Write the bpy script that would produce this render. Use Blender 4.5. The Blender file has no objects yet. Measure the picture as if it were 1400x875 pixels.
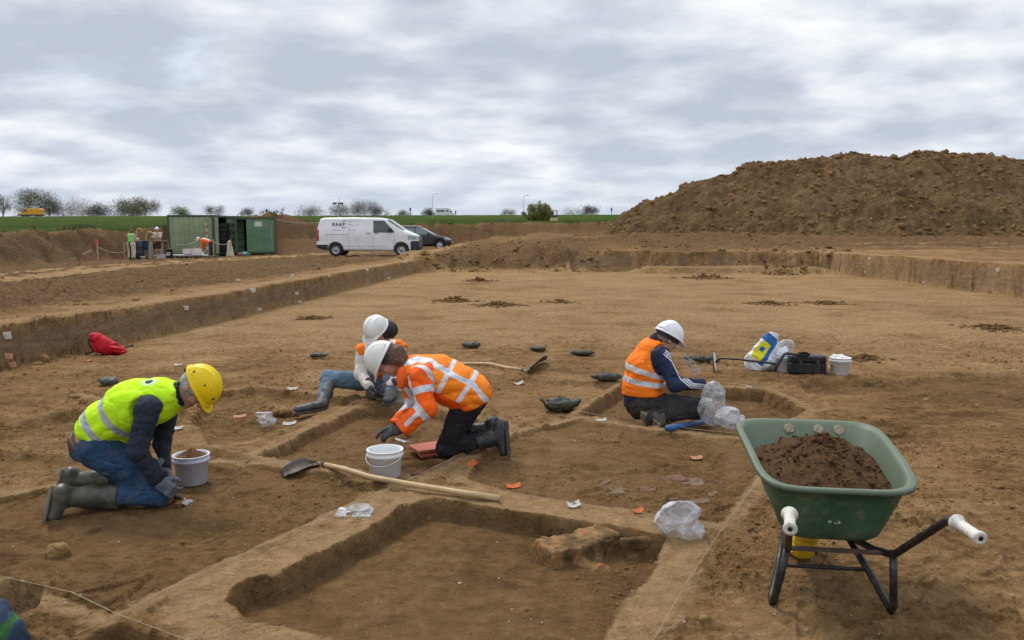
import bpy, bmesh, math, random
import numpy as np
from mathutils import Vector, Matrix

random.seed(7)
RNG = np.random.default_rng(7)
scene = bpy.context.scene
COL = scene.collection

# ------------------------------------------------------------------ camera model
CAM_H = 1.65
F_PX = 1080.0
PITCH = math.atan((437.5 - 320.0) / F_PX)
_fw = np.array([0, math.cos(PITCH), -math.sin(PITCH)])
_up = np.array([0, math.sin(PITCH), math.cos(PITCH)])
_rt = np.array([1.0, 0, 0])
_cam = np.array([0, 0, CAM_H])


def ray(u, v):
    return _fw + (u - 700.0) / F_PX * _rt + (437.5 - v) / F_PX * _up


def J(u, v, Y):
    """Point on the sight line of photo pixel (u, v) at distance Y in front of the camera."""
    d = ray(u, v)
    return _cam + d * (Y / d[1])


def G(u, v, z=0.0):
    """Where the sight line of a photo pixel meets the level z."""
    d = ray(u, v)
    return _cam + d * ((z - CAM_H) / d[2])


def unit(v):
    v = np.asarray(v, float)
    return v / (np.linalg.norm(v) + 1e-12)


# ------------------------------------------------------------------ numpy noise
def _hash(ix, iy, iz, seed):
    if True:
        h = ix.astype(np.uint32) * np.uint32(374761393) + iy.astype(np.uint32) * np.uint32(668265263) + iz.astype(np.uint32) * np.uint32(2246822519) + np.full(1, (seed * 1274126177) & 0xFFFFFFFF, np.uint32)
        h ^= h >> np.uint32(13)
        h *= np.uint32(1274126177)
        h ^= h >> np.uint32(16)
        h *= np.uint32(2246822519)
        h ^= h >> np.uint32(15)
    return (h & np.uint32(0xFFFFFF)).astype(np.float32) * np.float32(2.0 / 0xFFFFFF) - np.float32(1)


def noise3(P, seed=0):
    P = np.asarray(P, np.float32)
    I = np.floor(P)
    f = P - I
    f = f * f * f * (f * (f * 6 - 15) + 10)
    I = I.astype(np.int32)
    x, y, z = I[:, 0], I[:, 1], I[:, 2]
    fx, fy, fz = f[:, 0], f[:, 1], f[:, 2]

    def c(a, b, d):
        return _hash(x + a, y + b, z + d, seed)
    x00 = c(0, 0, 0) * (1 - fx) + c(1, 0, 0) * fx
    x10 = c(0, 1, 0) * (1 - fx) + c(1, 1, 0) * fx
    x01 = c(0, 0, 1) * (1 - fx) + c(1, 0, 1) * fx
    x11 = c(0, 1, 1) * (1 - fx) + c(1, 1, 1) * fx
    return (x00 * (1 - fy) + x10 * fy) * (1 - fz) + (x01 * (1 - fy) + x11 * fy) * fz


def noise2(x, y, seed=0):
    x = np.asarray(x, np.float32)
    y = np.asarray(y, np.float32)
    ix = np.floor(x)
    iy = np.floor(y)
    fx = x - ix
    fy = y - iy
    fx = fx * fx * fx * (fx * (fx * 6 - 15) + 10)
    fy = fy * fy * fy * (fy * (fy * 6 - 15) + 10)
    ix = ix.astype(np.int32)
    iy = iy.astype(np.int32)
    z = np.zeros_like(ix)
    a = _hash(ix, iy, z, seed) * (1 - fx) + _hash(ix + 1, iy, z, seed) * fx
    b = _hash(ix, iy + 1, z, seed) * (1 - fx) + _hash(ix + 1, iy + 1, z, seed) * fx
    return a * (1 - fy) + b * fy


def fbm2(x, y, octs=4, seed=0, gain=0.5):
    s = 0
    a = 1.0
    t = 0
    c, sn = math.cos(0.6), math.sin(0.6)
    for o in range(octs):
        s = s + a * noise2(x, y, seed + o * 17)
        t += a
        a *= gain
        x, y = (x * c - y * sn) * 2.03 + 3.1, (x * sn + y * c) * 2.03 - 1.7
    return s / t


def fbm3(P, octs=3, seed=0):
    s = 0
    a = 1.0
    t = 0
    for o in range(octs):
        s = s + a * noise3(P * (2.0 ** o) + o * 5.3, seed + o)
        t += a
        a *= 0.5
    return s / t


def sstep(a, b, x):
    t = np.clip((x - a) / (b - a), 0, 1)
    return t * t * (3 - 2 * t)


def poly_sd(x, y, poly):
    """Signed distance (negative inside) to a polygon, arrays in the plane."""
    x = np.asarray(x, np.float64)
    y = np.asarray(y, np.float64)
    d = np.full(x.shape, 1e9)
    s = np.ones(x.shape)
    n = len(poly)
    for i in range(n):
        ax, ay = poly[i]
        bx, by = poly[i - 1]
        ex, ey = bx - ax, by - ay
        wx, wy = x - ax, y - ay
        t = np.clip((wx * ex + wy * ey) / (ex * ex + ey * ey), 0, 1)
        d = np.minimum(d, (wx - ex * t) ** 2 + (wy - ey * t) ** 2)
        c1 = y >= ay
        c2 = y < by
        c3 = ex * wy > ey * wx
        flip = (c1 & c2 & c3) | (~c1 & ~c2 & ~c3)
        s = np.where(flip, -s, s)
    return s * np.sqrt(d)


# ------------------------------------------------------------------ object helpers
def link(name, me, mats=None, parent=None):
    o = bpy.data.objects.new(name, me)
    COL.objects.link(o)
    if mats is not None:
        if not isinstance(mats, (list, tuple)):
            mats = [mats]
        for m in mats:
            me.materials.append(m)
    if parent is not None:
        o.parent = parent
        o.matrix_parent_inverse = Matrix.Identity(4)
    return o


def tag(o, label=None, cat=None, group=None, kind=None):
    if label:
        o['label'] = label
    if cat:
        o['category'] = cat
    if group:
        o['group'] = group
    if kind:
        o['kind'] = kind
    return o


def thing(name, label, cat, loc=(0, 0, 0), rz=0.0, group=None):
    o = bpy.data.objects.new(name, None)
    o.empty_display_size = 0.1
    COL.objects.link(o)
    o.location = Vector([float(c) for c in loc])
    o.rotation_euler = (0, 0, rz)
    return tag(o, label, cat, group)


def mesh_np(name, V, F, smooth=True):
    """Mesh from numpy verts and quads/tris."""
    me = bpy.data.meshes.new(name)
    V = np.asarray(V, np.float32)
    F = np.asarray(F, np.int32)
    k = F.shape[1]
    me.vertices.add(len(V))
    me.vertices.foreach_set('co', V.ravel())
    me.loops.add(F.size)
    me.loops.foreach_set('vertex_index', F.ravel())
    me.polygons.add(len(F))
    me.polygons.foreach_set('loop_start', np.arange(0, F.size, k, dtype=np.int32))
    me.polygons.foreach_set('loop_total', np.full(len(F), k, np.int32))
    me.update(calc_edges=True)
    me.validate()
    if smooth:
        me.polygons.foreach_set('use_smooth', np.ones(len(me.polygons), bool))
    return me


def attr(me, name, vals):
    a = me.attributes.new(name, 'FLOAT', 'POINT')
    a.data.foreach_set('value', np.asarray(vals, np.float32))


def bm_obj(name, bm, mat, parent=None, smooth=False, bevel=0.0, segs=2):
    me = bpy.data.meshes.new(name)
    if bevel > 0:
        bmesh.ops.bevel(bm, geom=list(bm.edges), offset=bevel, segments=segs, affect='EDGES', profile=0.5)
    bmesh.ops.recalc_face_normals(bm, faces=bm.faces)
    bm.to_mesh(me)
    bm.free()
    if smooth:
        for p in me.polygons:
            p.use_smooth = True
    return link(name, me, mat, parent)


def add_box(bm, c, s, rot=None):
    m = Matrix.Translation(Vector([float(q) for q in c]))
    if rot is not None:
        m = m @ rot.to_4x4()
    m = m @ Matrix.Diagonal((s[0], s[1], s[2], 1))
    return bmesh.ops.create_cube(bm, size=1.0, matrix=m)['verts']


def add_tube(bm, pts, radii, segs=8, cap=True):
    """Tube along a polyline."""
    pts = [Vector([float(q) for q in p]) for p in pts]
    if not isinstance(radii, (list, tuple, np.ndarray)):
        radii = [radii] * len(pts)
    rings = []
    n = len(pts)
    ref = None
    for i, p in enumerate(pts):
        if i == 0:
            t = pts[1] - pts[0]
        elif i == n - 1:
            t = pts[-1] - pts[-2]
        else:
            t = (pts[i + 1] - p).normalized() + (p - pts[i - 1]).normalized()
        t.normalize()
        if ref is None:
            ref = t.orthogonal().normalized()
        else:
            ref = (ref - t * ref.dot(t))
            if ref.length < 1e-5:
                ref = t.orthogonal()
            ref.normalize()
        b = t.cross(ref)
        rings.append([bm.verts.new(p + (ref * math.cos(2 * math.pi * k / segs) + b * math.sin(2 * math.pi * k / segs)) * float(radii[i])) for k in range(segs)])
    for i in range(n - 1):
        for k in range(segs):
            bm.faces.new((rings[i][k], rings[i][(k + 1) % segs], rings[i + 1][(k + 1) % segs], rings[i + 1][k]))
    if cap:
        bm.faces.new(list(reversed(rings[0])))
        bm.faces.new(rings[-1])


def add_lathe(bm, prof, segs=32, mat=None):
    """prof: list of (r, z); r=0 ends close."""
    M = mat or Matrix.Identity(4)
    rings = []
    for r, z in prof:
        if r < 1e-6:
            rings.append([bm.verts.new(M @ Vector((0, 0, z)))])
        else:
            rings.append([bm.verts.new(M @ Vector((r * math.cos(2 * math.pi * k / segs), r * math.sin(2 * math.pi * k / segs), z))) for k in range(segs)])
    for a, b in zip(rings[:-1], rings[1:]):
        for k in range(segs):
            k2 = (k + 1) % segs
            if len(a) == 1 and len(b) == 1:
                continue
            if len(a) == 1:
                bm.faces.new((a[0], b[k], b[k2]))
            elif len(b) == 1:
                bm.faces.new((a[k], a[k2], b[0]))
            else:
                bm.faces.new((a[k], a[k2], b[k2], b[k]))


def frame_matrix(origin, xdir, zdir):
    """4x4 with x along xdir and z near zdir."""
    x = unit(xdir)
    z = np.asarray(zdir, float)
    z = unit(z - x * (z @ x))
    y = np.cross(z, x)
    m = Matrix(((x[0], y[0], z[0], origin[0]), (x[1], y[1], z[1], origin[1]), (x[2], y[2], z[2], origin[2]), (0, 0, 0, 1)))
    return m


# ------------------------------------------------------------------ signed distance modelling (surface nets)
def smin(a, b, k):
    h = np.clip(0.5 + 0.5 * (b - a) / k, 0, 1)
    return b + (a - b) * h - k * h * (1 - h)


def smax(a, b, k):
    return -smin(-a, -b, k)


def sd_cone(P, a, b, ra, rb):
    a = np.asarray(a, np.float32)
    ba = np.asarray(b, np.float32) - a
    q = P - a
    t = np.clip((q @ ba) / (ba @ ba + 1e-12), 0, 1)
    return np.linalg.norm(q - t[:, None] * ba, axis=1) - (ra + (rb - ra) * t)


def sd_flat(P, a, b, ra, rb, side, w):
    """Tapered capsule widened by factor w along the axis `side`."""
    a = np.asarray(a, np.float32)
    s = np.asarray(unit(side), np.float32)
    q = P - a
    q = q - np.outer((q @ s) * (1 - 1.0 / w), s)
    ba = np.asarray(b, np.float32) - a
    ba = ba - s * (ba @ s) * (1 - 1.0 / w)
    t = np.clip((q @ ba) / (ba @ ba + 1e-12), 0, 1)
    return np.linalg.norm(q - t[:, None] * ba, axis=1) - (ra + (rb - ra) * t)


def sd_ell(P, c, r, R=None):
    q = P - np.asarray(c, np.float32)
    if R is not None:
        q = q @ np.asarray(R, np.float32)      # columns of R are the local axes
    r = np.asarray(r, np.float32)
    k0 = np.linalg.norm(q / r, axis=1)
    k1 = np.linalg.norm(q / (r * r), axis=1) + 1e-9
    return k0 * (k0 - 1.0) / k1


def sd_box(P, c, h, R=None, rnd=0.0):
    q = P - np.asarray(c, np.float32)
    if R is not None:
        q = q @ np.asarray(R, np.float32)
    q = np.abs(q) - (np.asarray(h, np.float32) - rnd)
    return np.linalg.norm(np.maximum(q, 0), axis=1) + np.minimum(q.max(axis=1), 0) - rnd


def plane(P, p, n):
    return (P - np.asarray(p, np.float32)) @ np.asarray(unit(n), np.float32)


def axes(fwd, up):
    x = unit(fwd)
    z = unit(np.asarray(up, float) - x * (np.asarray(up, float) @ x))
    y = np.cross(z, x)
    return np.stack([x, y, z], axis=1)


def sdf_mesh(name, f, lo, hi, h, smooth=True):
    lo = np.asarray(lo, float)
    hi = np.asarray(hi, float)
    B = 4
    n = np.ceil((hi - lo) / (h * B)).astype(int) + 1
    # coarse pass
    cx = [lo[i] + (np.arange(n[i]) + 0.5) * h * B for i in range(3)]
    X, Y, Z = np.meshgrid(*cx, indexing='ij')
    Pc = np.stack([X.ravel(), Y.ravel(), Z.ravel()], 1).astype(np.float32)
    dc = f(Pc).reshape(n)
    N = n * B + 1
    vals = np.repeat(np.repeat(np.repeat(dc, B, 0), B, 1), B, 2).astype(np.float32)
    vals = np.pad(vals, ((0, 1), (0, 1), (0, 1)), mode='edge')
    near = np.abs(dc) < h * B * 1.9
    # dilate by one block
    nd = near.copy()
    for ax in range(3):
        for s in (1, -1):
            nd |= np.roll(near, s, ax)
    fine = np.repeat(np.repeat(np.repeat(nd, B, 0), B, 1), B, 2)
    fine = np.pad(fine, ((0, 1), (0, 1), (0, 1)), mode='edge')
    idx = np.argwhere(fine)
    P = (lo + idx * h).astype(np.float32)
    out = np.empty(len(P), np.float32)
    for s in range(0, len(P), 400000):
        out[s:s + 400000] = f(P[s:s + 400000])
    vals[tuple(idx.T)] = out
    vals[0] = vals[-1] = np.abs(vals[0]) + h
    vals[:, 0] = np.abs(vals[:, 0]) + h
    vals[:, -1] = np.abs(vals[:, -1]) + h
    vals[:, :, 0] = np.abs(vals[:, :, 0]) + h
    vals[:, :, -1] = np.abs(vals[:, :, -1]) + h
    vals[-1] = np.abs(vals[-1]) + h
    S = vals < 0
    c = [S[a:N[0] - 1 + a, b:N[1] - 1 + b, d:N[2] - 1 + d] for a in (0, 1) for b in (0, 1) for d in (0, 1)]
    cnt = sum(q.astype(np.int8) for q in c)
    act = (cnt > 0) & (cnt < 8)
    ci = np.argwhere(act)
    if len(ci) == 0:
        raise ValueError('empty sdf ' + name)
    ids = -np.ones(act.shape, np.int32)
    ids[tuple(ci.T)] = np.arange(len(ci))
    corner = np.array([[a, b, d] for a in (0, 1) for b in (0, 1) for d in (0, 1)])
    cv = np.stack([vals[ci[:, 0] + k[0], ci[:, 1] + k[1], ci[:, 2] + k[2]] for k in corner], 1)
    acc = np.zeros((len(ci), 3))
    num = np.zeros(len(ci))
    for i in range(8):
        for j in range(i + 1, 8):
            if np.abs(corner[i] - corner[j]).sum() != 1:
                continue
            a, b = cv[:, i], cv[:, j]
            m = (a < 0) != (b < 0)
            t = np.where(m, a / np.where(a - b == 0, 1, a - b), 0)
            acc += np.where(m[:, None], corner[i] + t[:, None] * (corner[j] - corner[i]), 0)
            num += m
    V = lo + (ci + acc / num[:, None]) * h
    quads = []
    for ax in range(3):
        o1, o2 = (ax + 1) % 3, (ax + 2) % 3
        sl0 = [slice(None)] * 3
        sl1 = [slice(None)] * 3
        sl0[ax] = slice(0, -1)
        sl1[ax] = slice(1, None)
        ch = S[tuple(sl0)] != S[tuple(sl1)]
        e = np.argwhere(ch)
        ok = (e[:, o1] > 0) & (e[:, o2] > 0) & (e[:, o1] < act.shape[o1]) & (e[:, o2] < act.shape[o2])
        e = e[ok]

        def cid(d1, d2):
            q = e.copy()
            q[:, o1] += d1
            q[:, o2] += d2
            return ids[tuple(q.T)]
        Q = np.stack([cid(-1, -1), cid(0, -1), cid(0, 0), cid(-1, 0)], 1)
        inside0 = S[tuple(e.T)]
        Q = np.where(inside0[:, None], Q, Q[:, ::-1])
        quads.append(Q)
    Fq = np.concatenate(quads)
    Fq = Fq[(Fq >= 0).all(1)]
    # a relaxation step towards the exact surface
    for _ in range(2):
        Vf = V.astype(np.float32)
        e = h * 0.4
        d = f(Vf)
        g = np.stack([f(Vf + np.array(o, np.float32) * e) - d for o in ((1, 0, 0), (0, 1, 0), (0, 0, 1))], 1) / e
        gn = (g * g).sum(1) + 1e-3
        st = -(d / gn)[:, None] * g
        ln = np.linalg.norm(st, axis=1, keepdims=True)
        st *= np.minimum(1, h * 0.5 / (ln + 1e-9))
        V = V + st
    return mesh_np(name, V, Fq, smooth), V.astype(np.float32)


def sdf_obj(name, f, lo, hi, h, mat, parent=None, attrs=None, smooth=True):
    """Mesh an SDF given in world space; the mesh is stored relative to its parent's location."""
    me, V = sdf_mesh(name, f, lo, hi, h, smooth)
    for k, fn in (attrs or {}).items():
        attr(me, k, fn(V))
    if parent is not None:
        inv = parent_inv(parent)
        me.transform(inv)
    return link(name, me, mat, parent)


def world_of(o):
    m = Matrix.Translation(o.location) @ o.rotation_euler.to_matrix().to_4x4()
    if o.parent is not None:
        m = world_of(o.parent) @ m
    return m


def parent_inv(o):
    return world_of(o).inverted()


def bmw(name, bm, mat, parent=None, **kw):
    """bm given in world coordinates, stored relative to the parent."""
    if parent is not None:
        bmesh.ops.transform(bm, matrix=parent_inv(parent), verts=bm.verts)
    return bm_obj(name, bm, mat, parent, **kw)


def bounds(pts, pad):
    p = np.array(pts, float)
    return p.min(0) - pad, p.max(0) + pad


def top(o, label, cat, group=None):
    """Move a single-mesh thing's origin to its base centre and tag it."""
    me = o.data
    n = len(me.vertices)
    co = np.empty(n * 3, np.float32)
    me.vertices.foreach_get('co', co)
    co = co.reshape(-1, 3)
    c = (co.min(0) + co.max(0)) / 2
    c[2] = co[:, 2].min()
    me.transform(Matrix.Translation(-Vector([float(q) for q in c])))
    o.location = o.location + Vector([float(q) for q in c])
    return tag(o, label, cat, group)
# ------------------------------------------------------------------ materials
class N:
    """small node builder"""
    def __init__(s, name):
        s.m = bpy.data.materials.new(name)
        s.m.use_nodes = True
        s.t = s.m.node_tree
        s.b = s.t.nodes['Principled BSDF']
        s.out = s.t.nodes['Material Output']

    def n(s, kind, **kw):
        x = s.t.nodes.new(kind)
        for k, v in kw.items():
            setattr(x, k, v)
        return x

    def l(s, a, b):
        s.t.links.new(a, b)

    def sock(s, v, inp):
        if hasattr(v, 'is_output'):
            s.l(v, inp)
        elif isinstance(v, (tuple, list)):
            inp.default_value = (*v[:3], 1) if len(inp.default_value) == 4 else v
        else:
            inp.default_value = v

    def pos(s):
        return s.n('ShaderNodeNewGeometry').outputs['Position']

    def obj(s):
        return s.n('ShaderNodeTexCoord').outputs['Object']

    def noise(s, vec, scale, detail=4, rough=0.55, dist=0.0):
        x = s.n('ShaderNodeTexNoise')
        s.l(vec, x.inputs['Vector'])
        x.inputs['Scale'].default_value = scale
        x.inputs['Detail'].default_value = detail
        x.inputs['Roughness'].default_value = rough
        x.inputs['Distortion'].default_value = dist
        return x.outputs['Fac']

    def voro(s, vec, scale, feature='F1', out='Distance'):
        x = s.n('ShaderNodeTexVoronoi', feature=feature)
        s.l(vec, x.inputs['Vector'])
        x.inputs['Scale'].default_value = scale
        return x.outputs[out]

    def attr(s, name):
        x = s.n('ShaderNodeAttribute', attribute_name=name)
        return x.outputs['Fac']

    def math(s, op, a, b=0.0, c=0.0, clamp=False):
        x = s.n('ShaderNodeMath', operation=op, use_clamp=clamp)
        s.sock(a, x.inputs[0])
        s.sock(b, x.inputs[1])
        s.sock(c, x.inputs[2])
        return x.outputs[0]

    def rng(s, v, a, b, c=0.0, d=1.0, smooth=True):
        x = s.n('ShaderNodeMapRange', interpolation_type='SMOOTHSTEP' if smooth else 'LINEAR')
        s.sock(v, x.inputs['Value'])
        for k, q in zip(('From Min', 'From Max', 'To Min', 'To Max'), (a, b, c, d)):
            x.inputs[k].default_value = q
        return x.outputs['Result']

    def mix(s, f, a, b, mode='MIX'):
        x = s.n('ShaderNodeMix', data_type='RGBA', blend_type=mode)
        s.sock(f, x.inputs[0])
        s.sock(a, x.inputs[6])
        s.sock(b, x.inputs[7])
        return x.outputs[2]

    def ramp(s, f, stops):
        x = s.n('ShaderNodeValToRGB')
        s.l(f, x.inputs[0])
        e = x.color_ramp.elements
        while len(e) < len(stops):
            e.new(0.5)
        for q, (p, c) in zip(e, stops):
            q.position = p
            q.color = (*c, 1)
        return x.outputs[0]

    def bump(s, h, strength=0.5, dist=0.01, prev=None):
        x = s.n('ShaderNodeBump')
        x.inputs['Strength'].default_value = strength
        x.inputs['Distance'].default_value = dist
        s.l(h, x.inputs['Height'])
        if prev is not None:
            s.l(prev, x.inputs['Normal'])
        return x.outputs['Normal']

    def done(s, color=None, rough=0.6, normal=None, metal=0.0, spec=0.5):
        if color is not None:
            s.sock(color, s.b.inputs['Base Color'])
        s.sock(rough, s.b.inputs['Roughness'])
        s.b.inputs['Metallic'].default_value = metal
        s.b.inputs['Specular IOR Level'].default_value = spec
        if normal is not None:
            s.l(normal, s.b.inputs['Normal'])
        return s.m


def soilify(c, k):
    return tuple(a * k for a in c)


def mat_plain(name, col, rough=0.6, var=0.15, scale=6.0, bump=0.0, bscale=60.0, dirt=0.0, metal=0.0, spec=0.5, dirtcol=(0.20, 0.135, 0.08)):
    """Coloured surface with uneven tone, optional dried mud and fine bump."""
    s = N(name)
    p = s.obj()
    n1 = s.noise(p, scale, 5)
    f = s.rng(n1, 0.3, 0.7, 1 - var, 1 + var)
    x = s.n('ShaderNodeVectorMath', operation='SCALE')
    x.inputs[0].default_value = col
    s.l(f, x.inputs['Scale'])
    c = x.outputs[0]
    if dirt > 0:
        d = s.math('MULTIPLY', s.rng(s.noise(p, scale * 2.3, 8, 0.65), 0.5, 0.68), dirt)
        c = s.mix(d, c, dirtcol)
    nrm = None
    if bump > 0:
        nrm = s.bump(s.noise(p, bscale, 4), bump, 0.01)
    r = s.rng(s.noise(p, scale * 1.7, 4), 0.3, 0.7, max(0.02, rough - 0.1), min(1, rough + 0.1))
    return s.done(c, r, nrm, metal, spec)


def mat_cloth(name, col, rough=0.85, folds=0.5, fscale=14.0, var=0.12, masks=(), dirt=0.0, weave=True):
    """Cloth: masks = [(attribute, colour, roughness)] drawn where the attribute is negative."""
    s = N(name)
    p = s.obj()
    n1 = s.noise(p, 7.0, 5)
    f = s.rng(n1, 0.3, 0.7, 1 - var, 1 + var)
    x = s.n('ShaderNodeVectorMath', operation='SCALE')
    x.inputs[0].default_value = col
    s.l(f, x.inputs['Scale'])
    c = x.outputs[0]
    r = rough
    for a, mc, mr in masks:
        m = s.rng(s.attr(a), 0.0015, -0.0015, 0, 1, smooth=False)
        c = s.mix(m, c, mc)
        if mr is not None:
            q = s.n('ShaderNodeMix', data_type='FLOAT')
            s.l(m, q.inputs[0])
            s.sock(r, q.inputs[2])
            q.inputs[3].default_value = mr
            r = q.outputs[0]
    if dirt > 0:
        d = s.math('MULTIPLY', s.rng(s.noise(p, 9.0, 8, 0.65), 0.48, 0.68), dirt)
        c = s.mix(d, c, (0.20, 0.135, 0.08))
    h = s.noise(p, fscale, 3, 0.5, 1.2)
    nrm = s.bump(h, folds, 0.03)
    if weave:
        nrm = s.bump(s.noise(p, 320.0, 2), 0.15, 0.002, nrm)
    m = s.done(c, r, nrm, 0.0, 0.25)
    return m


# soil tones: dry crust, fresh dark earth, pale loess
DARK = (0.081, 0.043, 0.018)
MID = (0.224, 0.128, 0.054)
LIGHT = (0.400, 0.251, 0.125)


def mat_ground():
    s = N('earth')
    p = s.pos()
    big = s.noise(p, 0.22, 4, 0.55, 0.4)
    med = s.noise(p, 1.3, 7, 0.62, 0.6)
    fine = s.noise(p, 11.0, 9, 0.66)
    grit = s.noise(p, 75.0, 5, 0.7)
    m = s.n('ShaderNodeMapping')
    m.inputs['Scale'].default_value = (0.35, 2.2, 1.0)
    m.inputs['Rotation'].default_value = (0, 0, 0.15)
    s.l(p, m.inputs['Vector'])
    scrape = s.noise(m.outputs[0], 3.2, 7, 0.65, 0.8)
    v = s.math('MULTIPLY', big, 0.24)
    v = s.math('MULTIPLY_ADD', med, 0.27, v)
    v = s.math('MULTIPLY_ADD', fine, 0.25, v)
    v = s.math('MULTIPLY_ADD', scrape, 0.22, v)
    v = s.math('MULTIPLY_ADD', grit, 0.16, v)
    v = s.math('SUBTRACT', v, 0.035)
    c = s.ramp(v, [(0.41, DARK), (0.465, (0.143, 0.079, 0.032)), (0.515, MID), (0.57, (0.297, 0.179, 0.082)), (0.635, LIGHT)])
    # trench floors: fresh moist earth; baulks: pale loess; sections: grey-brown
    nz = s.math('MULTIPLY', s.math('SUBTRACT', fine, 0.5), 0.7)
    moist = s.rng(s.math('ADD', s.attr('moist'), nz), 0.15, 0.85)
    c = s.mix(s.math('MULTIPLY', moist, 0.72), c, s.ramp(fine, [(0.35, (0.092, 0.051, 0.022)), (0.65, (0.193, 0.111, 0.049))]))
    pale = s.rng(s.math('ADD', s.attr('pale'), nz), 0.2, 0.9)
    c = s.mix(s.math('MULTIPLY', pale, 0.85), c, s.ramp(fine, [(0.3, (0.261, 0.158, 0.073)), (0.7, (0.444, 0.296, 0.156))]))
    wall = s.rng(s.attr('section'), 0.25, 0.8)
    mw = s.n('ShaderNodeMapping')
    mw.inputs['Scale'].default_value = (1.3, 1.3, 7.0)
    s.l(p, mw.inputs['Vector'])
    strata = s.noise(mw.outputs[0], 2.0, 7, 0.6)
    c = s.mix(s.math('MULTIPLY', wall, 0.75), c, s.ramp(strata, [(0.3, (0.142, 0.094, 0.055)), (0.5, (0.234, 0.162, 0.101)), (0.7, (0.334, 0.243, 0.163))]))
    # pale specks of gravel and mortar, dark specks of charcoal
    vor = s.n('ShaderNodeTexVoronoi')
    s.l(p, vor.inputs['Vector'])
    vor.inputs['Scale'].default_value = 26.0
    sp = s.math('LESS_THAN', vor.outputs['Distance'], s.rng(grit, 0.45, 0.7, 0.05, 0.16))
    sel = s.n('ShaderNodeSeparateColor')
    s.l(vor.outputs['Color'], sel.inputs[0])
    white = s.math('MULTIPLY', sp, s.math('GREATER_THAN', sel.outputs[0], 0.94))
    c = s.mix(s.math('MULTIPLY', white, 0.7), c, (0.50, 0.43, 0.34))
    dk = s.math('MULTIPLY', sp, s.math('LESS_THAN', sel.outputs[0], 0.10))
    c = s.mix(s.math('MULTIPLY', dk, 0.7), c, (0.05, 0.034, 0.022))
    turned = s.rng(s.math('ADD', s.attr('turned'), s.math('MULTIPLY', s.math('SUBTRACT', med, 0.5), 1.2)), 0.25, 0.75)
    c = s.mix(s.math('MULTIPLY', turned, 0.85), c, s.ramp(fine, [(0.35, (0.079, 0.045, 0.022)), (0.55, (0.148, 0.086, 0.042)), (0.7, (0.244, 0.149, 0.077))]))
    vo2 = s.n('ShaderNodeTexVoronoi')  # larger dark specks: shadows of small clods painted into the earth colour
    s.l(p, vo2.inputs['Vector'])
    vo2.inputs['Scale'].default_value = 15.0
    se2 = s.n('ShaderNodeSeparateColor')
    s.l(vo2.outputs['Color'], se2.inputs[0])
    d2 = s.math('MULTIPLY', s.rng(s.math('SUBTRACT', vo2.outputs['Distance'], s.math('MULTIPLY', s.math('SUBTRACT', grit, 0.5), 0.5)), 0.16, 0.08), s.math('LESS_THAN', se2.outputs[1], 0.22))
    c = s.mix(s.math('MULTIPLY', d2, 0.6), c, (0.052, 0.030, 0.013))
    # field
    gr = s.rng(s.math('ADD', s.attr('grass'), s.math('MULTIPLY', s.math('SUBTRACT', s.noise(p, 0.9, 6), 0.5), 0.8)), 0.35, 0.6)
    gm = s.n('ShaderNodeMapping')
    gm.inputs['Scale'].default_value = (0.012, 0.035, 1)
    s.l(p, gm.inputs['Vector'])
    gcol = s.mix(s.rng(s.noise(gm.outputs[0], 1.0, 8, 0.7), 0.35, 0.65), (0.028, 0.050, 0.004), (0.052, 0.082, 0.008))
    gcol = s.mix(s.math('MULTIPLY', s.rng(s.noise(p, 1.7, 5, 0.7), 0.5, 0.75), 0.5), gcol, (0.070, 0.084, 0.012))
    c = s.mix(gr, c, gcol)
    h = s.math('MULTIPLY_ADD', fine, 0.8, s.math('MULTIPLY', grit, 0.25))
    h = s.math('MULTIPLY_ADD', scrape, 0.7, h)
    nrm = s.bump(h, 0.95, 0.06)
    # crumb structure in patches
    patch = s.rng(s.noise(p, 0.9, 4, 0.6), 0.42, 0.6)
    wv = s.n('ShaderNodeVectorMath', operation='MULTIPLY_ADD')
    nz3 = s.n('ShaderNodeTexNoise')
    s.l(p, nz3.inputs['Vector'])
    nz3.inputs['Scale'].default_value = 22.0
    s.l(nz3.outputs['Color'], wv.inputs[0])
    wv.inputs[1].default_value = (0.03, 0.03, 0.03)
    s.l(p, wv.inputs[2])
    cr = s.math('MULTIPLY', s.math('SUBTRACT', 1.0, s.voro(wv.outputs[0], 17.0)), patch)
    cr = s.math('MULTIPLY_ADD', s.math('SUBTRACT', 1.0, s.voro(wv.outputs[0], 46.0)), 0.35, cr)
    nrm = s.bump(cr, 0.85, 0.028, nrm)
    nrm = s.bump(s.noise(p, 140.0, 3, 0.7), 0.6, 0.008, nrm)
    return s.done(c, 0.97, nrm, 0.0, 0.06)


def mat_soil(name, dark=DARK, light=MID, scale=8.0, bump=0.8):
    s = N(name)
    p = s.pos()
    a = s.noise(p, scale, 8, 0.65)
    b = s.noise(p, scale * 9, 5, 0.7)
    v = s.math('MULTIPLY_ADD', b, 0.4, s.math('MULTIPLY', a, 0.6))
    c = s.ramp(v, [(0.36, dark), (0.64, light)])
    nrm = s.bump(v, bump, 0.25 / scale)
    return s.done(c, 0.95, nrm, 0, 0.2)


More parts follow.
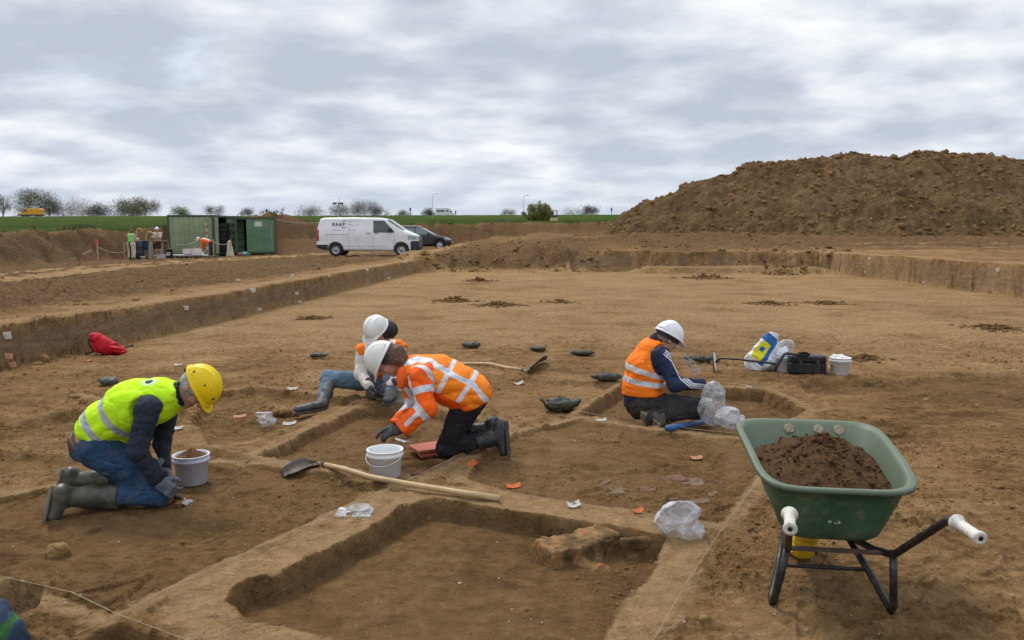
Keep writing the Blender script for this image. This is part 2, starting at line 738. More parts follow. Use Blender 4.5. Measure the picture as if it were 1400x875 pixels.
def mat_heap():
    s = N('heap_earth')
    p = s.pos()
    big = s.noise(p, 0.30, 6, 0.6, 0.5)
    med = s.noise(p, 1.6, 9, 0.68)
    fine = s.noise(p, 7.0, 6, 0.7)
    v = s.math('MULTIPLY_ADD', med, 0.42, s.math('MULTIPLY', big, 0.33))
    v = s.math('MULTIPLY_ADD', fine, 0.25, v)
    c = s.ramp(v, [(0.36, (0.067, 0.040, 0.019)), (0.47, (0.146, 0.088, 0.041)), (0.56, (0.211, 0.131, 0.064)), (0.68, (0.25, 0.172, 0.10))])
    h = s.math('MULTIPLY_ADD', fine, 0.35, med)
    nrm = s.bump(h, 0.9, 0.45)
    return s.done(c, 0.97, nrm, 0, 0.06)


def mat_glass(name, col=(0.03, 0.04, 0.045), rough=0.06):
    s = N(name)
    return s.done(s.mix(s.noise(s.obj(), 1.2, 3), soilify(col, 0.7), soilify(col, 1.4)), rough, None, 0.0, 0.8)


def mat_poly(name, col=(0.78, 0.80, 0.82), alpha=0.55, rough=0.2, scale=14):
    """Crumpled clear plastic film."""
    s = N(name)
    p = s.obj()
    n = s.noise(p, scale, 4, 0.6, 1.5)
    nrm = s.bump(n, 0.7, 0.02)
    s.done(s.mix(s.rng(s.noise(p, 9, 4), 0.35, 0.65), soilify(col, 0.8), col), rough, nrm, 0, 0.6)
    tr = s.n('ShaderNodeBsdfTransparent')
    tr.inputs[0].default_value = (0.95, 0.95, 0.95, 1)
    mx = s.n('ShaderNodeMixShader')
    lw = s.n('ShaderNodeLayerWeight')
    lw.inputs[0].default_value = 0.45
    s.l(nrm, lw.inputs['Normal'])
    fac = s.math('ADD', s.math('MULTIPLY', lw.outputs['Facing'], 0.55), s.rng(n, 0.42, 0.66, alpha * 0.22 - 0.06, alpha * 0.30 + 0.25), 0, True)
    s.sock(fac, mx.inputs[0])
    s.l(tr.outputs[0], mx.inputs[1])
    s.l(s.b.outputs[0], mx.inputs[2])
    s.l(mx.outputs[0], s.out.inputs['Surface'])
    return s.m


MAT = {}


def M(key, *a, fn=mat_plain, **kw):
    if key not in MAT:
        MAT[key] = fn(key, *a, **kw)
    return MAT[key]
# ------------------------------------------------------------------ terrain
def GP(pix):
    return [tuple(G(u, v)[:2]) for u, v in pix]


# each trench: outline in plan, depth, width of its edge, wetness of the floor, paleness of the rim
TRENCH = [
    (GP([(306, 826), (315, 805), (338, 789), (372, 783), (441, 752), (501, 724), (561, 690), (583, 682), (640, 687), (700, 697), (790, 712), (862, 724), (912, 737), (885, 780), (858, 815), (835, 850), (815, 880), (790, 930), (560, 930), (463, 876), (426, 864), (372, 852), (340, 848)]), 0.125, 0.035, 0.8, 1.0, 0.30),
    (GP([(352, 622), (430, 586), (487, 558), (545, 553), (610, 563), (690, 583), (640, 613), (570, 653), (520, 648), (440, 636)]), 0.09, 0.05, 0.6, 0.8, 0.14),
    (GP([(300, 534), (345, 529), (440, 539), (500, 552), (455, 557), (400, 583), (340, 600), (285, 606), (262, 575), (280, 545)]), 0.08, 0.06, 0.4, 0.5, 0.14),
    (GP([(790, 566), (854, 521), (957, 528), (1046, 534), (1103, 560), (1064, 585), (1017, 597), (931, 588), (871, 581), (831, 571)]), 0.125, 0.05, 0.7, 0.6, 0.16),
    (GP([(660, 512), (760, 518), (845, 523), (783, 566), (700, 572), (650, 556)]), 0.06, 0.10, 0.25, 0.2, 0.1),
    (GP([(1080, 521), (1134, 515), (1215, 518), (1256, 511), (1420, 506), (1500, 520), (1420, 560), (1264, 551), (1218, 536), (1101, 540)]), 0.09, 0.16, 0.7, 0.1, 0.1),
    (GP([(20, 578), (60, 566), (110, 560), (200, 548), (262, 560), (240, 588), (94, 590), (40, 586)]), 0.085, 0.09, 0.5, 0.3, 0.1),
    (GP([(-60, 612), (100, 619), (200, 610), (215, 640), (60, 652), (-60, 655)]), 0.06, 0.10, 0.35, 0.3, 0.1),
    (GP([(195, 645), (240, 624), (300, 627), (347, 639), (315, 662), (250, 694), (200, 694)]), 0.07, 0.10, 1.0, 0.0, 0.1),
    (GP([(-60, 800), (20, 797), (60, 808), (52, 830), (24, 842), (-60, 850)]), 0.22, 0.05, 0.9, 0.3, 0.1),
    (GP([(98, 880), (164, 849), (240, 880), (340, 935), (40, 935)]), 0.16, 0.035, 0.85, 0.3, 0.08),
    (GP([(330, 640), (352, 625), (300, 612), (262, 612), (262, 625)]), 0.04, 0.07, 0.6, 0.0, 0.1),
    (GP([(730, 655), (800, 640), (930, 628), (1020, 650), (1000, 700), (900, 700), (780, 688)]), 0.05, 0.10, 0.6, 0.0, 0.1),
    (GP([(152, 838), (235, 800), (350, 747), (462, 696), (556, 655), (500, 652), (392, 641), (300, 624), (215, 640), (100, 660), (-60, 690), (-60, 775), (60, 806)]), 0.030, 0.020, 0.62, 0.8, 0.12),
    (GP([(640, 655), (690, 673), (786, 688), (904, 704), (980, 716), (1030, 655), (1056, 606), (1026, 602), (931, 593), (870, 586), (790, 572), (715, 590), (655, 622)]), 0.034, 0.022, 0.62, 0.8, 0.12),
]
BANK = [(-23.8, -30.0), (-23.6, 25.0), (-22.8, 45.0), (-19.5, 54.0), (-13.0, 60.0), (-5.0, 64.0), (6.0, 66.0), (30.0, 68.0), (90.0, 70.0)]


def polyline_side(x, y, pl):
    """Distance beyond a polyline (positive on its left-hand/far side)."""
    best = np.full(x.shape, 1e9)
    sgn = np.ones(x.shape)
    for (ax, ay), (bx, by) in zip(pl[:-1], pl[1:]):
        ex, ey = bx - ax, by - ay
        t = np.clip(((x - ax) * ex + (y - ay) * ey) / (ex * ex + ey * ey), 0, 1)
        dx, dy = x - ax - ex * t, y - ay - ey * t
        d = np.hypot(dx, dy)
        s = np.sign(ex * (y - ay) - ey * (x - ax))
        m = d < best - 1e-9
        best = np.where(m, d, best)
        sgn = np.where(m, s, sgn)
    return best * sgn


def wall_left(y):
    return np.interp(y, [-5, 2, 9.6, 14.85, 34, 60], [-7.0, -6.7, -6.2, -5.5, -4.1, -2.2])


def wall_right(y):
    return np.interp(y, [-5, 16, 20, 34, 60], [13.0, 13.1, 13.2, 13.7, 14.4])


def terrain(x, y, full=False):
    x = np.asarray(x, np.float64)
    y = np.asarray(y, np.float64)
    shp = x.shape
    x = x.ravel()
    y = y.ravel()
    n_edge = fbm2(x * 1.1, y * 1.1, 3, 3)
    n_edge2 = fbm2(x * 5.0, y * 5.0, 3, 9)
    dl = wall_left(y) + 0.08 * n_edge + 0.018 * n_edge2 - x          # >0 on the upper level at left
    dr = x - wall_right(y) + 0.15 * n_edge + 0.012 * n_edge2
    back_line = 34.3 + 1.7 * fbm2(x * 0.40, y * 0.0, 4, 21) + 0.5 * np.sign(noise2(x * 0.55, y * 0.0, 29))
    db = y - back_line + 0.35 * n_edge
    zl = 0.52 - 0.02 * np.maximum(0, dl - 2.0) + 0.02 * n_edge
    zr = 0.86 + 0.02 * np.maximum(0, y - 34.0).clip(0, 14) * 2.1 + 0.05 * n_edge
    rise = sstep(33.0, 49.0, y)
    zb = np.where(x < 3, 0.62, 0.84) * (1 - sstep(-4, 4, x)) * 0 + (0.60 + 0.24 * sstep(-3.5, 3.0, x)) + 0.70 * rise * sstep(-4.0, 5.0, x) + 0.30 * rise * (1 - sstep(-4, 5, x)) + 0.06 * n_edge
    wl = sstep(-0.01, 0.075, dl)
    wr = sstep(-0.03, 0.13, dr)
    soft = 0.35 + 2.2 * (1 - sstep(1.0, 5.0, x)) * sstep(-4.6, -2.0, x)
    wb = np.clip((db + 0.1) / soft, 0, 1)
    wb = wb * wb * (3 - 2 * wb)
    z = np.maximum.reduce([wl * zl * (1 - 0.0 * wb), wb * zb, wr * zr])
    zbase_left = wl * zl
    z = np.where(x < wall_left(y) - 0.2, np.maximum(zbase_left, (wb * zb) * sstep(6.0, 0.0, dl)), z)
    sect = np.maximum(4 * wl * (1 - wl), 4 * wr * (1 - wr))
    sect = np.maximum(sect, 4 * wb * (1 - wb) * sstep(0.5, 4, x) * 0.8)
    # bench in the back section
    bench = sstep(0.3, 0.0, np.abs(db + 0.9) - 0.8) * sstep(5.0, 6.2, x) * sstep(14, 12.8, x)
    z = np.maximum(z, bench * 0.26)
    # bank at the edge of the field
    bd = polyline_side(x, y, BANK) + 0.5 * fbm2(x * 0.35, y * 0.35, 4, 31)
    ztop = 1.78 + 0.25 * sstep(30, 55, y) + 0.14 * fbm2(x * 0.5, y * 0.5, 3, 5)
    kk = 0.0287 * (1 + np.clip(x, -150, 150) * 0.0006)
    dist = np.hypot(x, y)
    crest = 225.0 + 0.1 * np.clip(x, -300, 300)
    yy = np.maximum(y, 0)
    zf = ztop + kk * np.minimum(np.maximum(yy - 45, 0), crest - 45) - 0.012 * np.maximum(yy - crest, 0) + 0.012 * np.maximum(yy - crest - 300, 0)
    soft_c = np.exp(-((yy - crest) / 30.0) ** 2)
    zf = zf - 0.35 * soft_c
    bw = sstep(-0.9, 0.9, bd + 0.25 * n_edge)
    z = z * (1 - bw) + zf * bw
    # heaps of turned earth along the foot of the far field
    rough_b = np.exp(-((bd + 1.2) / 1.8) ** 2) * sstep(-6, -2, x)
    z = z + rough_b * (0.28 * np.abs(fbm2(x * 0.6, y * 0.6, 4, 77)) + 0.10)
    # humps: spoil behind the containers, slump by the car, ramp
    for hx, hy, hh, sx, sy in ((-16.4, 56.5, 1.15, 2.2, 1.8), (-13.2, 56.0, 0.75, 1.6, 1.5), (-1.2, 51.0, 0.40, 2.2, 1.6), (1.6, 53.5, 0.32, 1.8, 1.3), (-0.4, 36.6, 0.24, 1.5, 0.9), (1.6, 36.2, 0.22, 1.0, 0.7), (-4.4, 36.3, 0.30, 0.7, 0.8), (7.5, 45.0, 0.25, 2.5, 1.2), (12, 44.5, 0.3, 2.5, 0.9)):
        e = np.exp(-((x - hx) / sx) ** 2 - ((y - hy) / sy) ** 2)
        z = z + hh * e * (1 + 0.35 * fbm2(x * 1.3, y * 1.3, 4, 55))
    grass = sstep(0.2, 1.3, bd) * (1 - 0.8 * np.exp(-((x + 15.5) / 3.6) ** 2 - ((y - 57) / 3.0) ** 2))
    # trenches
    moist = np.zeros(x.shape)
    pale = np.zeros(x.shape)
    near = (y < 13) & (np.abs(x) < 9)
    xn, yn = x[near], y[near]
    ne, ne2 = n_edge[near], n_edge2[near]
    dz = np.zeros(xn.shape)
    mo = np.zeros(xn.shape)
    pa = np.zeros(xn.shape)
    se = np.zeros(xn.shape)
    deep = np.zeros(xn.shape)
    n_rim = 0.008 * fbm2(xn * 18, yn * 18, 3, 41)
    for poly, dep, ew, wet, pl, rim in TRENCH:
        sd = poly_sd(xn, yn, poly) + 0.012 * ne2 + 0.012 * ne + n_rim
        w = sstep(0.0, -ew, sd)
        dz = np.minimum(dz, -dep * w * (1 + 0.10 * ne))
        mo = np.maximum(mo, wet * sstep(0.01, -ew, sd))
        pa = np.maximum(pa, pl * sstep(-0.01, 0.02, sd) * sstep(rim + 0.06, rim * 0.55, sd))
        if dep > 0.11:
            deep = np.maximum(deep, w)
        if dep > 0.09:
            se = np.maximum(se, 0.45 * 4 * w * (1 - w))
    # dry scraped strip right of the front trench
    sd = poly_sd(xn, yn, GP([(1000, 722), (1050, 650), (1180, 640), (1330, 690), (1500, 800), (1500, 930), (860, 930), (940, 810)]))
    pa = np.maximum(pa, 0.5 * sstep(0.05, -0.25, sd + 0.12 * ne) * (0.75 + 0.5 * ne))
    # deeper corner by the brick feature
    bx, by = G(868, 770)[:2]
    dz -= 0.05 * np.exp(-((xn - bx) / 0.16) ** 2 - ((yn - by) / 0.3) ** 2)
    dz += 0.012 * fbm2(xn * 2.6, yn * 2.6, 3, 61) * 1.5
    fine = 0.010 * fbm2(xn * 11, yn * 11, 5, 71, 0.62)
    lump = np.maximum(0, fbm2(xn * 7.5, yn * 7.5, 4, 81, 0.6) - 0.14) * 0.075 * (0.35 + 0.65 * sstep(-0.1, 0.3, fbm2(xn * 0.9, yn * 0.9, 2, 83)))
    lump = lump + np.maximum(0, fbm2(xn * 19, yn * 19, 3, 85, 0.6) - 0.12) * 0.045 * sstep(-0.25, 0.25, fbm2(xn * 1.3, yn * 1.3, 2, 87))
    # boot prints and scrapes of the trowel
    rs = np.random.default_rng(77)
    for _ in range(230):
        fy = 2.6 * math.exp(rs.random() * math.log(10.0 / 2.6))
        fx = (rs.random() * 1.4 - 0.7) * fy
        a_ = rs.uniform(0, 6.283)
        boot_ = rs.random() < 0.6
        la, wa = (0.14, 0.05) if boot_ else (rs.uniform(0.12, 0.3), rs.uniform(0.02, 0.05))
        m_ = np.nonzero((np.abs(xn - fx) < 0.35) & (np.abs(yn - fy) < 0.35))[0]
        if len(m_) == 0:
            continue
        qa = (xn[m_] - fx) * math.cos(a_) + (yn[m_] - fy) * math.sin(a_)
        qb = -(xn[m_] - fx) * math.sin(a_) + (yn[m_] - fy) * math.cos(a_)
        e_ = np.sqrt((qa / la) ** 2 + (qb / wa) ** 2)
        dz[m_] += (-0.014 * sstep(1.0, 0.7, e_) + 0.008 * np.exp(-((e_ - 1.12) / 0.16) ** 2)) * (1 - 0.7 * np.clip(pa[m_], 0, 1)) * (1 - 0.85 * deep[m_])
    flat = np.maximum(0, pa - 0.2) + 0.5 * mo
    dz += (fine + lump) * (1 - 0.8 * np.clip(flat, 0, 1)) * (1 - 0.7 * deep)
    z[near] += dz
    moist[near] = mo
    pale[near] = pa
    sect[near] = np.maximum(sect[near], se)
    # general roughness growing with distance from the camera (clods)
    far = sstep(4.0, 12.0, dist)
    tilled = np.maximum(sstep(0.5, 2.5, dl) * sstep(60, 30, y), sstep(0.2, 2, db)) * (1 - grass)
    z += far * (1 - grass) * (0.022 * fbm2(x * 2.2, y * 2.2, 4, 91, 0.6) + 0.085 * tilled * fbm2(x * 1.6, y * 1.6, 5, 93, 0.68))
    z += grass * (0.05 * fbm2(x * 0.6, y * 0.6, 3, 95))
    # tyre tracks along the upper level: pale and pressed down
    td = x - np.interp(y, [10, 22, 34, 46, 56], [-13.5, -14.5, -15.5, -13.0, -8.0]) + 0.25 * n_edge
    track = np.exp(-(td / 1.05) ** 4) * (1 - 0.75 * np.exp(-((td - 0.1) / 0.16) ** 2)) + 0.85 * np.exp(-((td + 2.3) / 0.6) ** 4)
    track = track * sstep(0.8, 2.0, dl) * sstep(58, 50, y)
    z -= 0.06 * track
    rimw = np.exp(-((dl - 0.45) / 0.35) ** 2) + np.exp(-((dr - 0.5) / 0.4) ** 2)
    strip = (np.exp(-((y - 37.5 - 0.06 * (x - 14)) / 0.5) ** 2) + np.exp(-((y - 40.5 - 0.05 * (x - 14)) / 0.5) ** 2)) * sstep(15, 18, x)
    pale = np.maximum(pale, np.clip(1.5 * track + 0.75 * rimw + strip, 0, 1))
    dry = sstep(7.5, 13.0, y) * (1 - np.maximum.reduce([wl, wr, wb])) * (0.55 + 0.3 * n_edge)
    pale = np.maximum(pale, dry)
    turned = np.clip(rough_b + 0.9 * sstep(0.0, 1.5, db) * sstep(16, 6, db) * sstep(-4.5, -2, x) * sstep(5, 1, x) + 0.55 * sstep(2, 6, db) * sstep(4, 8, x) * (1 - strip) + 1.2 * (4 * bw * (1 - bw)) + 0.5 * sstep(0.3, 1.5, db) * sstep(-4, -2.5, x) + 0.85 * sstep(0.7, 2.0, dl) * (1 - np.clip(2.2 * track, 0, 1)), 0, 1) * (1 - grass)
    z += turned * (0.17 * fbm2(x * 1.9, y * 1.9, 5, 141, 0.66) + 0.06 * np.maximum(0, fbm2(x * 4.5, y * 4.5, 3, 143)))
    # cut face of the bank
    bankface = 4 * bw * (1 - bw) * (1 - sstep(-12, -5, x))
    sect = np.maximum(sect, bankface)
    if full:
        return z.reshape(shp), dict(moist=moist, pale=pale, section=sect, grass=grass, turned=turned)
    return z.reshape(shp)


GRID = {}


def H(x, y):
    """Height of the built ground (bilinear in its grid)."""
    ys, t, Z = GRID['y'], GRID['t'], GRID['z']
    y = float(y)
    i = int(np.clip(np.searchsorted(ys, y) - 1, 0, len(ys) - 2))
    fy = min(1, max(0, (y - ys[i]) / (ys[i + 1] - ys[i])))

    def row(k):
        return float(np.interp(float(x) / max(ys[k], 2.0), t, Z[k]))
    return row(i) * (1 - fy) + row(i + 1) * fy


def PG(u, v, it=14):
    """Point of the terrain seen at a photo pixel."""
    z = 0.0
    for _ in range(it):
        p = G(u, v, z)
        z = 0.5 * z + 0.5 * H(p[0], p[1])
    p = G(u, v, z)
    return np.array([p[0], p[1], H(p[0], p[1])])


def build_ground():
    ys = [-6.0, -3.0, 0.0, 1.0, 1.6]
    y = 2.0
    while y < 3500:
        ys.append(y)
        if y < 9:
            y *= 1.0023
        elif y < 45:
            y *= 1.0042
        elif y < 260:
            y *= 1.012
        else:
            y *= 1.12
    ys = np.array(ys)
    t = np.concatenate([-np.linspace(3.2, 0.76, 30)[:-1], np.linspace(-0.76, 0.76, 700), np.linspace(0.76, 3.2, 30)[1:]])
    yw = np.maximum(ys, 2.0)
    X = yw[:, None] * t[None, :]
    Y = np.repeat(ys[:, None], len(t), 1)
    Z, at = terrain(X, Y, True)
    GRID.update(y=ys, t=t, z=Z)
    nr, nc = X.shape
    V = np.stack([X.ravel(), Y.ravel(), Z.ravel()], 1)
    i = np.arange(nr * nc).reshape(nr, nc)
    Fq = np.stack([i[:-1, :-1].ravel(), i[:-1, 1:].ravel(), i[1:, 1:].ravel(), i[1:, :-1].ravel()], 1)
    me = mesh_np('ground', V, Fq)
    for k, v in at.items():
        attr(me, k, v.ravel())
    o = link('ground', me, mat_ground())
    tag(o, 'bare brown excavated earth with trenches, baulks and a green field beyond', None, None, 'structure')
    return o


def build_heap():
    prof = [(700, 330), (790, 332), (815, 328), (850, 291), (880, 273), (920, 259), (938, 246), (1000, 232), (1020, 219), (1060, 215), (1100, 211), (1165, 203), (1225, 213), (1250, 203), (1300, 203), (1340, 205), (1380, 213), (1420, 222), (1500, 240), (1600, 270), (1700, 320)]
    Yr = 54.5
    px = [J(u, v, Yr)[0] for u, v in prof]
    pz = [J(u, v, Yr)[2] for u, v in prof]
    xs = np.arange(3.0, 56.0, 0.075)
    ys = np.arange(43.0, 70.0, 0.10)
    X, Y = np.meshgrid(xs, ys, indexing='ij')
    base = 1.36
    hr = np.interp(X + 0.0 * Y, px, pz) - base
    hr = np.maximum(hr, 0)
    run = hr * 1.42 + 0.3
    a = np.abs(Y - Yr) / run
    prof_s = np.maximum(1 - a, 0) ** 1.06 * (1 - 0.13 * np.exp(-(a / 0.12) ** 2)) * 1.0 + 0.0
    # second lobe facing the camera gives an uneven flank
    n = fbm2(X * 0.35, Y * 0.35, 4, 101)
    n2 = fbm2(X * 1.3, Y * 1.3, 5, 111, 0.62)
    n3 = fbm2(X * 4.0, Y * 4.0, 4, 121, 0.6)
    rg = 1 - np.abs(fbm2(X * 0.9, Y * 0.9, 4, 131))
    m = sstep(0.0, 0.12, prof_s)
    cren = np.exp(-(a / 0.18) ** 2)
    Z = base - 0.12 + hr * prof_s * 1.12 + m * (0.32 * n * (1 - cren) + 0.30 * n2 + 0.13 * n3 + 0.25 * (rg - 0.8))
    foot = np.exp(-((Y - (Yr - run) ) / 1.2) ** 2) * sstep(0.2, 2, hr)
    Z += foot * 0.22 * (0.5 + n2)
    Z = np.where(hr <= 0.01, base - 0.5, Z)
    nr, nc = X.shape
    V = np.stack([X.ravel(), Y.ravel(), Z.ravel()], 1)
    i = np.arange(nr * nc).reshape(nr, nc)
    Fq = np.stack([i[:-1, :-1].ravel(), i[1:, :-1].ravel(), i[1:, 1:].ravel(), i[:-1, 1:].ravel()], 1)
    o = link('spoil_heap', mesh_np('spoil_heap', V, Fq), mat_heap())
    tag(o, 'tall heap of lumpy brown excavated earth at the right beyond the pit', 'spoil heap')
    # clods on the flank and crest
    k = 3600
    cx = RNG.uniform(6, 42, k)
    cy = RNG.uniform(45.5, 55.2, k)
    ix = np.clip(((cx - xs[0]) / 0.075).astype(int), 0, nr - 1)
    iy = np.clip(((cy - ys[0]) / 0.10).astype(int), 0, nc - 1)
    cz = Z[ix, iy]
    ok = cz > base + 0.1
    rr = 0.03 + 0.20 * RNG.random(k) ** 3.2
    crest = np.abs(cy - Yr) < 0.8
    rr = np.where(crest, rr * 1.25, rr)
    clods = clod_mesh('heap_clods', np.stack([cx, cy, cz], 1)[ok], rr[ok], 7)
    me = clods
    o2 = link('heap_clods', me, mat_heap_clod())
    tag(o2, 'loose clods of earth lying on the tall spoil heap', None, None, 'stuff')


def mat_heap_clod():
    if 'clod' not in MAT:
        MAT['clod'] = mat_soil('clod_earth', (0.087, 0.045, 0.015), (0.300, 0.168, 0.063), 2.2, 0.7)
    return MAT['clod']


_ICO = None


def clod_mesh(name, C, R, seed, squash=0.75, sub=1):
    """Many irregular lumps as one mesh."""
    rng = np.random.default_rng(seed)
    bm = bmesh.new()
    bmesh.ops.create_icosphere(bm, subdivisions=sub, radius=1.0)
    base = np.array([v.co[:] for v in bm.verts])
    fac = np.array([[v.index for v in f.verts] for f in bm.faces])
    bm.free()
    n = len(C)
    nv = len(base)
    jit = rng.normal(1.0, 0.2, (n, nv, 1)).clip(0.5, 1.5)
    V = base[None] * jit
    sc = rng.uniform(0.65, 1.35, (n, 1, 3))
    sc[:, :, 2] *= squash
    V = V * sc
    a = rng.uniform(0, 6.283, n)
    c, s = np.cos(a)[:, None], np.sin(a)[:, None]
    x = V[:, :, 0] * c - V[:, :, 1] * s
    y = V[:, :, 0] * s + V[:, :, 1] * c
    V = np.stack([x, y, V[:, :, 2]], 2) * np.asarray(R)[:, None, None] + np.asarray(C)[:, None, :]
    Fq = (fac[None] + (np.arange(n) * nv)[:, None, None]).reshape(-1, 3)
    return mesh_np(name, V.reshape(-1, 3), Fq, smooth=False)


def scatter_crumbs():
    """Crumbs and small clods over the near ground: uncountable, one object."""
    n = 30000
    y = 2.3 * np.exp(RNG.random(n) * math.log(13.0 / 2.3))
    x = (RNG.random(n) * 1.5 - 0.75) * y
    dens = fbm2(x * 0.8, y * 0.8, 3, 201) + 0.6 * fbm2(x * 3, y * 3, 2, 203)
    z, at = terrain(x, y, True)
    keep = (dens > 0.14) & (at['pale'] < 0.35) & (RNG.random(n) > 0.75 * at['moist'])
    r = (0.0028 + 0.013 * RNG.random(n) ** 4) * (0.7 + y * 0.07)
    C = np.stack([x, y, z + r * 0.15], 1)[keep]
    me = clod_mesh('soil_crumbs', C, r[keep], 11)
    o = link('soil_crumbs', me, mat_soil('crumb_earth', (0.120, 0.062, 0.021), (0.300, 0.165, 0.061), 6.0, 0.4))
    tag(o, 'crumbs and small clods of loose earth scattered over the pit floor', None, None, 'stuff')
    n = 420
    y = 2.4 * np.exp(RNG.random(n) * math.log(11.0 / 2.4))
    x = (RNG.random(n) * 1.4 - 0.7) * y
    z = terrain(x, y)
    r = (0.0022 + 0.006 * RNG.random(n) ** 3) * (0.7 + 0.06 * y)
    me = clod_mesh('pebbles', np.stack([x, y, z + r * 0.3], 1), r, 13)
    o = link('pebbles', me, M('pebble', (0.42, 0.37, 0.30), 0.85, 0.3, 20))
    tag(o, 'pale pebbles and mortar specks strewn over the earth', None, None, 'stuff')


def clod_piles():
    spots = [(968, 380, 48, 9, 'second from the right wall'), (1070, 374, 46, 8, ''), (1050, 415, 38, 6, ''), (1130, 415, 34, 5, ''), (622, 412, 36, 9, ''), (682, 417, 40, 7, ''), (766, 413, 20, 5, ''), (1360, 449, 50, 8, ''), (655, 384, 22, 6, ''), (1180, 489, 26, 5, ''), (430, 436, 28, 5, '')]
    Cs, Rs = [], []
    for i, (u, v, w, h, _) in enumerate(spots):
        c = PG(u, v)
        sc = F_PX / c[1]
        k = 300
        a = RNG.normal(0, 1, (k, 2))
        X = c[0] + a[:, 0] * w * 0.42 / sc
        Y = c[1] + a[:, 1] * w * 0.42 / sc * 0.9
        r = (0.012 + 0.055 * RNG.random(k) ** 3) * (0.5 + 0.02 * c[1])
        Z = terrain(X, Y) + np.exp(-(a ** 2).sum(1)) * h * 0.9 / sc * RNG.random(k)
        Cs.append(np.stack([X, Y, Z], 1))
        Rs.append(r)
    # broken earth of the ramp, the back section and the strip before the field
    k = 2600
    X = RNG.uniform(-5, 15, k)
    Y = 34.5 + 27 * RNG.random(k) ** 1.6
    d = fbm2(X * 0.5, Y * 0.5, 3, 151)
    ok = (d > 0.0) | ((X < 4) & (Y < 40))
    X, Y = X[ok], Y[ok]
    Cs.append(np.stack([X, Y, terrain(X, Y)], 1))
    Rs.append(0.025 + 0.13 * RNG.random(len(X)) ** 4)
    X = RNG.uniform(-26, -6, 1500)
    Y = RNG.uniform(12, 50, 1500)
    Cs.append(np.stack([X, Y, terrain(X, Y)], 1))
    Rs.append(0.015 + 0.07 * RNG.random(1500) ** 4)
    me = clod_mesh('loose_clods', np.concatenate(Cs), np.concatenate(Rs), 300, 0.6)
    o = link('loose_clods', me, mat_heap_clod())
    tag(o, 'loose clods of dry earth strewn in patches over the pit floor', None, None, 'stuff')


# ------------------------------------------------------------------ sky, light, camera
SUN_EL, SUN_AZ = 52.0, -28.0      # azimuth measured from +Y (ahead) towards +X: the sun stands ahead, to the left


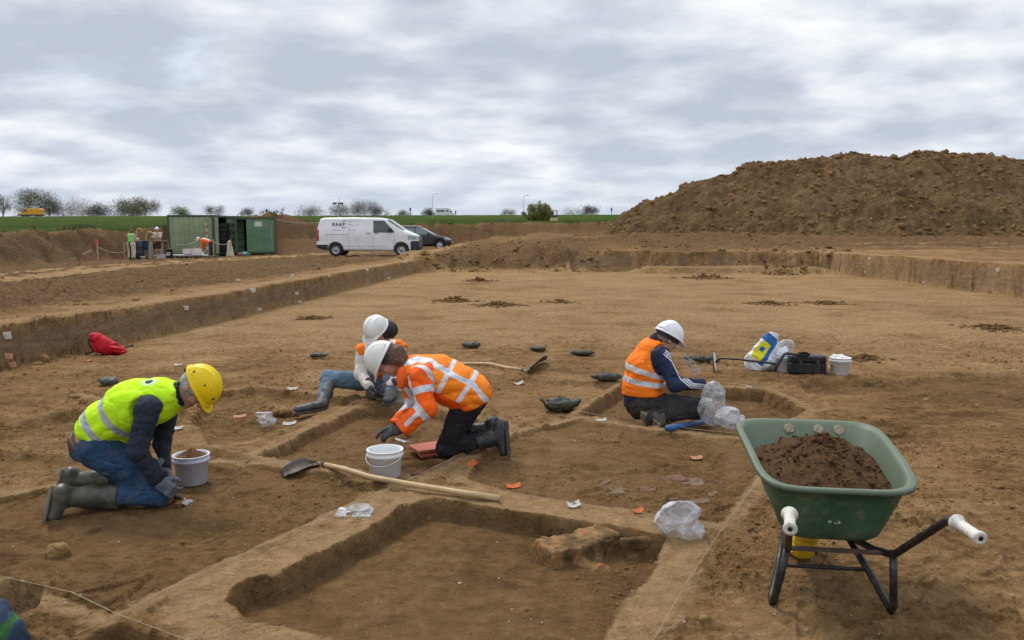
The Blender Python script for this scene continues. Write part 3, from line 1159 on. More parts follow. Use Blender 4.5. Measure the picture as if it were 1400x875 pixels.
def build_sky():
    w = bpy.data.worlds.new('World')
    scene.world = w
    w.use_nodes = True
    t = w.node_tree
    bg = t.nodes['Background']

    def n(k, **kw):
        x = t.nodes.new(k)
        for a, b in kw.items():
            setattr(x, a, b)
        return x

    def L(a, b):
        t.links.new(a, b)

    def mt(op, a, b=0.0, c=0.0):
        x = n('ShaderNodeMath', operation=op)
        for i, q in enumerate((a, b, c)):
            if hasattr(q, 'is_output'):
                L(q, x.inputs[i])
            else:
                x.inputs[i].default_value = q
        return x.outputs[0]

    sky = n('ShaderNodeTexSky', sky_type='NISHITA')
    sky.sun_disc = False
    sky.sun_elevation = math.radians(SUN_EL)
    sky.sun_rotation = math.radians(SUN_AZ)
    sky.altitude = 50
    sky.air_density = 1.0
    sky.dust_density = 2.0
    tc = n('ShaderNodeTexCoord')
    sep = n('ShaderNodeSeparateXYZ')
    L(tc.outputs['Generated'], sep.inputs[0])
    zc = mt('ADD', mt('MAXIMUM', sep.outputs[2], 0.0), 0.20)
    px = mt('DIVIDE', sep.outputs[0], zc)
    py = mt('DIVIDE', sep.outputs[1], zc)
    cb = n('ShaderNodeCombineXYZ')
    L(mt('ADD', px, SKY_OFF[0]), cb.inputs[0])
    L(mt('ADD', py, SKY_OFF[1]), cb.inputs[1])

    def noise(scale, detail, rough, dist, off=0.0, stretch=(1, 1, 1)):
        m = n('ShaderNodeMapping')
        m.inputs['Location'].default_value = (off, off * 0.7, off * 0.3)
        m.inputs['Scale'].default_value = stretch
        m.inputs['Rotation'].default_value = (0, 0, 0.12)
        L(cb.outputs[0], m.inputs[0])
        x = n('ShaderNodeTexNoise')
        L(m.outputs[0], x.inputs['Vector'])
        x.inputs['Scale'].default_value = scale
        x.inputs['Detail'].default_value = detail
        x.inputs['Roughness'].default_value = rough
        x.inputs['Distortion'].default_value = dist
        return x.outputs['Fac']

    big = noise(0.42, 3, 0.5, 0.3, 2.0, (0.9, 1.1, 1))
    mid = noise(1.7, 5, 0.50, 0.25, 7.0, (0.9, 1.1, 1))
    fin = noise(4.2, 8, 0.60, 0.15, 13.0, (0.9, 1.1, 1))
    d = mt('MULTIPLY_ADD', mid, 0.42, mt('MULTIPLY', big, 0.30))
    d = mt('MULTIPLY_ADD', fin, 0.28, d)
    vm = n('ShaderNodeMix', data_type='VECTOR')
    wn = n('ShaderNodeTexNoise', noise_dimensions='2D')
    L(cb.outputs[0], wn.inputs['Vector'])
    wn.inputs['Scale'].default_value = 2.2
    wn.inputs['Detail'].default_value = 4
    vm.inputs[0].default_value = 0.28
    L(cb.outputs[0], vm.inputs[4])
    L(wn.outputs['Color'], vm.inputs[5])
    vo = n('ShaderNodeTexVoronoi', feature='SMOOTH_F1', voronoi_dimensions='2D')
    L(vm.outputs[1], vo.inputs['Vector'])
    vo.inputs['Scale'].default_value = 4.2
    vo.inputs['Smoothness'].default_value = 0.6
    d = mt('ADD', d, mt('MULTIPLY', mt('SUBTRACT', vo.outputs['Distance'], 0.42), -0.20))
    # thickness -> brightness: thin parts are white, thick undersides blue-grey
    r = n('ShaderNodeValToRGB')
    L(d, r.inputs[0])
    e = r.color_ramp.elements
    stops = [(0.35, (0.590, 0.600, 0.612)), (0.41, (0.495, 0.512, 0.534)), (0.455, (0.430, 0.455, 0.492)), (0.505, (0.358, 0.388, 0.436)), (0.575, (0.292, 0.322, 0.372))]
    while len(e) < len(stops):
        e.new(0.5)
    for q, (p, c) in zip(e, stops):
        q.position = p
        q.color = (*c, 1)
    # towards the horizon the deck merges into a pale band
    hz = n('ShaderNodeMapRange', interpolation_type='SMOOTHSTEP')
    L(sep.outputs[2], hz.inputs[0])
    hz.inputs[1].default_value = -0.02
    hz.inputs[2].default_value = 0.16
    hz.inputs[3].default_value = 0.55
    hz.inputs[4].default_value = 0.0
    mh = n('ShaderNodeMix', data_type='RGBA')
    L(hz.outputs[0], mh.inputs[0])
    L(r.outputs[0], mh.inputs[6])
    mh.inputs[7].default_value = (0.375, 0.412, 0.475, 1)
    # the deck itself scatters more light from high up
    up = n('ShaderNodeMapRange')
    L(sep.outputs[2], up.inputs[0])
    up.inputs[1].default_value = 0.35
    up.inputs[2].default_value = 1.0
    up.inputs[3].default_value = 1.0
    up.inputs[4].default_value = 1.7
    sc = n('ShaderNodeVectorMath', operation='SCALE')
    L(mh.outputs[2], sc.inputs[0])
    L(mt('MULTIPLY', up.outputs[0], 10.0), sc.inputs['Scale'])
    # gaps of blue sky where the cover is thinnest
    gap = n('ShaderNodeMapRange', interpolation_type='SMOOTHSTEP')
    L(noise(0.9, 5, 0.6, 0.5, 31.0), gap.inputs[0])
    gap.inputs[1].default_value = 0.58
    gap.inputs[2].default_value = 0.78
    gap.inputs[3].default_value = 0.0
    gap.inputs[4].default_value = 0.45
    mx = n('ShaderNodeMix', data_type='RGBA')
    L(gap.outputs[0], mx.inputs[0])
    L(sc.outputs[0], mx.inputs[6])
    L(sky.outputs[0], mx.inputs[7])
    L(mx.outputs[2], bg.inputs['Color'])
    bg.inputs['Strength'].default_value = 0.1
    sun = bpy.data.lights.new('sun', 'SUN')
    sun.energy = 1.3
    sun.angle = math.radians(14)
    sun.color = (1.0, 0.95, 0.88)
    so = bpy.data.objects.new('sun', sun)
    COL.objects.link(so)
    el, az = math.radians(SUN_EL), math.radians(SUN_AZ)
    d = Vector((math.sin(az) * math.cos(el), math.cos(az) * math.cos(el), math.sin(el)))
    so.rotation_euler = (-d).to_track_quat('-Z', 'Y').to_euler()
    so.location = (0, 0, 30)


SKY_OFF = (0.0, 0.0)


def build_camera():
    c = bpy.data.cameras.new('camera')
    o = bpy.data.objects.new('camera', c)
    COL.objects.link(o)
    o.location = (0, 0, CAM_H)
    o.rotation_euler = (math.pi / 2 - PITCH, 0, 0)
    c.sensor_width = 36.0
    c.lens = 36.0 * F_PX / 1400.0
    c.clip_start = 0.05
    c.clip_end = 8000
    scene.camera = o


def settings():
    scene.view_settings.view_transform = 'Standard'
    scene.view_settings.look = 'None'
    scene.view_settings.exposure = 0.85
    scene.view_settings.gamma = 1.0
    scene.view_settings.use_curve_mapping = False
    scene.render.engine = 'CYCLES'
    cy = scene.cycles
    cy.use_denoising = True
    cy.use_adaptive_sampling = True
    cy.adaptive_threshold = 0.015
    cy.max_bounces = 5
    cy.diffuse_bounces = 2
    cy.glossy_bounces = 2
    cy.transmission_bounces = 4
    cy.transparent_max_bounces = 8
    cy.sample_clamp_indirect = 4.0
# ------------------------------------------------------------------ vegetation
def bark():
    return M('bark', (0.085, 0.070, 0.055), 0.9, 0.3, 3, 0.4, 12)


def twig_cloud(name, centers, radii, count, size, seed, mat, parent, upright=0.0, thin=0.22):
    """Thin twig/leaf-sized blades spread through clumps."""
    rng = np.random.default_rng(seed)
    w = np.array(radii, float) ** 2
    pick = rng.choice(len(centers), count, p=w / w.sum())
    d = rng.normal(0, 1, (count, 3))
    d /= np.linalg.norm(d, axis=1, keepdims=True)
    rad = rng.random(count) ** 0.5
    C = np.array(centers)[pick] + d * (np.array(radii)[pick] * rad)[:, None]
    dirv = d + rng.normal(0, 0.6, (count, 3))
    dirv[:, 2] += upright
    dirv /= np.linalg.norm(dirv, axis=1, keepdims=True)
    side = np.cross(dirv, rng.normal(0, 1, (count, 3)))
    side /= np.linalg.norm(side, axis=1, keepdims=True) + 1e-9
    L = size * rng.uniform(0.5, 1.5, count)
    a = C - dirv * L[:, None] * 0.5
    b = C + dirv * L[:, None] * 0.5
    s = side * (L * thin)[:, None] * 0.5
    V = np.stack([a, C + s, b, C - s], 1).reshape(-1, 3)
    Fq = np.arange(count * 4).reshape(-1, 4)
    me = mesh_np(name, V, Fq, smooth=False)
    me.transform(parent_inv(parent))
    return link(name, me, mat, parent)


def tree(name, label, cat, base, Ht, Wd, seed, leaf, count=900, twig=0.55, group=None, lobes=7, low=0.12, thin=0.16, upright=0.4, stems=1):
    rng = random.Random(seed)
    root = thing(name, label, cat, base, 0, group)
    bx, by, bz = [float(c) for c in base]
    bm = bmesh.new()
    cs, rs = [], []
    for st in range(stems):
        ox = rng.uniform(-0.12, 0.12) * Wd if stems > 1 else 0
        lean = Vector((rng.uniform(-0.06, 0.06) * Ht, rng.uniform(-0.05, 0.05) * Ht, 0))
        trunk_top = Vector((bx + ox, by, bz + Ht * 0.62)) + lean
        r0 = 0.028 * Ht / (1 if stems == 1 else 1.8)
        add_tube(bm, [(bx + ox, by, bz - 0.1), Vector((bx + ox, by, bz + Ht * 0.3)) + lean * 0.4, trunk_top], [r0, r0 * 0.75, r0 * 0.35], 6)
        for i in range(lobes if stems == 1 else max(2, lobes // 2)):
            t = rng.uniform(0.22, 1.0)
            start = Vector((bx + ox, by, bz + Ht * 0.62 * t)) + lean * t
            ang = rng.uniform(0, 6.283)
            reach = Wd * 0.5 * rng.uniform(0.45, 0.95) * (1.15 - 0.5 * t)
            end = start + Vector((math.cos(ang) * reach, math.sin(ang) * reach, Ht * rng.uniform(0.08, 0.30)))
            end.z = max(min(end.z, bz + Ht * 0.97), bz + Ht * low)
            mid = start.lerp(end, 0.5) + Vector((0, 0, -0.04 * Ht))
            add_tube(bm, [start, mid, end], [r0 * 0.4, r0 * 0.25, r0 * 0.1], 5)
            # finer forks
            for _ in range(3):
                e2 = end + Vector((rng.uniform(-1, 1), rng.uniform(-1, 1), rng.uniform(0.1, 1.0))) * Ht * 0.14
                add_tube(bm, [mid.lerp(end, 0.5), e2], [r0 * 0.16, r0 * 0.05], 4)
            cs.append(end[:])
            rs.append(Wd * rng.uniform(0.17, 0.30))
    cs.append((bx, by, bz + Ht * 0.8))
    rs.append(Wd * 0.2)
    bmw('trunk', bm, bark(), root)
    twig_cloud('crown', cs, rs, count, twig, seed, leaf, root, upright, thin)
    return root


def vegetation():
    bare = M('twigs_brown', (0.20, 0.165, 0.13), 0.9, 0.3, 0.6)
    bare2 = M('twigs_grey', (0.24, 0.21, 0.195), 0.9, 0.25, 0.6)
    olive = M('twigs_olive', (0.15, 0.145, 0.075), 0.9, 0.35, 0.5)
    dark = M('twigs_dark', (0.085, 0.080, 0.050), 0.9, 0.3, 0.5)
    green = M('spring_leaves', (0.125, 0.165, 0.040), 0.8, 0.35, 1.2)
    spec = [  # u, top v, width px, Y, leaf, label, name
        (4, 266, 30, 236, bare2, 'bare grey tree at the left end of the row on the crest', 'bare_tree', 900),
        (40, 263, 56, 238, olive, 'large olive tree standing right behind the yellow van', 'budding_tree', 2600),
        (68, 270, 26, 240, bare2, 'slim pale bare tree just right of the large olive one', 'bare_tree', 700),
        (92, 277, 62, 244, bare, 'low brown bush left of the middle of the crest row', 'bare_bush', 1100),
        (114, 280, 50, 246, bare2, 'low grey bare bush in the middle of the crest row', 'bare_bush', 700),
        (134, 278, 26, 240, dark, 'small dark bare tree between the low bushes and the round thicket', 'bare_tree', 800),
        (154, 282, 50, 246, bare2, 'thin low grey shrub beside the round thicket on the crest', 'bare_bush', 500),
        (182, 275, 44, 240, olive, 'wide round olive thicket at the right end of the left row', 'thicket', 2200),
        (199, 272, 34, 242, bare, 'brownish tree at the right edge of the round thicket', 'bare_tree', 1300),
        (246, 286, 26, 236, green, 'small fresh green bush peeping over the left container', 'green_bush', 700),
        (293, 281, 22, 238, bare, 'small bare tree rising above the edge of the open container', 'bare_tree', 500),
        (338, 286, 18, 238, bare2, 'small grey bush above the right hand container', 'bare_bush', 450),
        (426, 284, 30, 240, bare2, 'low grey bush left of the floodlight mast', 'bare_bush', 700),
        (466, 281, 30, 246, bare2, 'grey bare tree close behind the floodlight mast', 'bare_tree', 700),
        (498, 276, 36, 240, bare2, 'tallest grey bare tree above the white van', 'bare_tree', 1300),
        (521, 284, 22, 240, bare2, 'short grey bush right of the tallest bare tree', 'bare_bush', 500),
        (552, 289, 18, 240, bare2, 'very low shrub on the skyline above the black car', 'bare_bush', 350),
        (586, 286, 16, 243, dark, 'dark small bush against the rear of the camper', 'bare_bush', 450),
        (694, 286, 18, 250, bare2, 'faint low bush on the skyline left of the round green bush', 'bare_bush', 350),
        (790, 288, 40, 262, bare, 'long low bush on the skyline left of the spoil heap', 'bare_bush', 700),
        (808, 283, 22, 250, bare, 'small brown bare tree on the skyline nearest the spoil heap', 'bare_tree', 700),
    ]
    for i, (u, vt, w, Y, leaf, lab, nm, cnt) in enumerate(spec):
        p = J(u, 300, Y)
        z = H(p[0], Y) - 0.05
        topz = J(u, vt, Y)[2]
        Ht = max(1.0, topz - z)
        Wd = 1.2 * w / F_PX * Y
        tree(nm, lab, 'tree' if 'tree' in nm else 'bush', (p[0], Y, z), Ht, Wd, 500 + i, leaf, cnt * 4, 0.75 if leaf in (bare, bare2) else 0.6, 'trees and bushes on the skyline',
             12, 0.06 if 'tree' not in nm else 0.12, 0.055 if leaf in (bare, bare2) else 0.10, stems=1 if 'tree' in nm else 3)
    # round willow bush on the edge of the field
    Y = 74.0
    p = J(735, 310, Y)
    z = H(p[0], Y) - 0.1
    tz = J(735, 277, Y)[2]
    w = 42 / F_PX * Y
    h = tz - z
    root = thing('willow_bush', 'round yellow green bush standing alone at the edge of the field', 'bush', (p[0], Y, z))
    bm = bmesh.new()
    rng = random.Random(5)
    cs, rs = [], []
    for i in range(46):
        a = rng.uniform(0, 6.283)
        rr = w * 0.5 * math.sqrt(rng.random())
        hh = h * math.sqrt(max(0.05, 1 - (rr / (w * 0.56)) ** 2)) * rng.uniform(0.82, 1.05)
        b0 = Vector((p[0] + rr * 0.35 * math.cos(a), Y + rr * 0.35 * math.sin(a), z))
        e = Vector((p[0] + rr * math.cos(a), Y + rr * math.sin(a), z + hh))
        add_tube(bm, [b0, b0.lerp(e, 0.5) + Vector((0.06 * math.cos(a), 0.06 * math.sin(a), 0.0)), e], [0.03, 0.02, 0.006], 4)
        for t in (0.35, 0.6, 0.82, 1.0):
            cs.append(b0.lerp(e, t)[:])
            rs.append(0.30 - 0.12 * t)
    bmw('trunk', bm, bark(), root)
    twig_cloud('crown', cs, rs, 15000, 0.20, 77, M('willow_leaf', (0.225, 0.225, 0.060), 0.85, 0.35, 2.0), root, 1.0, 0.14)
    # rough grass hanging over the edge of the bank
    n = 5200
    s = RNG.random(n)
    pl = np.array(BANK[1:8])
    seg = np.linalg.norm(np.diff(pl, axis=0), axis=1)
    cum = np.concatenate([[0], np.cumsum(seg)])
    q = s * cum[-1]
    x = np.interp(q, cum, pl[:, 0])
    y = np.interp(q, cum, pl[:, 1])
    nx = np.gradient(np.interp(np.linspace(0, cum[-1], 400), cum, pl[:, 0]))
    off = RNG.normal(0.9, 0.35, n)
    left = y < 52
    x = np.where(left, x - off, x - off * 0.25)
    y = np.where(left, y, y + off)
    clump = fbm2(x * 0.8, y * 0.8, 3, 401)
    k = clump > 0.0
    x, y = x[k], y[k]
    z = terrain(x, y)
    m = len(x)
    L = RNG.uniform(0.10, 0.34, m)
    lean = RNG.normal(0, 0.5, (m, 2))
    a = np.stack([x, y, z - 0.03], 1)
    b = a + np.stack([lean[:, 0] * L, lean[:, 1] * L, L], 1)
    sd = RNG.normal(0, 1, (m, 3))
    sd[:, 2] = 0
    sd = sd / np.linalg.norm(sd, axis=1, keepdims=True) * 0.03
    V = np.stack([a - sd, a + sd, b], 1).reshape(-1, 3)
    me = mesh_np('grass', V, np.arange(m * 3).reshape(-1, 3), smooth=False)
    o = link('grass', me, M('rough_grass', (0.125, 0.125, 0.05), 0.9, 0.5, 0.8))
    tag(o, 'rough grass along the top edge of the excavated bank', None, None, 'stuff')


# ------------------------------------------------------------------ vehicles
def polygon_sdf_xz(P, poly, ax=0, bz=2):
    return poly_sd(P[:, ax], P[:, bz], poly).astype(np.float32)


def split_faces(me_obj, pred, name, mat, parent, off=0.004, N_in=None):
    """Copy the faces whose centres satisfy pred into a part of their own, just proud of the body."""
    me = me_obj.data
    bm = bmesh.new()
    bm.from_mesh(me)
    bm.normal_update()
    keep = []
    for f in bm.faces:
        c = f.calc_center_median()
        if pred(c, f.normal):
            keep.append(f)
    ks = set(keep)
    bmesh.ops.delete(bm, geom=[f for f in bm.faces if f not in ks], context='FACES')
    for v in bm.verts:
        v.co += v.normal * off
    m2 = bpy.data.meshes.new(name)
    bm.to_mesh(m2)
    bm.free()
    for p in m2.polygons:
        p.use_smooth = True
    return link(name, m2, mat, parent)


def pad_obj(name, poly, axis, d, thick, mat, parent):
    """Flat-ish panel: polygon in (x, z) standing on the side y=d."""
    bm = bmesh.new()
    vs = [bm.verts.new((x, d, z)) for x, z in poly]
    f = bm.faces.new(vs)
    r = bmesh.ops.extrude_face_region(bm, geom=[f])
    for v in r['geom']:
        if isinstance(v, bmesh.types.BMVert):
            v.co.y += thick
    return bm_obj(name, bm, mat, parent)


def make_wheel(parent, c, r, w, rimmat, side=-1, spokes=0, name='wheel'):
    """Wheel with the axle along y; `side` gives the visible face."""
    tyre = M('tyre_rubber', (0.022, 0.021, 0.020), 0.85, 0.2, 8, 0.2, 40, 0.45)
    e = bpy.data.objects.new(name, None)
    COL.objects.link(e)
    e.parent = parent
    e.location = c
    rot = Matrix.Rotation(math.pi / 2, 4, 'X')
    bm = bmesh.new()
    add_lathe(bm, [(r * 0.60, -w / 2), (r * 0.92, -w / 2), (r, -w * 0.36), (r, w * 0.36), (r * 0.92, w / 2), (r * 0.60, w / 2), (r * 0.60, -w / 2)], 28, rot)
    bm_obj('tyre', bm, tyre, e, smooth=True)
    bm = bmesh.new()
    s = w / 2
    rot2 = Matrix.Rotation(math.pi / 2 if side < 0 else -math.pi / 2, 4, 'X')
    add_lathe(bm, [(r * 0.62, s * 0.9), (r * 0.56, s * 0.95), (r * 0.50, s * 0.45), (r * 0.26, s * 0.55), (r * 0.22, s * 0.85), (r * 0.1, s * 0.95), (0, s * 0.95)], 28, rot2)
    bm_obj('rim', bm, rimmat, e, smooth=True)
    bm = bmesh.new()
    yy = side * s * 0.97
    if spokes:
        for k in range(spokes):
            a = 2 * math.pi * k / spokes + 0.3
            R = Matrix.Rotation(-a, 3, 'Y')
            add_box(bm, R @ Vector((r * 0.36, yy, 0)), (r * 0.42, 0.02, r * 0.17), R)
        bm_obj('spoke_ring', bm, M('alloy', (0.62, 0.63, 0.65), 0.35, 0.05, 5, metal=0.6), e)
    else:
        bm.free()
    return e


def text_obj(name, body, size, loc, rot, mat, parent, align='LEFT', ext=0.004, spacing=1.0):
    cu = bpy.data.curves.new(name, 'FONT')
    cu.body = body
    cu.size = size
    cu.extrude = ext
    cu.align_x = align
    cu.space_character = spacing
    cu.offset = 0.006
    tmp = bpy.data.objects.new('tmp_text', cu)
    COL.objects.link(tmp)
    dg = bpy.context.evaluated_depsgraph_get()
    me = bpy.data.meshes.new_from_object(tmp.evaluated_get(dg))
    bpy.data.objects.remove(tmp)
    me.name = name
    o = link(name, me, mat, parent)
    o.location = loc
    o.rotation_euler = rot
    return o


def white_van():
    Y = 41.5
    bz = J(500, 350.5, Y - 0.95)
    z0 = bz[2]
    x0 = J(431.5, 345, Y - 0.95)[0]
    root = thing('delivery_van', 'white panel van with black lettering parked at the edge of the pit', 'van', (x0, Y, z0))
    paint = M('van_paint', (0.80, 0.81, 0.82), 0.32, 0.04, 1.5, dirt=0.12, spec=0.5)
    black = M('van_plastic', (0.028, 0.032, 0.042), 0.6, 0.2, 4)
    prof = [(0.03, 0.42), (0.02, 0.9), (0.10, 1.5), (0.22, 1.90), (0.45, 1.965), (2.0, 1.985), (3.35, 1.96), (3.72, 1.89), (4.55, 1.32), (5.12, 1.08), (5.25, 0.85), (5.30, 0.45), (5.15, 0.24), (0.35, 0.30)]
    wheels = [(1.02, 0.34), (4.38, 0.34)]

    def f(P):
        d = polygon_sdf_xz(P, prof)
        z = P[:, 2]
        wid = 0.95 - 0.17 * sstep(1.0, 2.0, z) ** 1.0 - 0.10 * sstep(4.6, 5.3, P[:, 0])
        side = np.abs(P[:, 1]) - wid.astype(np.float32)
        d = smax(d, side, 0.16)
        for wx, wz in wheels:
            c = np.hypot(P[:, 0] - wx, P[:, 2] - wz) - 0.40
            c = np.maximum(c, 0.62 - np.abs(P[:, 1]))
            d = np.maximum(d, -c)
        return d.astype(np.float32)
    me, V = sdf_mesh('body', f, (-0.15, -1.1, 0.1), (5.5, 1.1, 2.15), 0.032)
    body = link('body', me, paint, root)
    glass = mat_glass('van_glass', (0.05, 0.065, 0.06))
    # side windows, windscreen, lower black trim, lights
    split_faces(body, lambda c, n: n.y < -0.5 and 2.98 < c.x < 4.02 and c.z > 1.22 and c.z < 1.80 and c.z < 1.24 + (4.06 - c.x) * 1.05, 'side_window', glass, root)
    split_faces(body, lambda c, n: n.y > 0.5 and 2.98 < c.x < 4.02 and c.z > 1.22 and c.z < 1.80 and c.z < 1.24 + (4.06 - c.x) * 1.05, 'side_window', glass, root)
    split_faces(body, lambda c, n: n.x > 0.22 and n.z > 0.2 and 3.70 < c.x < 4.56 and abs(c.y) < 0.86 and c.z > 1.34, 'windscreen', glass, root)
    split_faces(body, lambda c, n: c.x > 4.86 and c.z < 0.80 and n.z > -0.6 and c.x + 0.4 * (0.8 - c.z) > 4.9, 'front_bumper', black, root, 0.008)
    split_faces(body, lambda c, n: c.x < 0.62 and c.z < 0.60 and n.z > -0.6, 'rear_bumper', black, root, 0.008)
    split_faces(body, lambda c, n: c.x > 5.0 and 0.80 < c.z < 1.02 and abs(c.y) < 0.55, 'grille', black, root, 0.006)
    for sgn in (-1, 1):
        split_faces(body, lambda c, n: c.x > 4.72 and 0.86 < c.z < 1.06 and sgn * c.y > 0.5, 'headlight', M('lamp_glass', (0.30, 0.33, 0.36), 0.1, 0.3, 9, spec=0.8), root, 0.01)
        split_faces(body, lambda c, n: c.x < 0.20 and 0.80 < c.z < 1.35 and sgn * c.y > 0.72, 'tail_light', M('tail_red', (0.40, 0.012, 0.012), 0.2, 0.1, 5), root, 0.01)
    seam = M('seam_grey', (0.30, 0.31, 0.33), 0.6)
    # door seams, sliding rail, handles
    bm = bmesh.new()

    def yside(z):
        return -(0.95 - 0.17 * float(sstep(1.0, 2.0, np.array(z)))) - 0.001
    for x, zt, zb in ((1.72, 1.84, 0.36), (2.96, 1.84, 0.36), (4.05, 1.15, 0.75)):
        for k in range(8):
            za, zb2 = zb + (zt - zb) * k / 8, zb + (zt - zb) * (k + 1) / 8
            add_box(bm, (x, (yside(za) + yside(zb2)) / 2, (za + zb2) / 2), (0.012, 0.012, zb2 - za + 0.01))
    add_box(bm, (1.10, yside(1.10), 1.11), (1.2, 0.016, 0.022))
    add_box(bm, (2.35, yside(0.5), 0.52), (2.6, 0.012, 0.012))
    bm_obj('door_seams', bm, seam, root)
    for x in (2.72, 3.12):
        bm = bmesh.new()
        add_box(bm, (x, yside(1.18) - 0.012, 1.18), (0.20, 0.03, 0.05))
        bm_obj('handle', bm, seam, root, bevel=0.01)
    for sgn in (-1, 1):
        bm = bmesh.new()
        add_box(bm, (3.82, sgn * 1.02, 1.34), (0.14, 0.22, 0.24))
        bm_obj('mirror', bm, black, root, bevel=0.035)
    rim = M('steel_rim', (0.42, 0.42, 0.43), 0.45, 0.1, 8, metal=0.5)
    for x, z in wheels:
        for sgn in (-1, 1):
            make_wheel(root, (x, sgn * 0.80, z), 0.345, 0.22, rim, sgn)
    bm = bmesh.new()
    add_box(bm, (2.7, 0, 0.34), (3.4, 1.3, 0.12))
    add_box(bm, (1.02, 0, 0.52), (0.8, 1.1, 0.3))
    add_box(bm, (4.38, 0, 0.52), (0.8, 1.1, 0.3))
    bm_obj('underbody', bm, black, root)
    ink = M('van_ink', (0.06, 0.06, 0.065), 0.5)
    yl = yside(1.55) - 0.006
    tilt = math.pi / 2 - 0.16
    text_obj('lettering', 'RAAP', 0.22, (0.86, yside(1.58) - 0.012, 1.55), (tilt, 0, 0), ink, root, spacing=1.3)
    bm = bmesh.new()
    for sx, sz, wx, wz in ((1.46, 1.81, 0.19, 0.02), (1.555, 1.785, 0.02, 0.05), (1.375, 1.785, 0.02, 0.05), (1.46, 1.47, 0.19, 0.02), (1.555, 1.49, 0.02, 0.05), (1.375, 1.49, 0.02, 0.05)):
        add_box(bm, (sx, yside(sz) - 0.012, sz), (wx, 0.01, wz))
    bm_obj('logo_bracket', bm, ink, root)
    grey = M('van_small_print', (0.34, 0.34, 0.35), 0.6)
    bm = bmesh.new()
    for sx, sz, wx in ((1.22, 1.34, 0.66), (1.95, 1.80, 0.50), (1.98, 1.60, 0.66), (1.88, 1.34, 0.36)):
        k = int(wx / 0.045)
        for i in range(k):
            if (i * 7 + int(sz * 100)) % 6 == 0:
                continue
            add_box(bm, (sx - wx / 2 + i * 0.045, yside(sz) - 0.006, sz), (0.028, 0.008, 0.026 if sx > 1.5 else 0.034))
    bm_obj('small_print', bm, grey, root)


def black_car():
    Y = 52.5
    x1 = J(618, 340, Y - 0.8)[0]
    z0 = J(597, 341.5, Y - 0.8)[2]
    L = 4.10
    root = thing('parked_car', 'black hatchback car parked behind the white van', 'car', (x1 - L, Y, z0))
    paint = M('car_paint', (0.012, 0.014, 0.018), 0.2, 0.2, 2, dirt=0.10, spec=0.6)
    body_p = [(0.05, 0.35), (0.0, 0.75), (0.08, 0.98), (0.9, 1.0), (2.85, 0.97), (3.6, 0.84), (4.0, 0.68), (4.08, 0.45), (3.95, 0.22), (0.2, 0.25)]
    cabin = [(0.15, 0.95), (0.32, 1.42), (0.75, 1.50), (1.75, 1.49), (2.15, 1.42), (3.0, 0.94)]
    wheels = [(0.80, 0.31), (3.30, 0.31)]

    def f(P):
        a = smax(polygon_sdf_xz(P, body_p), np.abs(P[:, 1]) - 0.86 + 0.12 * sstep(3.2, 4.1, P[:, 0]).astype(np.float32), 0.14)
        b = smax(polygon_sdf_xz(P, cabin), np.abs(P[:, 1]) - 0.80 + 0.30 * np.clip(P[:, 2] - 0.95, 0, 1), 0.10)
        d = smin(a, b, 0.05)
        for wx, wz in wheels:
            c = np.hypot(P[:, 0] - wx, P[:, 2] - wz) - 0.36
            d = np.maximum(d, -np.maximum(c, 0.55 - np.abs(P[:, 1])))
        return d.astype(np.float32)
    me, V = sdf_mesh('body', f, (-0.12, -1.0, 0.1), (4.25, 1.0, 1.65), 0.032)
    body = link('body', me, paint, root)
    glass = mat_glass('car_glass', (0.16, 0.19, 0.21), 0.1)
    for sgn in (-1, 1):
        split_faces(body, lambda c, n: sgn * n.y > 0.5 and 1.72 < c.x < 2.72 and 1.00 < c.z < 1.40 and c.z < 0.98 + (2.78 - c.x) * 0.62, 'side_window', glass, root)
        split_faces(body, lambda c, n: sgn * n.y > 0.5 and 0.75 < c.x < 1.64 and 1.00 < c.z < 1.40, 'side_window', glass, root)
        split_faces(body, lambda c, n: c.x > 3.62 and 0.62 < c.z < 0.80 and sgn * c.y > 0.42, 'headlight', M('lamp_glass', (0.30, 0.33, 0.36), 0.1), root, 0.01)
    split_faces(body, lambda c, n: n.x > 0.3 and 2.05 < c.x < 2.95 and c.z > 1.0 and abs(c.y) < 0.66, 'windscreen', glass, root)
    split_faces(body, lambda c, n: c.x > 3.9 and 0.42 < c.z < 0.62 and abs(c.y) < 0.5, 'grille', M('van_plastic', (0.028, 0.032, 0.042)), root, 0.008)
    for sgn in (-1, 1):
        bm = bmesh.new()
        add_tube(bm, [(0.45, sgn * 0.56, 1.49), (0.6, sgn * 0.57, 1.545), (1.8, sgn * 0.57, 1.54), (2.0, sgn * 0.56, 1.48)], 0.02, 6)
        bm_obj('roof_rail', bm, M('alloy', (0.62, 0.63, 0.65), 0.35, metal=0.6), root)
    for sgn in (-1, 1):
        bm = bmesh.new()
        add_box(bm, (2.55, sgn * 0.90, 1.03), (0.12, 0.16, 0.13))
        bm_obj('mirror', bm, paint, root, bevel=0.03)
    rim = M('alloy_rim', (0.55, 0.56, 0.58), 0.4, 0.1, 5, metal=0.6)
    for x, z in wheels:
        for sgn in (-1, 1):
            make_wheel(root, (x, sgn * 0.74, z), 0.31, 0.2, rim, sgn, spokes=5)
    bm = bmesh.new()
    add_box(bm, (4.075, -0.1, 0.50), (0.03, 0.46, 0.10))
    bm_obj('number_plate', bm, M('plate_yellow', (0.62, 0.43, 0.03), 0.5), root)
    bm = bmesh.new()
    add_box(bm, (2.05, 0, 0.32), (3.3, 1.1, 0.2))
    bm_obj('underbody', bm, M('van_plastic', (0.028, 0.032, 0.042)), root)


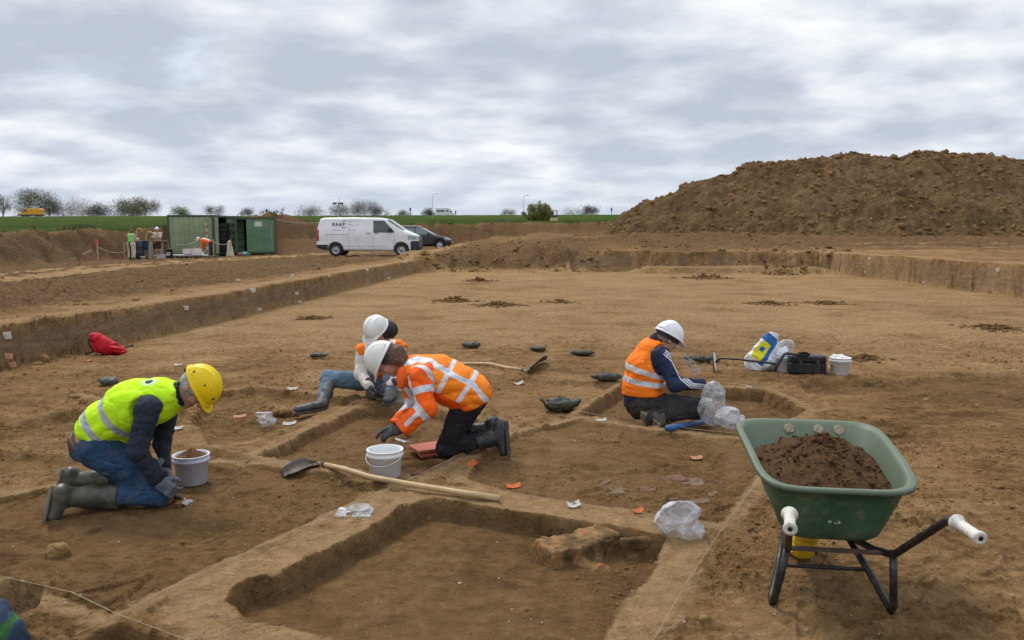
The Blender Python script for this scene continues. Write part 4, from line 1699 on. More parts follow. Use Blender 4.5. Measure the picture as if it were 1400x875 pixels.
def far_vehicles():
    # yellow van on the road along the crest
    Y = 206.0
    p = J(28, 296, Y)
    s = 30 / F_PX * Y / 5.3
    z = H(p[0] + 2.5, Y) + 0.05
    root = thing('yellow_van', 'small yellow panel van driving along the crest at far left', 'van', (p[0] + 5.3 * s, Y, z), math.pi)
    pr = [(0.03, 0.35), (0.02, 1.8), (0.2, 2.02), (3.4, 2.0), (3.8, 1.88), (4.5, 1.25), (5.15, 1.0), (5.3, 0.4), (0.1, 0.3)]
    bm = bmesh.new()
    lo = [bm.verts.new((x * s, -0.95 * s, zz * s)) for x, zz in pr]
    hi = [bm.verts.new((x * s, 0.95 * s, zz * s)) for x, zz in pr]
    bm.faces.new(lo)
    bm.faces.new(list(reversed(hi)))
    for i in range(len(pr)):
        bm.faces.new((lo[i - 1], lo[i], hi[i], hi[i - 1]))
    bm_obj('body', bm, M('yellow_paint', (0.75, 0.36, 0.010), 0.35, 0.05), root, bevel=0.06)
    g = mat_glass('van_glass')
    for sgn in (-1, 1):
        pad_obj('side_window', [(3.1 * s, 1.2 * s), (3.1 * s, 1.75 * s), (3.75 * s, 1.75 * s), (4.4 * s, 1.25 * s)], 1, sgn * 0.955 * s - 0.01, 0.02, g, root)
    wh = M('van_paint', (0.8, 0.81, 0.82))
    bm = bmesh.new()
    add_box(bm, (4.85 * s, 0, 0.95 * s), (0.9 * s, 1.93 * s, 0.35 * s))
    bm_obj('bonnet', bm, wh, root, bevel=0.05)
    bm = bmesh.new()
    add_box(bm, (2.7 * s, 0, 0.42 * s), (5.36 * s, 1.94 * s, 0.30 * s))
    bm_obj('side_skirt', bm, M('van_plastic', (0.028, 0.032, 0.042)), root)
    for x in (1.0, 4.3):
        for sgn in (-1, 1):
            make_wheel(root, (x * s, sgn * 0.8 * s, 0.34 * s), 0.36 * s, 0.24 * s, M('steel_rim', (0.42, 0.42, 0.43)), sgn)
    # camper on the skyline
    Y = 232.0
    p0 = J(595, 292, Y)
    p1 = J(621, 292, Y)
    L = p1[0] - p0[0]
    s = L / 6.0
    z = H(p0[0] + L / 2, Y) + 0.0
    root = thing('camper_van', 'white camper driving along the skyline above the black car', 'camper', (p0[0], Y, z))
    pr = [(0.0, 0.45), (0.05, 2.55), (0.3, 2.7), (4.3, 2.7), (4.9, 2.45), (4.95, 1.9), (5.5, 1.3), (6.0, 1.05), (6.0, 0.45)]
    bm = bmesh.new()
    lo = [bm.verts.new((x * s, -1.1 * s, zz * s)) for x, zz in pr]
    hi = [bm.verts.new((x * s, 1.1 * s, zz * s)) for x, zz in pr]
    bm.faces.new(lo)
    bm.faces.new(list(reversed(hi)))
    for i in range(len(pr)):
        bm.faces.new((lo[i - 1], lo[i], hi[i], hi[i - 1]))
    bm_obj('body', bm, wh, root, bevel=0.06)
    for (a, b, c, d) in ((0.7, 1.55, 1.3, 0.5), (2.0, 1.55, 1.0, 0.5), (3.4, 1.6, 0.9, 0.45), (4.75, 1.35, 0.55, 0.5)):
        bm = bmesh.new()
        add_box(bm, (a * s + c * s / 2, -1.105 * s, b * s + d * s / 2), (c * s, 0.04, d * s))
        bm_obj('side_window', bm, g, root)
    for x in (1.3, 5.0):
        for sgn in (-1, 1):
            make_wheel(root, (x * s, sgn * 0.95 * s, 0.36 * s), 0.38 * s, 0.25 * s, M('steel_rim', (0.42, 0.42, 0.43)), sgn)
    # street lamps
    for u, vt, vb, side, lab in ((591.5, 265, 293, 1, 'thin street lamp above the camper'), (715.5, 267, 293, 1, 'thin street lamp just left of the round green bush')):
        Y = 238.0
        p = J(u, vb, Y)
        tz = J(u, vt, Y)[2]
        z = H(p[0], Y) - 0.2
        root = thing('street_lamp', lab, 'street lamp', (p[0], Y, z), 0, 'street lamps on the skyline')
        h = tz - z
        bm = bmesh.new()
        add_tube(bm, [(0, 0, 0), (0, 0, h - 0.5), (0.4, 0, h - 0.05), (1.0, 0, h)], [0.09, 0.06, 0.05, 0.05], 6)
        bm_obj('pole', bm, M('galvanised', (0.40, 0.42, 0.44), 0.5, 0.1, metal=0.3), root)
        bm = bmesh.new()
        add_box(bm, (1.25, 0, h + 0.0), (0.9, 0.3, 0.14))
        bm_obj('lamp_head', bm, M('galvanised', (0.40, 0.42, 0.44)), root, bevel=0.03)
    # small road signs on the skyline
    for u, vt, w, lab in ((365, 285.5, 0.5, 'dark road sign standing on the crest above the right container'), (561, 284, 0.45, 'dark upright sign on the skyline left of the camper'), (623, 288, 0.35, 'dark post just right of the camper'), (836, 284, 0.4, 'small sign beside the heap on the skyline')):
        Y = 226.0
        p = J(u, 294, Y)
        tz = J(u, vt, Y)[2]
        z = H(p[0], Y) - 0.1
        root = thing('road_sign', lab, 'road sign', (p[0], Y, z), 0, 'signs on the skyline')
        h = tz - z
        bm = bmesh.new()
        add_tube(bm, [(0, 0, 0), (0, 0, h)], 0.08, 6)
        bm_obj('post', bm, M('sign_post', (0.10, 0.10, 0.11), 0.6), root)
        bm = bmesh.new()
        add_box(bm, (0, -0.1, h - 0.5), (w, 0.06, 1.0))
        bm_obj('plate', bm, M('sign_back', (0.07, 0.075, 0.08), 0.6), root, bevel=0.02)
    # floodlight and camera mast
    Y = 63.0
    p = J(463.5, 305, Y)
    z = H(p[0], Y) - 0.2
    tz = J(463.5, 277.5, Y)[2]
    h = tz - z
    root = thing('floodlight_mast', 'slim grey mast with dark lamps rising behind the white van', 'mast', (p[0], Y, z))
    bm = bmesh.new()
    add_tube(bm, [(0, 0, 0), (0, 0, h)], [0.10, 0.07], 8)
    bm_obj('pole', bm, M('galvanised', (0.40, 0.42, 0.44)), root)
    bm = bmesh.new()
    add_box(bm, (0, 0, h), (0.6, 0.06, 0.06))
    bm_obj('crossarm', bm, M('sign_post', (0.10, 0.10, 0.11)), root)
    for sx in (-0.30, 0.25):
        bm = bmesh.new()
        add_box(bm, (sx, -0.08, h - 0.04), (0.26, 0.22, 0.15))
        bm_obj('lamp', bm, M('sign_back', (0.07, 0.075, 0.08)), root, bevel=0.03)
    bm = bmesh.new()
    add_tube(bm, [(0.05, 0, h), (0.05, 0, h + 0.42)], 0.015, 5)
    bm_obj('antenna', bm, M('sign_post', (0.10, 0.10, 0.11)), root)
    # small sensor mast with a crossarm on the field
    Y = 150.0
    p = J(386.5, 294, Y)
    z = H(p[0], Y) - 0.1
    h = J(386.5, 284, Y)[2] - z
    root = thing('sensor_mast', 'small dark mast with a crossarm on the field above the right container', 'mast', (p[0], Y, z))
    bm = bmesh.new()
    add_tube(bm, [(0, 0, 0), (0, 0, h)], 0.07, 6)
    bm_obj('pole', bm, M('sign_post', (0.10, 0.10, 0.11)), root)
    bm = bmesh.new()
    add_box(bm, (0, 0, h * 0.75), (0.7, 0.08, 0.1))
    add_tube(bm, [(0.3, 0, h * 0.75), (0.3, 0, h * 1.1)], 0.04, 5)
    bm_obj('crossarm', bm, M('sign_post', (0.10, 0.10, 0.11)), root)
    # pale frame machine by the willow
    Y = 71.0
    p = J(757.5, 311, Y)
    z = max(H(p[0], Y), J(757, 312.0, Y)[2]) - 0.05
    root = thing('site_machine', 'small cream coloured machine with an open frame beside the round bush', 'machine', (p[0], Y, z))
    cream = M('cream_paint', (0.62, 0.50, 0.24), 0.5, 0.1)
    bm = bmesh.new()
    add_box(bm, (0, 0, 0.2), (0.62, 0.9, 0.32))
    bm_obj('body', bm, cream, root, bevel=0.04)
    bm = bmesh.new()
    for sx in (-0.25, 0.25):
        for sy in (-0.35, 0.35):
            add_tube(bm, [(sx, sy, 0.3), (sx, sy, 0.98)], 0.03, 6)
    bm_obj('cab_frame', bm, M('sign_post', (0.10, 0.10, 0.11)), root)
    bm = bmesh.new()
    add_box(bm, (0, 0, 1.0), (0.64, 0.9, 0.07))
    bm_obj('cab_roof', bm, cream, root, bevel=0.02)
    bm = bmesh.new()
    add_box(bm, (0, -0.1, 0.50), (0.4, 0.4, 0.22))
    bm_obj('seat', bm, M('sign_back', (0.07, 0.075, 0.08)), root, bevel=0.04)


# ------------------------------------------------------------------ containers and the sieving place
def ribbed_panel(bm, o, ux, uz, W, Hh, pitch, depth, vertical=True):
    """Corrugated sheet spanning W along ux and Hh along uz from corner o."""
    ux, uz = Vector(ux), Vector(uz)
    nrm = ux.cross(uz)
    o = Vector(o)
    span = W if vertical else Hh
    pts = []
    n = int(round(span / pitch))
    p = span / n
    for i in range(n):
        for t, d in ((0.0, 0), (0.32, 0), (0.5, -depth), (0.82, -depth)):
            pts.append(((i + t) * p, d))
    pts.append((span, 0))
    prev = None
    for s, d in pts:
        if vertical:
            a = bm.verts.new(o + ux * s + nrm * d)
            b = bm.verts.new(o + ux * s + uz * Hh + nrm * d)
        else:
            a = bm.verts.new(o + uz * s + nrm * d)
            b = bm.verts.new(o + uz * s + ux * W + nrm * d)
        if prev:
            bm.faces.new((prev[0], a, b, prev[1]) if vertical else (prev[0], prev[1], b, a))
        prev = (a, b)


def containers():
    gr = M('container_green', (0.255, 0.320, 0.190), 0.6, 0.18, 1.2, dirt=0.30, dirtcol=(0.26, 0.23, 0.14))
    gr2 = M('container_green_door', (0.105, 0.200, 0.110), 0.55, 0.15, 1.5, dirt=0.2, dirtcol=(0.12, 0.14, 0.09))
    dk = M('container_frame', (0.050, 0.072, 0.045), 0.6, 0.2, 2, dirt=0.2)
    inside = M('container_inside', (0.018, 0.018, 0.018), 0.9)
    Y = 48.5
    xl = J(231, 350, Y)[0]
    xr = J(294, 350, Y)[0]
    W = xr - xl
    D = 5.0
    z = J(260, 350, Y)[2] - 0.0
    Ht = J(260, 294, Y)[2] - z
    root = thing('storage_container', 'pale green corrugated container with a red and white measuring staff leaning on it', 'container', (xl, Y, z))
    bm = bmesh.new()
    ribbed_panel(bm, (0.12, -0.02, 0.14), (1, 0, 0), (0, 0, 1), W - 0.24, Ht - 0.26, 0.33, 0.04)
    ribbed_panel(bm, (W, 0.14, 0.14), (0, 1, 0), (0, 0, 1), 0.62, Ht - 0.26, 0.31, 0.03)
    ribbed_panel(bm, (0.0, D - 0.1, 0.14), (0, -1, 0), (0, 0, 1), D - 0.2, Ht - 0.26, 0.33, 0.04)
    ribbed_panel(bm, (W - 0.1, D, 0.14), (-1, 0, 0), (0, 0, 1), W - 0.2, Ht - 0.26, 0.33, 0.04)
    bm_obj('wall', bm, gr, root)
    bm = bmesh.new()
    for x, y in ((0.06, 0.04), (W - 0.06, 0.06), (0.06, D - 0.06), (W - 0.06, D - 0.06)):
        add_box(bm, (x, y, Ht / 2), (0.14, 0.14, Ht))
    for zz in (0.07, Ht - 0.06):
        for y in (0.03, D - 0.06):
            add_box(bm, (W / 2, y, zz), (W - 0.14, 0.10, 0.12))
        for x in (0.05, W - 0.05):
            add_box(bm, (x, D / 2, zz), (0.10, D - 0.16, 0.12))
    bm_obj('frame', bm, dk, root)
    bm = bmesh.new()
    add_box(bm, (W / 2, D / 2, Ht - 0.02), (W - 0.12, D - 0.12, 0.05))
    bm_obj('roof', bm, gr, root)
    bm = bmesh.new()
    add_box(bm, (W / 2, D / 2, 0.16), (W - 0.2, D - 0.2, 0.04))
    bm_obj('floor', bm, inside, root)
    # black sheet inside, its colour stands in for the shade of the doorway
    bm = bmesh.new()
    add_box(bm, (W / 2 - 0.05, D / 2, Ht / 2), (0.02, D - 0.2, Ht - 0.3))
    bm_obj('shade_sheet', bm, inside, root)
    bm = bmesh.new()
    ribbed_panel(bm, (W, 2.1, 0.14), (0, 1, 0), (0, 0, 1), D - 2.2, Ht - 0.26, 0.33, 0.03)
    bm_obj('side_sheet', bm, dk, root)
    # open door leaf swung out towards the right
    rt = Matrix.Rotation(0, 3, 'Z')
    bm = bmesh.new()
    ribbed_panel(bm, (W + 0.02, 2.1, 0.12), (0.92, 0.39, 0), (0, 0, 1), 1.05, Ht - 0.22, 0.42, 0.06, False)
    bm_obj('door', bm, gr2, root)
    bm = bmesh.new()
    for k in (0.25, 0.62):
        p0 = Vector((W + 0.02, 2.1, 0)) + Vector((0.92, 0.39, 0)) * k
        add_tube(bm, [p0 + Vector((0.03, -0.09, 0.2)), p0 + Vector((0.03, -0.09, Ht - 0.2))], 0.02, 6)
    bm_obj('door_bar', bm, M('galvanised', (0.40, 0.42, 0.44)), root)
    # stacks of black crates standing in the doorway
    crate = M('crate_black', (0.020, 0.021, 0.023), 0.6, 0.2, 4)
    cx = xl + W - 0.36
    for i in range(7):
        lab = ['lowest', 'second', 'third', 'fourth', 'fifth', 'sixth', 'topmost'][i] + ' black plastic crate in the stack at the container doorway'
        bm = bmesh.new()
        c = (cx + 0.42, Y + 1.38, z + 0.04 + 0.145 + i * 0.285)
        sx, sy, sz = 0.46, 0.90, 0.26
        add_box(bm, (c[0], c[1], c[2] - sz / 2 + 0.012), (sx, sy, 0.024))
        for sg in (-1, 1):
            add_box(bm, (c[0] + sg * (sx / 2 - 0.012), c[1], c[2]), (0.024, sy, sz - 0.02))
            add_box(bm, (c[0], c[1] + sg * (sy / 2 - 0.012), c[2]), (sx - 0.05, 0.024, sz - 0.02))
        for sg in (-1, 1):
            add_box(bm, (c[0] + sg * (sx / 2 + 0.006), c[1], c[2] + sz / 2 - 0.03), (0.016, sy + 0.03, 0.035))
            add_box(bm, (c[0], c[1] + sg * (sy / 2 + 0.006), c[2] + sz / 2 - 0.03), (sx, 0.016, 0.035))
        top(bm_obj('crate', bm, crate), lab, 'crate', 'black crates stacked at the container')
    # measuring staff
    a = np.array([J(283.5, 345, Y - 0.5)[0], Y - 0.45, z + 0.0])
    b = np.array([J(281.5, 299, Y - 0.1)[0], Y - 0.10, z + Ht * 0.90])
    root = thing('measuring_staff', 'red and white banded measuring staff leaning on the pale green container', 'measuring staff', a)
    n = 12
    wm, rm = M('staff_white', (0.50, 0.44, 0.38), 0.6), M('staff_red', (0.34, 0.10, 0.07), 0.6)
    for nm, mt_, par in (('white_bands', wm, 0), ('red_bands', rm, 1)):
        bm = bmesh.new()
        for k in range(n):
            if k % 2 == par:
                p, q = a + (b - a) * k / n, a + (b - a) * (k + 1) / n
                c = (p + q) / 2
                m = frame_matrix(c, b - a, (0, -1, 0))
                add_box(bm, c, (np.linalg.norm(q - p), 0.075, 0.03), m.to_3x3())
        bmw(nm, bm, mt_, root)
    # second container
    Y2 = 50.0
    xl = J(322, 348, Y2)[0]
    xr = J(378, 348, Y2)[0]
    W = xr - xl
    z = J(350, 347, Y2)[2]
    Ht = J(350, 297.0, Y2)[2] - z
    D = 4.5
    root = thing('office_container', 'darker green container with a flat door and a small white sign beside the van', 'container', (xl, Y2, z), 0.31)
    W *= 0.97
    bm = bmesh.new()
    for x, y in ((0.06, 0.06), (W - 0.06, 0.06), (0.06, D - 0.06), (W - 0.06, D - 0.06)):
        add_box(bm, (x, y, Ht / 2), (0.13, 0.13, Ht))
    for zz in (0.07, Ht - 0.06):
        for y in (0.06, D - 0.06):
            add_box(bm, (W / 2, y, zz), (W - 0.15, 0.11, 0.12))
        for x in (0.05, W - 0.05):
            add_box(bm, (x, D / 2, zz), (0.10, D - 0.15, 0.12))
    bm_obj('frame', bm, dk, root)
    bm = bmesh.new()
    ribbed_panel(bm, (W - 0.02, 0.14, 0.13), (0, 1, 0), (0, 0, 1), D - 0.28, Ht - 0.25, 0.33, 0.04)
    ribbed_panel(bm, (0.02, D - 0.14, 0.13), (0, -1, 0), (0, 0, 1), D - 0.28, Ht - 0.25, 0.33, 0.04)
    ribbed_panel(bm, (W - 0.14, D - 0.02, 0.13), (-1, 0, 0), (0, 0, 1), W - 0.28, Ht - 0.25, 0.33, 0.04)
    bm_obj('wall', bm, gr2, root)
    bm = bmesh.new()
    add_box(bm, (W / 2, D / 2, Ht - 0.02), (W - 0.14, D - 0.14, 0.05))
    bm_obj('roof', bm, gr2, root)
    bm = bmesh.new()
    add_box(bm, (W / 2, D / 2, 0.15), (W - 0.14, D - 0.14, 0.05))
    bm_obj('floor', bm, inside, root)
    xd = W * 0.28
    bm = bmesh.new()
    add_box(bm, ((xd + W - 0.13) / 2, 0.03, Ht / 2), (W - 0.13 - xd, 0.05, Ht - 0.25))
    d = bm_obj('door', bm, gr2, root, bevel=0.01)
    bm = bmesh.new()
    add_tube(bm, [(W - 0.28, -0.02, 0.3), (W - 0.30, -0.02, Ht - 0.5)], 0.018, 6)
    bm_obj('door_bar', bm, M('galvanised', (0.40, 0.42, 0.44)), d)
    bm = bmesh.new()
    add_box(bm, (xd + 0.06, 0.07, Ht / 2), (0.10, 0.06, Ht - 0.26))
    bm_obj('door_post', bm, dk, root)
    bm = bmesh.new()
    sx = xd + (W - xd) * 0.40
    add_box(bm, (sx, -0.012, Ht - 0.42), (0.46, 0.016, 0.30))
    sg = bm_obj('sign', bm, M('sign_white', (0.66, 0.70, 0.66), 0.5), root)
    bm = bmesh.new()
    for r in range(3):
        for k in range(5):
            if (k + r * 2) % 4 != 3:
                add_box(bm, (sx - 0.17 + 0.085 * k, -0.024, Ht - 0.33 - 0.085 * r), (0.055, 0.006, 0.036))
    bm_obj('sign_print', bm, M('sign_grey', (0.30, 0.33, 0.31), 0.6), sg)
    return Y, z


def far_person(pos, hgt, face, label, coat, trous, hat, bend=0.0, apron=None, vest=None, arms='fwd', hair=None):
    """Standing figure a few dozen pixels tall; face = heading in degrees, bend = hip bend in degrees."""
    s = hgt / 1.75
    root = thing('person', label, 'person', pos)
    a = math.radians(face)
    fw = np.array([math.cos(a), math.sin(a), 0])
    lf = np.array([-math.sin(a), math.cos(a), 0])
    up = np.array([0, 0, 1.0])
    P0 = np.array(pos, float)
    hip = P0 + up * 0.92 * s
    b = math.radians(bend)
    tup = up * math.cos(b) + fw * math.sin(b)
    chest = hip + tup * 0.42 * s
    neck = hip + tup * 0.56 * s
    hd = neck + (tup * 0.14 + fw * 0.05) * s
    if bend > 30:
        hd = neck + unit(tup + fw * 0.3 - up * 0.15) * 0.16 * s
    sh = [chest + tup * 0.08 * s + lf * q * 0.18 * s for q in (-1, 1)]
    if arms == 'fwd':
        el = [p - up * 0.24 * s + fw * 0.10 * s for p in sh]
        ha = [p + fw * 0.24 * s + up * 0.02 * s for p in el]
    else:
        el = [p - up * 0.26 * s for p in sh]
        ha = [p - up * 0.24 * s + fw * 0.06 * s for p in el]
    kn = [P0 + lf * q * 0.10 * s + up * 0.48 * s + fw * 0.03 * s for q in (-1, 1)]
    an = [P0 + lf * q * 0.11 * s + up * 0.09 * s for q in (-1, 1)]
    hp = [hip + lf * q * 0.09 * s for q in (-1, 1)]
    h = 0.03

    def legs(P, g):
        d = sd_flat(P, hip - up * 0.02, hip + tup * 0.12 * s, 0.13 * s + g, 0.125 * s + g, lf, 1.3)
        for i in range(2):
            d = smin(d, sd_cone(P, hp[i], kn[i], 0.095 * s + g, 0.07 * s + g), 0.04)
            d = smin(d, sd_cone(P, kn[i], an[i], 0.07 * s + g, 0.05 * s + g), 0.03)
        return d

    def torso(P, g, sleeve=True):
        d = sd_flat(P, hip + tup * 0.06 * s, chest + tup * 0.03, 0.12 * s + g, 0.125 * s + g, lf, 1.42)
        if sleeve:
            for i in range(2):
                d = smin(d, sd_cone(P, sh[i], el[i], 0.07 * s + g, 0.055 * s + g), 0.04)
                d = smin(d, sd_cone(P, el[i], ha[i], 0.055 * s + g, 0.042 * s + g), 0.02)
        return d

    def body(P):
        d = smin(legs(P, -0.018), torso(P, -0.018), 0.03)
        d = smin(d, sd_cone(P, chest, hd, 0.06 * s, 0.055 * s), 0.03)
        d = smin(d, sd_ell(P, hd, (0.10 * s, 0.08 * s, 0.125 * s), axes(fw, tup if bend < 30 else unit(tup + fw * 0.2))), 0.02)
        for i in range(2):
            d = smin(d, sd_ell(P, ha[i] + fw * 0.05 * s, (0.06 * s,) * 3), 0.02)
            d = smin(d, sd_cone(P, an[i] - up * 0.03, an[i] + fw * 0.16 * s - up * 0.04, 0.05 * s, 0.04 * s), 0.03)
        return d
    lo, hi = bounds([P0, hd + up * 0.2, *ha, *an, P0 + fw * 0.3, hip], 0.3)
    sdf_obj('body', body, lo, hi, h, M('skin_far', (0.42, 0.26, 0.19), 0.6), root)
    sdf_obj('trousers', lambda P: legs(P, 0.012), lo, hi, h, trous, root)
    sdf_obj('coat', lambda P: torso(P, 0.012), lo, hi, h, coat, root)
    if hat is not None:
        ax_ = axes(fw, unit(tup + fw * 0.1))
        def hf(P):
            c = hd + tup * 0.035 * s
            d = sd_ell(P, c, (0.145 * s, 0.115 * s, 0.14 * s), ax_)
            return np.maximum(d, -plane(P, c - tup * 0.01, tup))
        sdf_obj('helmet', hf, hd - 0.3, hd + 0.3, 0.02, hat, root)
    elif hair is not None:
        sdf_obj('hair', lambda P: np.maximum(sd_ell(P, hd + tup * 0.02 - fw * 0.012, (0.115 * s, 0.098 * s, 0.13 * s), axes(fw, tup)), plane(P, hd + fw * 0.05, fw - tup * 0.3)), hd - 0.3, hd + 0.3, 0.02, hair, root)
    if vest is not None:
        sdf_obj('vest', lambda P: np.maximum(np.maximum(torso(P, 0.03, False), -(P - np.float32(hip + tup * 0.10 * s)) @ tup.astype(np.float32)), (np.abs((P - np.float32(hip)) @ lf.astype(np.float32)) - 0.115 * s)), lo, hi, 0.022, vest, root)
    if apron is not None:
        # a long apron hanging down the legs, open at the back, as two broad flaps
        def ap(P):
            q = P - np.float32(hip)
            l_ = q @ lf.astype(np.float32)
            f_ = q @ fw.astype(np.float32)
            d = np.abs(legs(P, 0.035)) - 0.02
            z_ = q[:, 2]
            return np.maximum.reduce([d, z_ - 0.08 * s, -(z_ + 0.78 * s), np.minimum(-f_, 0.055 * s - np.abs(l_))])
        sdf_obj('apron', ap, lo, hi, 0.022, apron, root)
    return root


def sieving_place(Yc, zc):
    brown = M('old_wood', (0.16, 0.085, 0.045), 0.8, 0.25, 3)
    wood = M('stake_wood', (0.42, 0.31, 0.17), 0.8, 0.2, 4)
    cream = M('cream_cloth', (0.52, 0.46, 0.34), 0.85, 0.12, 4)
    white = M('white_plastic', (0.74, 0.74, 0.73), 0.45, 0.06, 3, dirt=0.1)
    navy = M('navy_cloth', (0.025, 0.028, 0.040), 0.85, 0.2, 5)
    blackp = M('black_plastic', (0.018, 0.018, 0.020), 0.5, 0.2, 4)

    def gp(u, v, Y):
        p = J(u, v, Y)
        return np.array([p[0], Y, H(p[0], Y)])
    # person with green vest seen from behind, cream apron
    Y = 43.5
    p = gp(180.5, 357, Y)
    hgt = J(180, 314, Y)[2] - p[2] + 0.02
    far_person(p, hgt, 78, 'person seen from behind with a bright green vest over cream sleeves at the sieve', cream, navy, None, 6,
               apron=M('apron_cream', (0.56, 0.52, 0.36), 0.7), vest=M('vest_green', (0.16, 0.72, 0.10), 0.7, 0.1), hair=M('hair_brown', (0.14, 0.10, 0.07), 0.9))
    # person with white helmet behind the table
    Y = 47.0
    p = gp(218, 352, Y)
    hgt = J(218, 311, Y)[2] - p[2]
    far_person(p, hgt, -90, 'person in a cream smock and white helmet behind the brown sieving table', cream, M('cream_trousers', (0.42, 0.37, 0.29)), white, 8)
    # bending person in orange
    Y = 46.3
    p = gp(290, 354.8, Y)
    far_person(p, 1.78, 180, 'person in an orange jacket bending over the white boxes by the container', M('orange_far', (0.85, 0.13, 0.02), 0.8, 0.15, 5), navy, white, 72, arms='down',
               vest=M('orange_far_band', (0.82, 0.62, 0.52), 0.6, 0.5, 9))
    # brown sieving table
    Y = 45.6
    a, b = J(200, 335, Y), J(227, 335, Y)
    ztop = J(212, 328.5, Y)[2]
    zb = H((a[0] + b[0]) / 2, Y)
    root = thing('sieve_table', 'brown sieving table with a tray in front of the person in cream', 'table', ((a[0] + b[0]) / 2, Y, zb))
    W = b[0] - a[0]
    bm = bmesh.new()
    add_box(bm, (0, 0, ztop - zb - 0.06), (W, 0.9, 0.10))
    bm_obj('tabletop', bm, brown, root, bevel=0.01)
    bm = bmesh.new()
    add_box(bm, (0, 0, ztop - zb - 0.30), (W * 0.9, 0.7, 0.36))
    bm_obj('hopper', bm, M('old_wood_dark', (0.10, 0.05, 0.03), 0.85), root, bevel=0.05)
    for sx in (-1, 1):
        for sy in (-1, 1):
            bm = bmesh.new()
            add_box(bm, (sx * (W / 2 - 0.06), sy * 0.38, (ztop - zb - 0.12) / 2), (0.07, 0.07, ztop - zb - 0.12))
            bm_obj('leg', bm, M('old_wood_grey', (0.30, 0.26, 0.21), 0.8), root)
    # blue trough of the other sieve
    a, b = J(192.5, 330, 44.6), J(206, 330, 44.6)
    zt = J(199, 329.5, 44.6)[2]
    zb = H(a[0], 44.6)
    root = thing('sieve_trough', 'blue trough of the sieve between the green vest and the brown table', 'trough', ((a[0] + b[0]) / 2, 44.6, zb))
    W = b[0] - a[0]
    bm = bmesh.new()
    v1 = [bm.verts.new((sx * W / 2, sy * 0.4, zt - zb)) for sx, sy in ((-1, -1), (1, -1), (1, 1), (-1, 1))]
    v2 = [bm.verts.new((sx * W * 0.32 + 0.05, sy * 0.25, zt - zb - 0.5)) for sx, sy in ((-1, -1), (1, -1), (1, 1), (-1, 1))]
    for i in range(4):
        bm.faces.new((v1[i - 1], v1[i], v2[i], v2[i - 1]))
    bm.faces.new(v2)
    ex = bmesh.ops.solidify(bm, geom=bm.faces[:], thickness=0.03)
    bm_obj('basin', bm, M('blue_tub', (0.03, 0.10, 0.16), 0.5, 0.15, 4), root)
    for sx in (-1, 1):
        bm = bmesh.new()
        add_box(bm, (sx * W * 0.45, 0.0, (zt - zb - 0.02) / 2), (0.06, 0.5, zt - zb - 0.02))
        bm_obj('leg', bm, M('old_wood_grey', (0.30, 0.26, 0.21)), root)
    # dark blue barrel
    Y = 44.3
    p = gp(190.5, 356.5, Y)
    h = J(190, 329, Y)[2] - p[2]
    bm = bmesh.new()
    add_lathe(bm, [(0, 0), (0.24, 0), (0.27, 0.05), (0.27, h * 0.32), (0.285, h * 0.35), (0.27, h * 0.38), (0.27, h * 0.66), (0.285, h * 0.69), (0.27, h * 0.72), (0.26, h - 0.04), (0.24, h), (0.21, h - 0.02), (0, h - 0.03)], 24, Matrix.Translation(Vector([float(q) for q in p])))
    top(bm_obj('water_barrel', bm, M('barrel_blue', (0.030, 0.036, 0.055), 0.5, 0.15, 3), smooth=True), 'dark blue barrel standing beside the person in the green vest', 'barrel')
    # hose hoops
    for (u0, v0, u1, v1, Y, lab) in ((201.5, 357, 211, 333, 44.9, 'yellowish hose arching in front of the brown table'), (184, 316, 191.5, 324, 45.2, 'cream hose looping above the blue barrel')):
        a, b = J(u0, v0, Y), J(u1, v1, Y)
        if v0 > 340:
            a[2] = H(a[0], Y)
            tp = J((u0 + u1) / 2 + 1, 317, Y)[2]
            pts = [a, a + np.array([0.0, 0, (tp - a[2]) * 0.75])]
            for k in range(9):
                t = math.pi * (1 - k / 8)
                pts.append(np.array([(a[0] + b[0]) / 2 + math.cos(t) * (b[0] - a[0]) / 2, Y, tp - 0.25 + 0.25 * math.sin(t)]))
            pts.append(b)
        else:
            zb = H(a[0], Y)
            tp = J(187, 312.5, Y)[2]
            c = J(187.5, 316, Y)
            pts = [np.array([c[0] - 0.02, Y, zb]), np.array([c[0] - 0.02, Y, tp - 0.9])]
            for k in range(9):
                t = math.pi * (1.1 - 1.2 * k / 8)
                pts.append(np.array([c[0] + 0.13 + math.cos(t) * 0.16, Y, tp - 0.15 + 0.15 * math.sin(t)]))
        bm = bmesh.new()
        add_tube(bm, pts, 0.028, 8)
        top(bm_obj('hose', bm, M('hose_yellow', (0.50, 0.40, 0.18), 0.5, 0.1), smooth=True), lab, 'hose', 'hoses at the sieves')
    # small white tub on the ground
    Y = 43.3
    p = gp(195.5, 358, Y)
    bm = bmesh.new()
    add_lathe(bm, [(0, 0), (0.10, 0), (0.12, 0.22), (0.13, 0.22), (0.13, 0.24), (0.11, 0.24), (0.10, 0.03), (0, 0.03)], 20, Matrix.Translation(Vector([float(q) for q in p])))
    top(bm_obj('tub', bm, white, smooth=True), 'small white tub on the ground at the foot of the blue barrel', 'tub')
    # black drum with white emblem
    Y = 45.0
    p = gp(232.5, 353.5, Y)
    h = J(232, 340, Y)[2] - p[2]
    root = thing('black_drum', 'black drum with a round white emblem standing left of the container', 'drum', p)
    bm = bmesh.new()
    add_lathe(bm, [(0, 0), (0.13, 0), (0.15, 0.03), (0.165, h - 0.06), (0.18, h - 0.05), (0.18, h - 0.01), (0.16, h), (0, h - 0.01)], 24)
    bm_obj('body', bm, blackp, root, smooth=True)
    bm = bmesh.new()
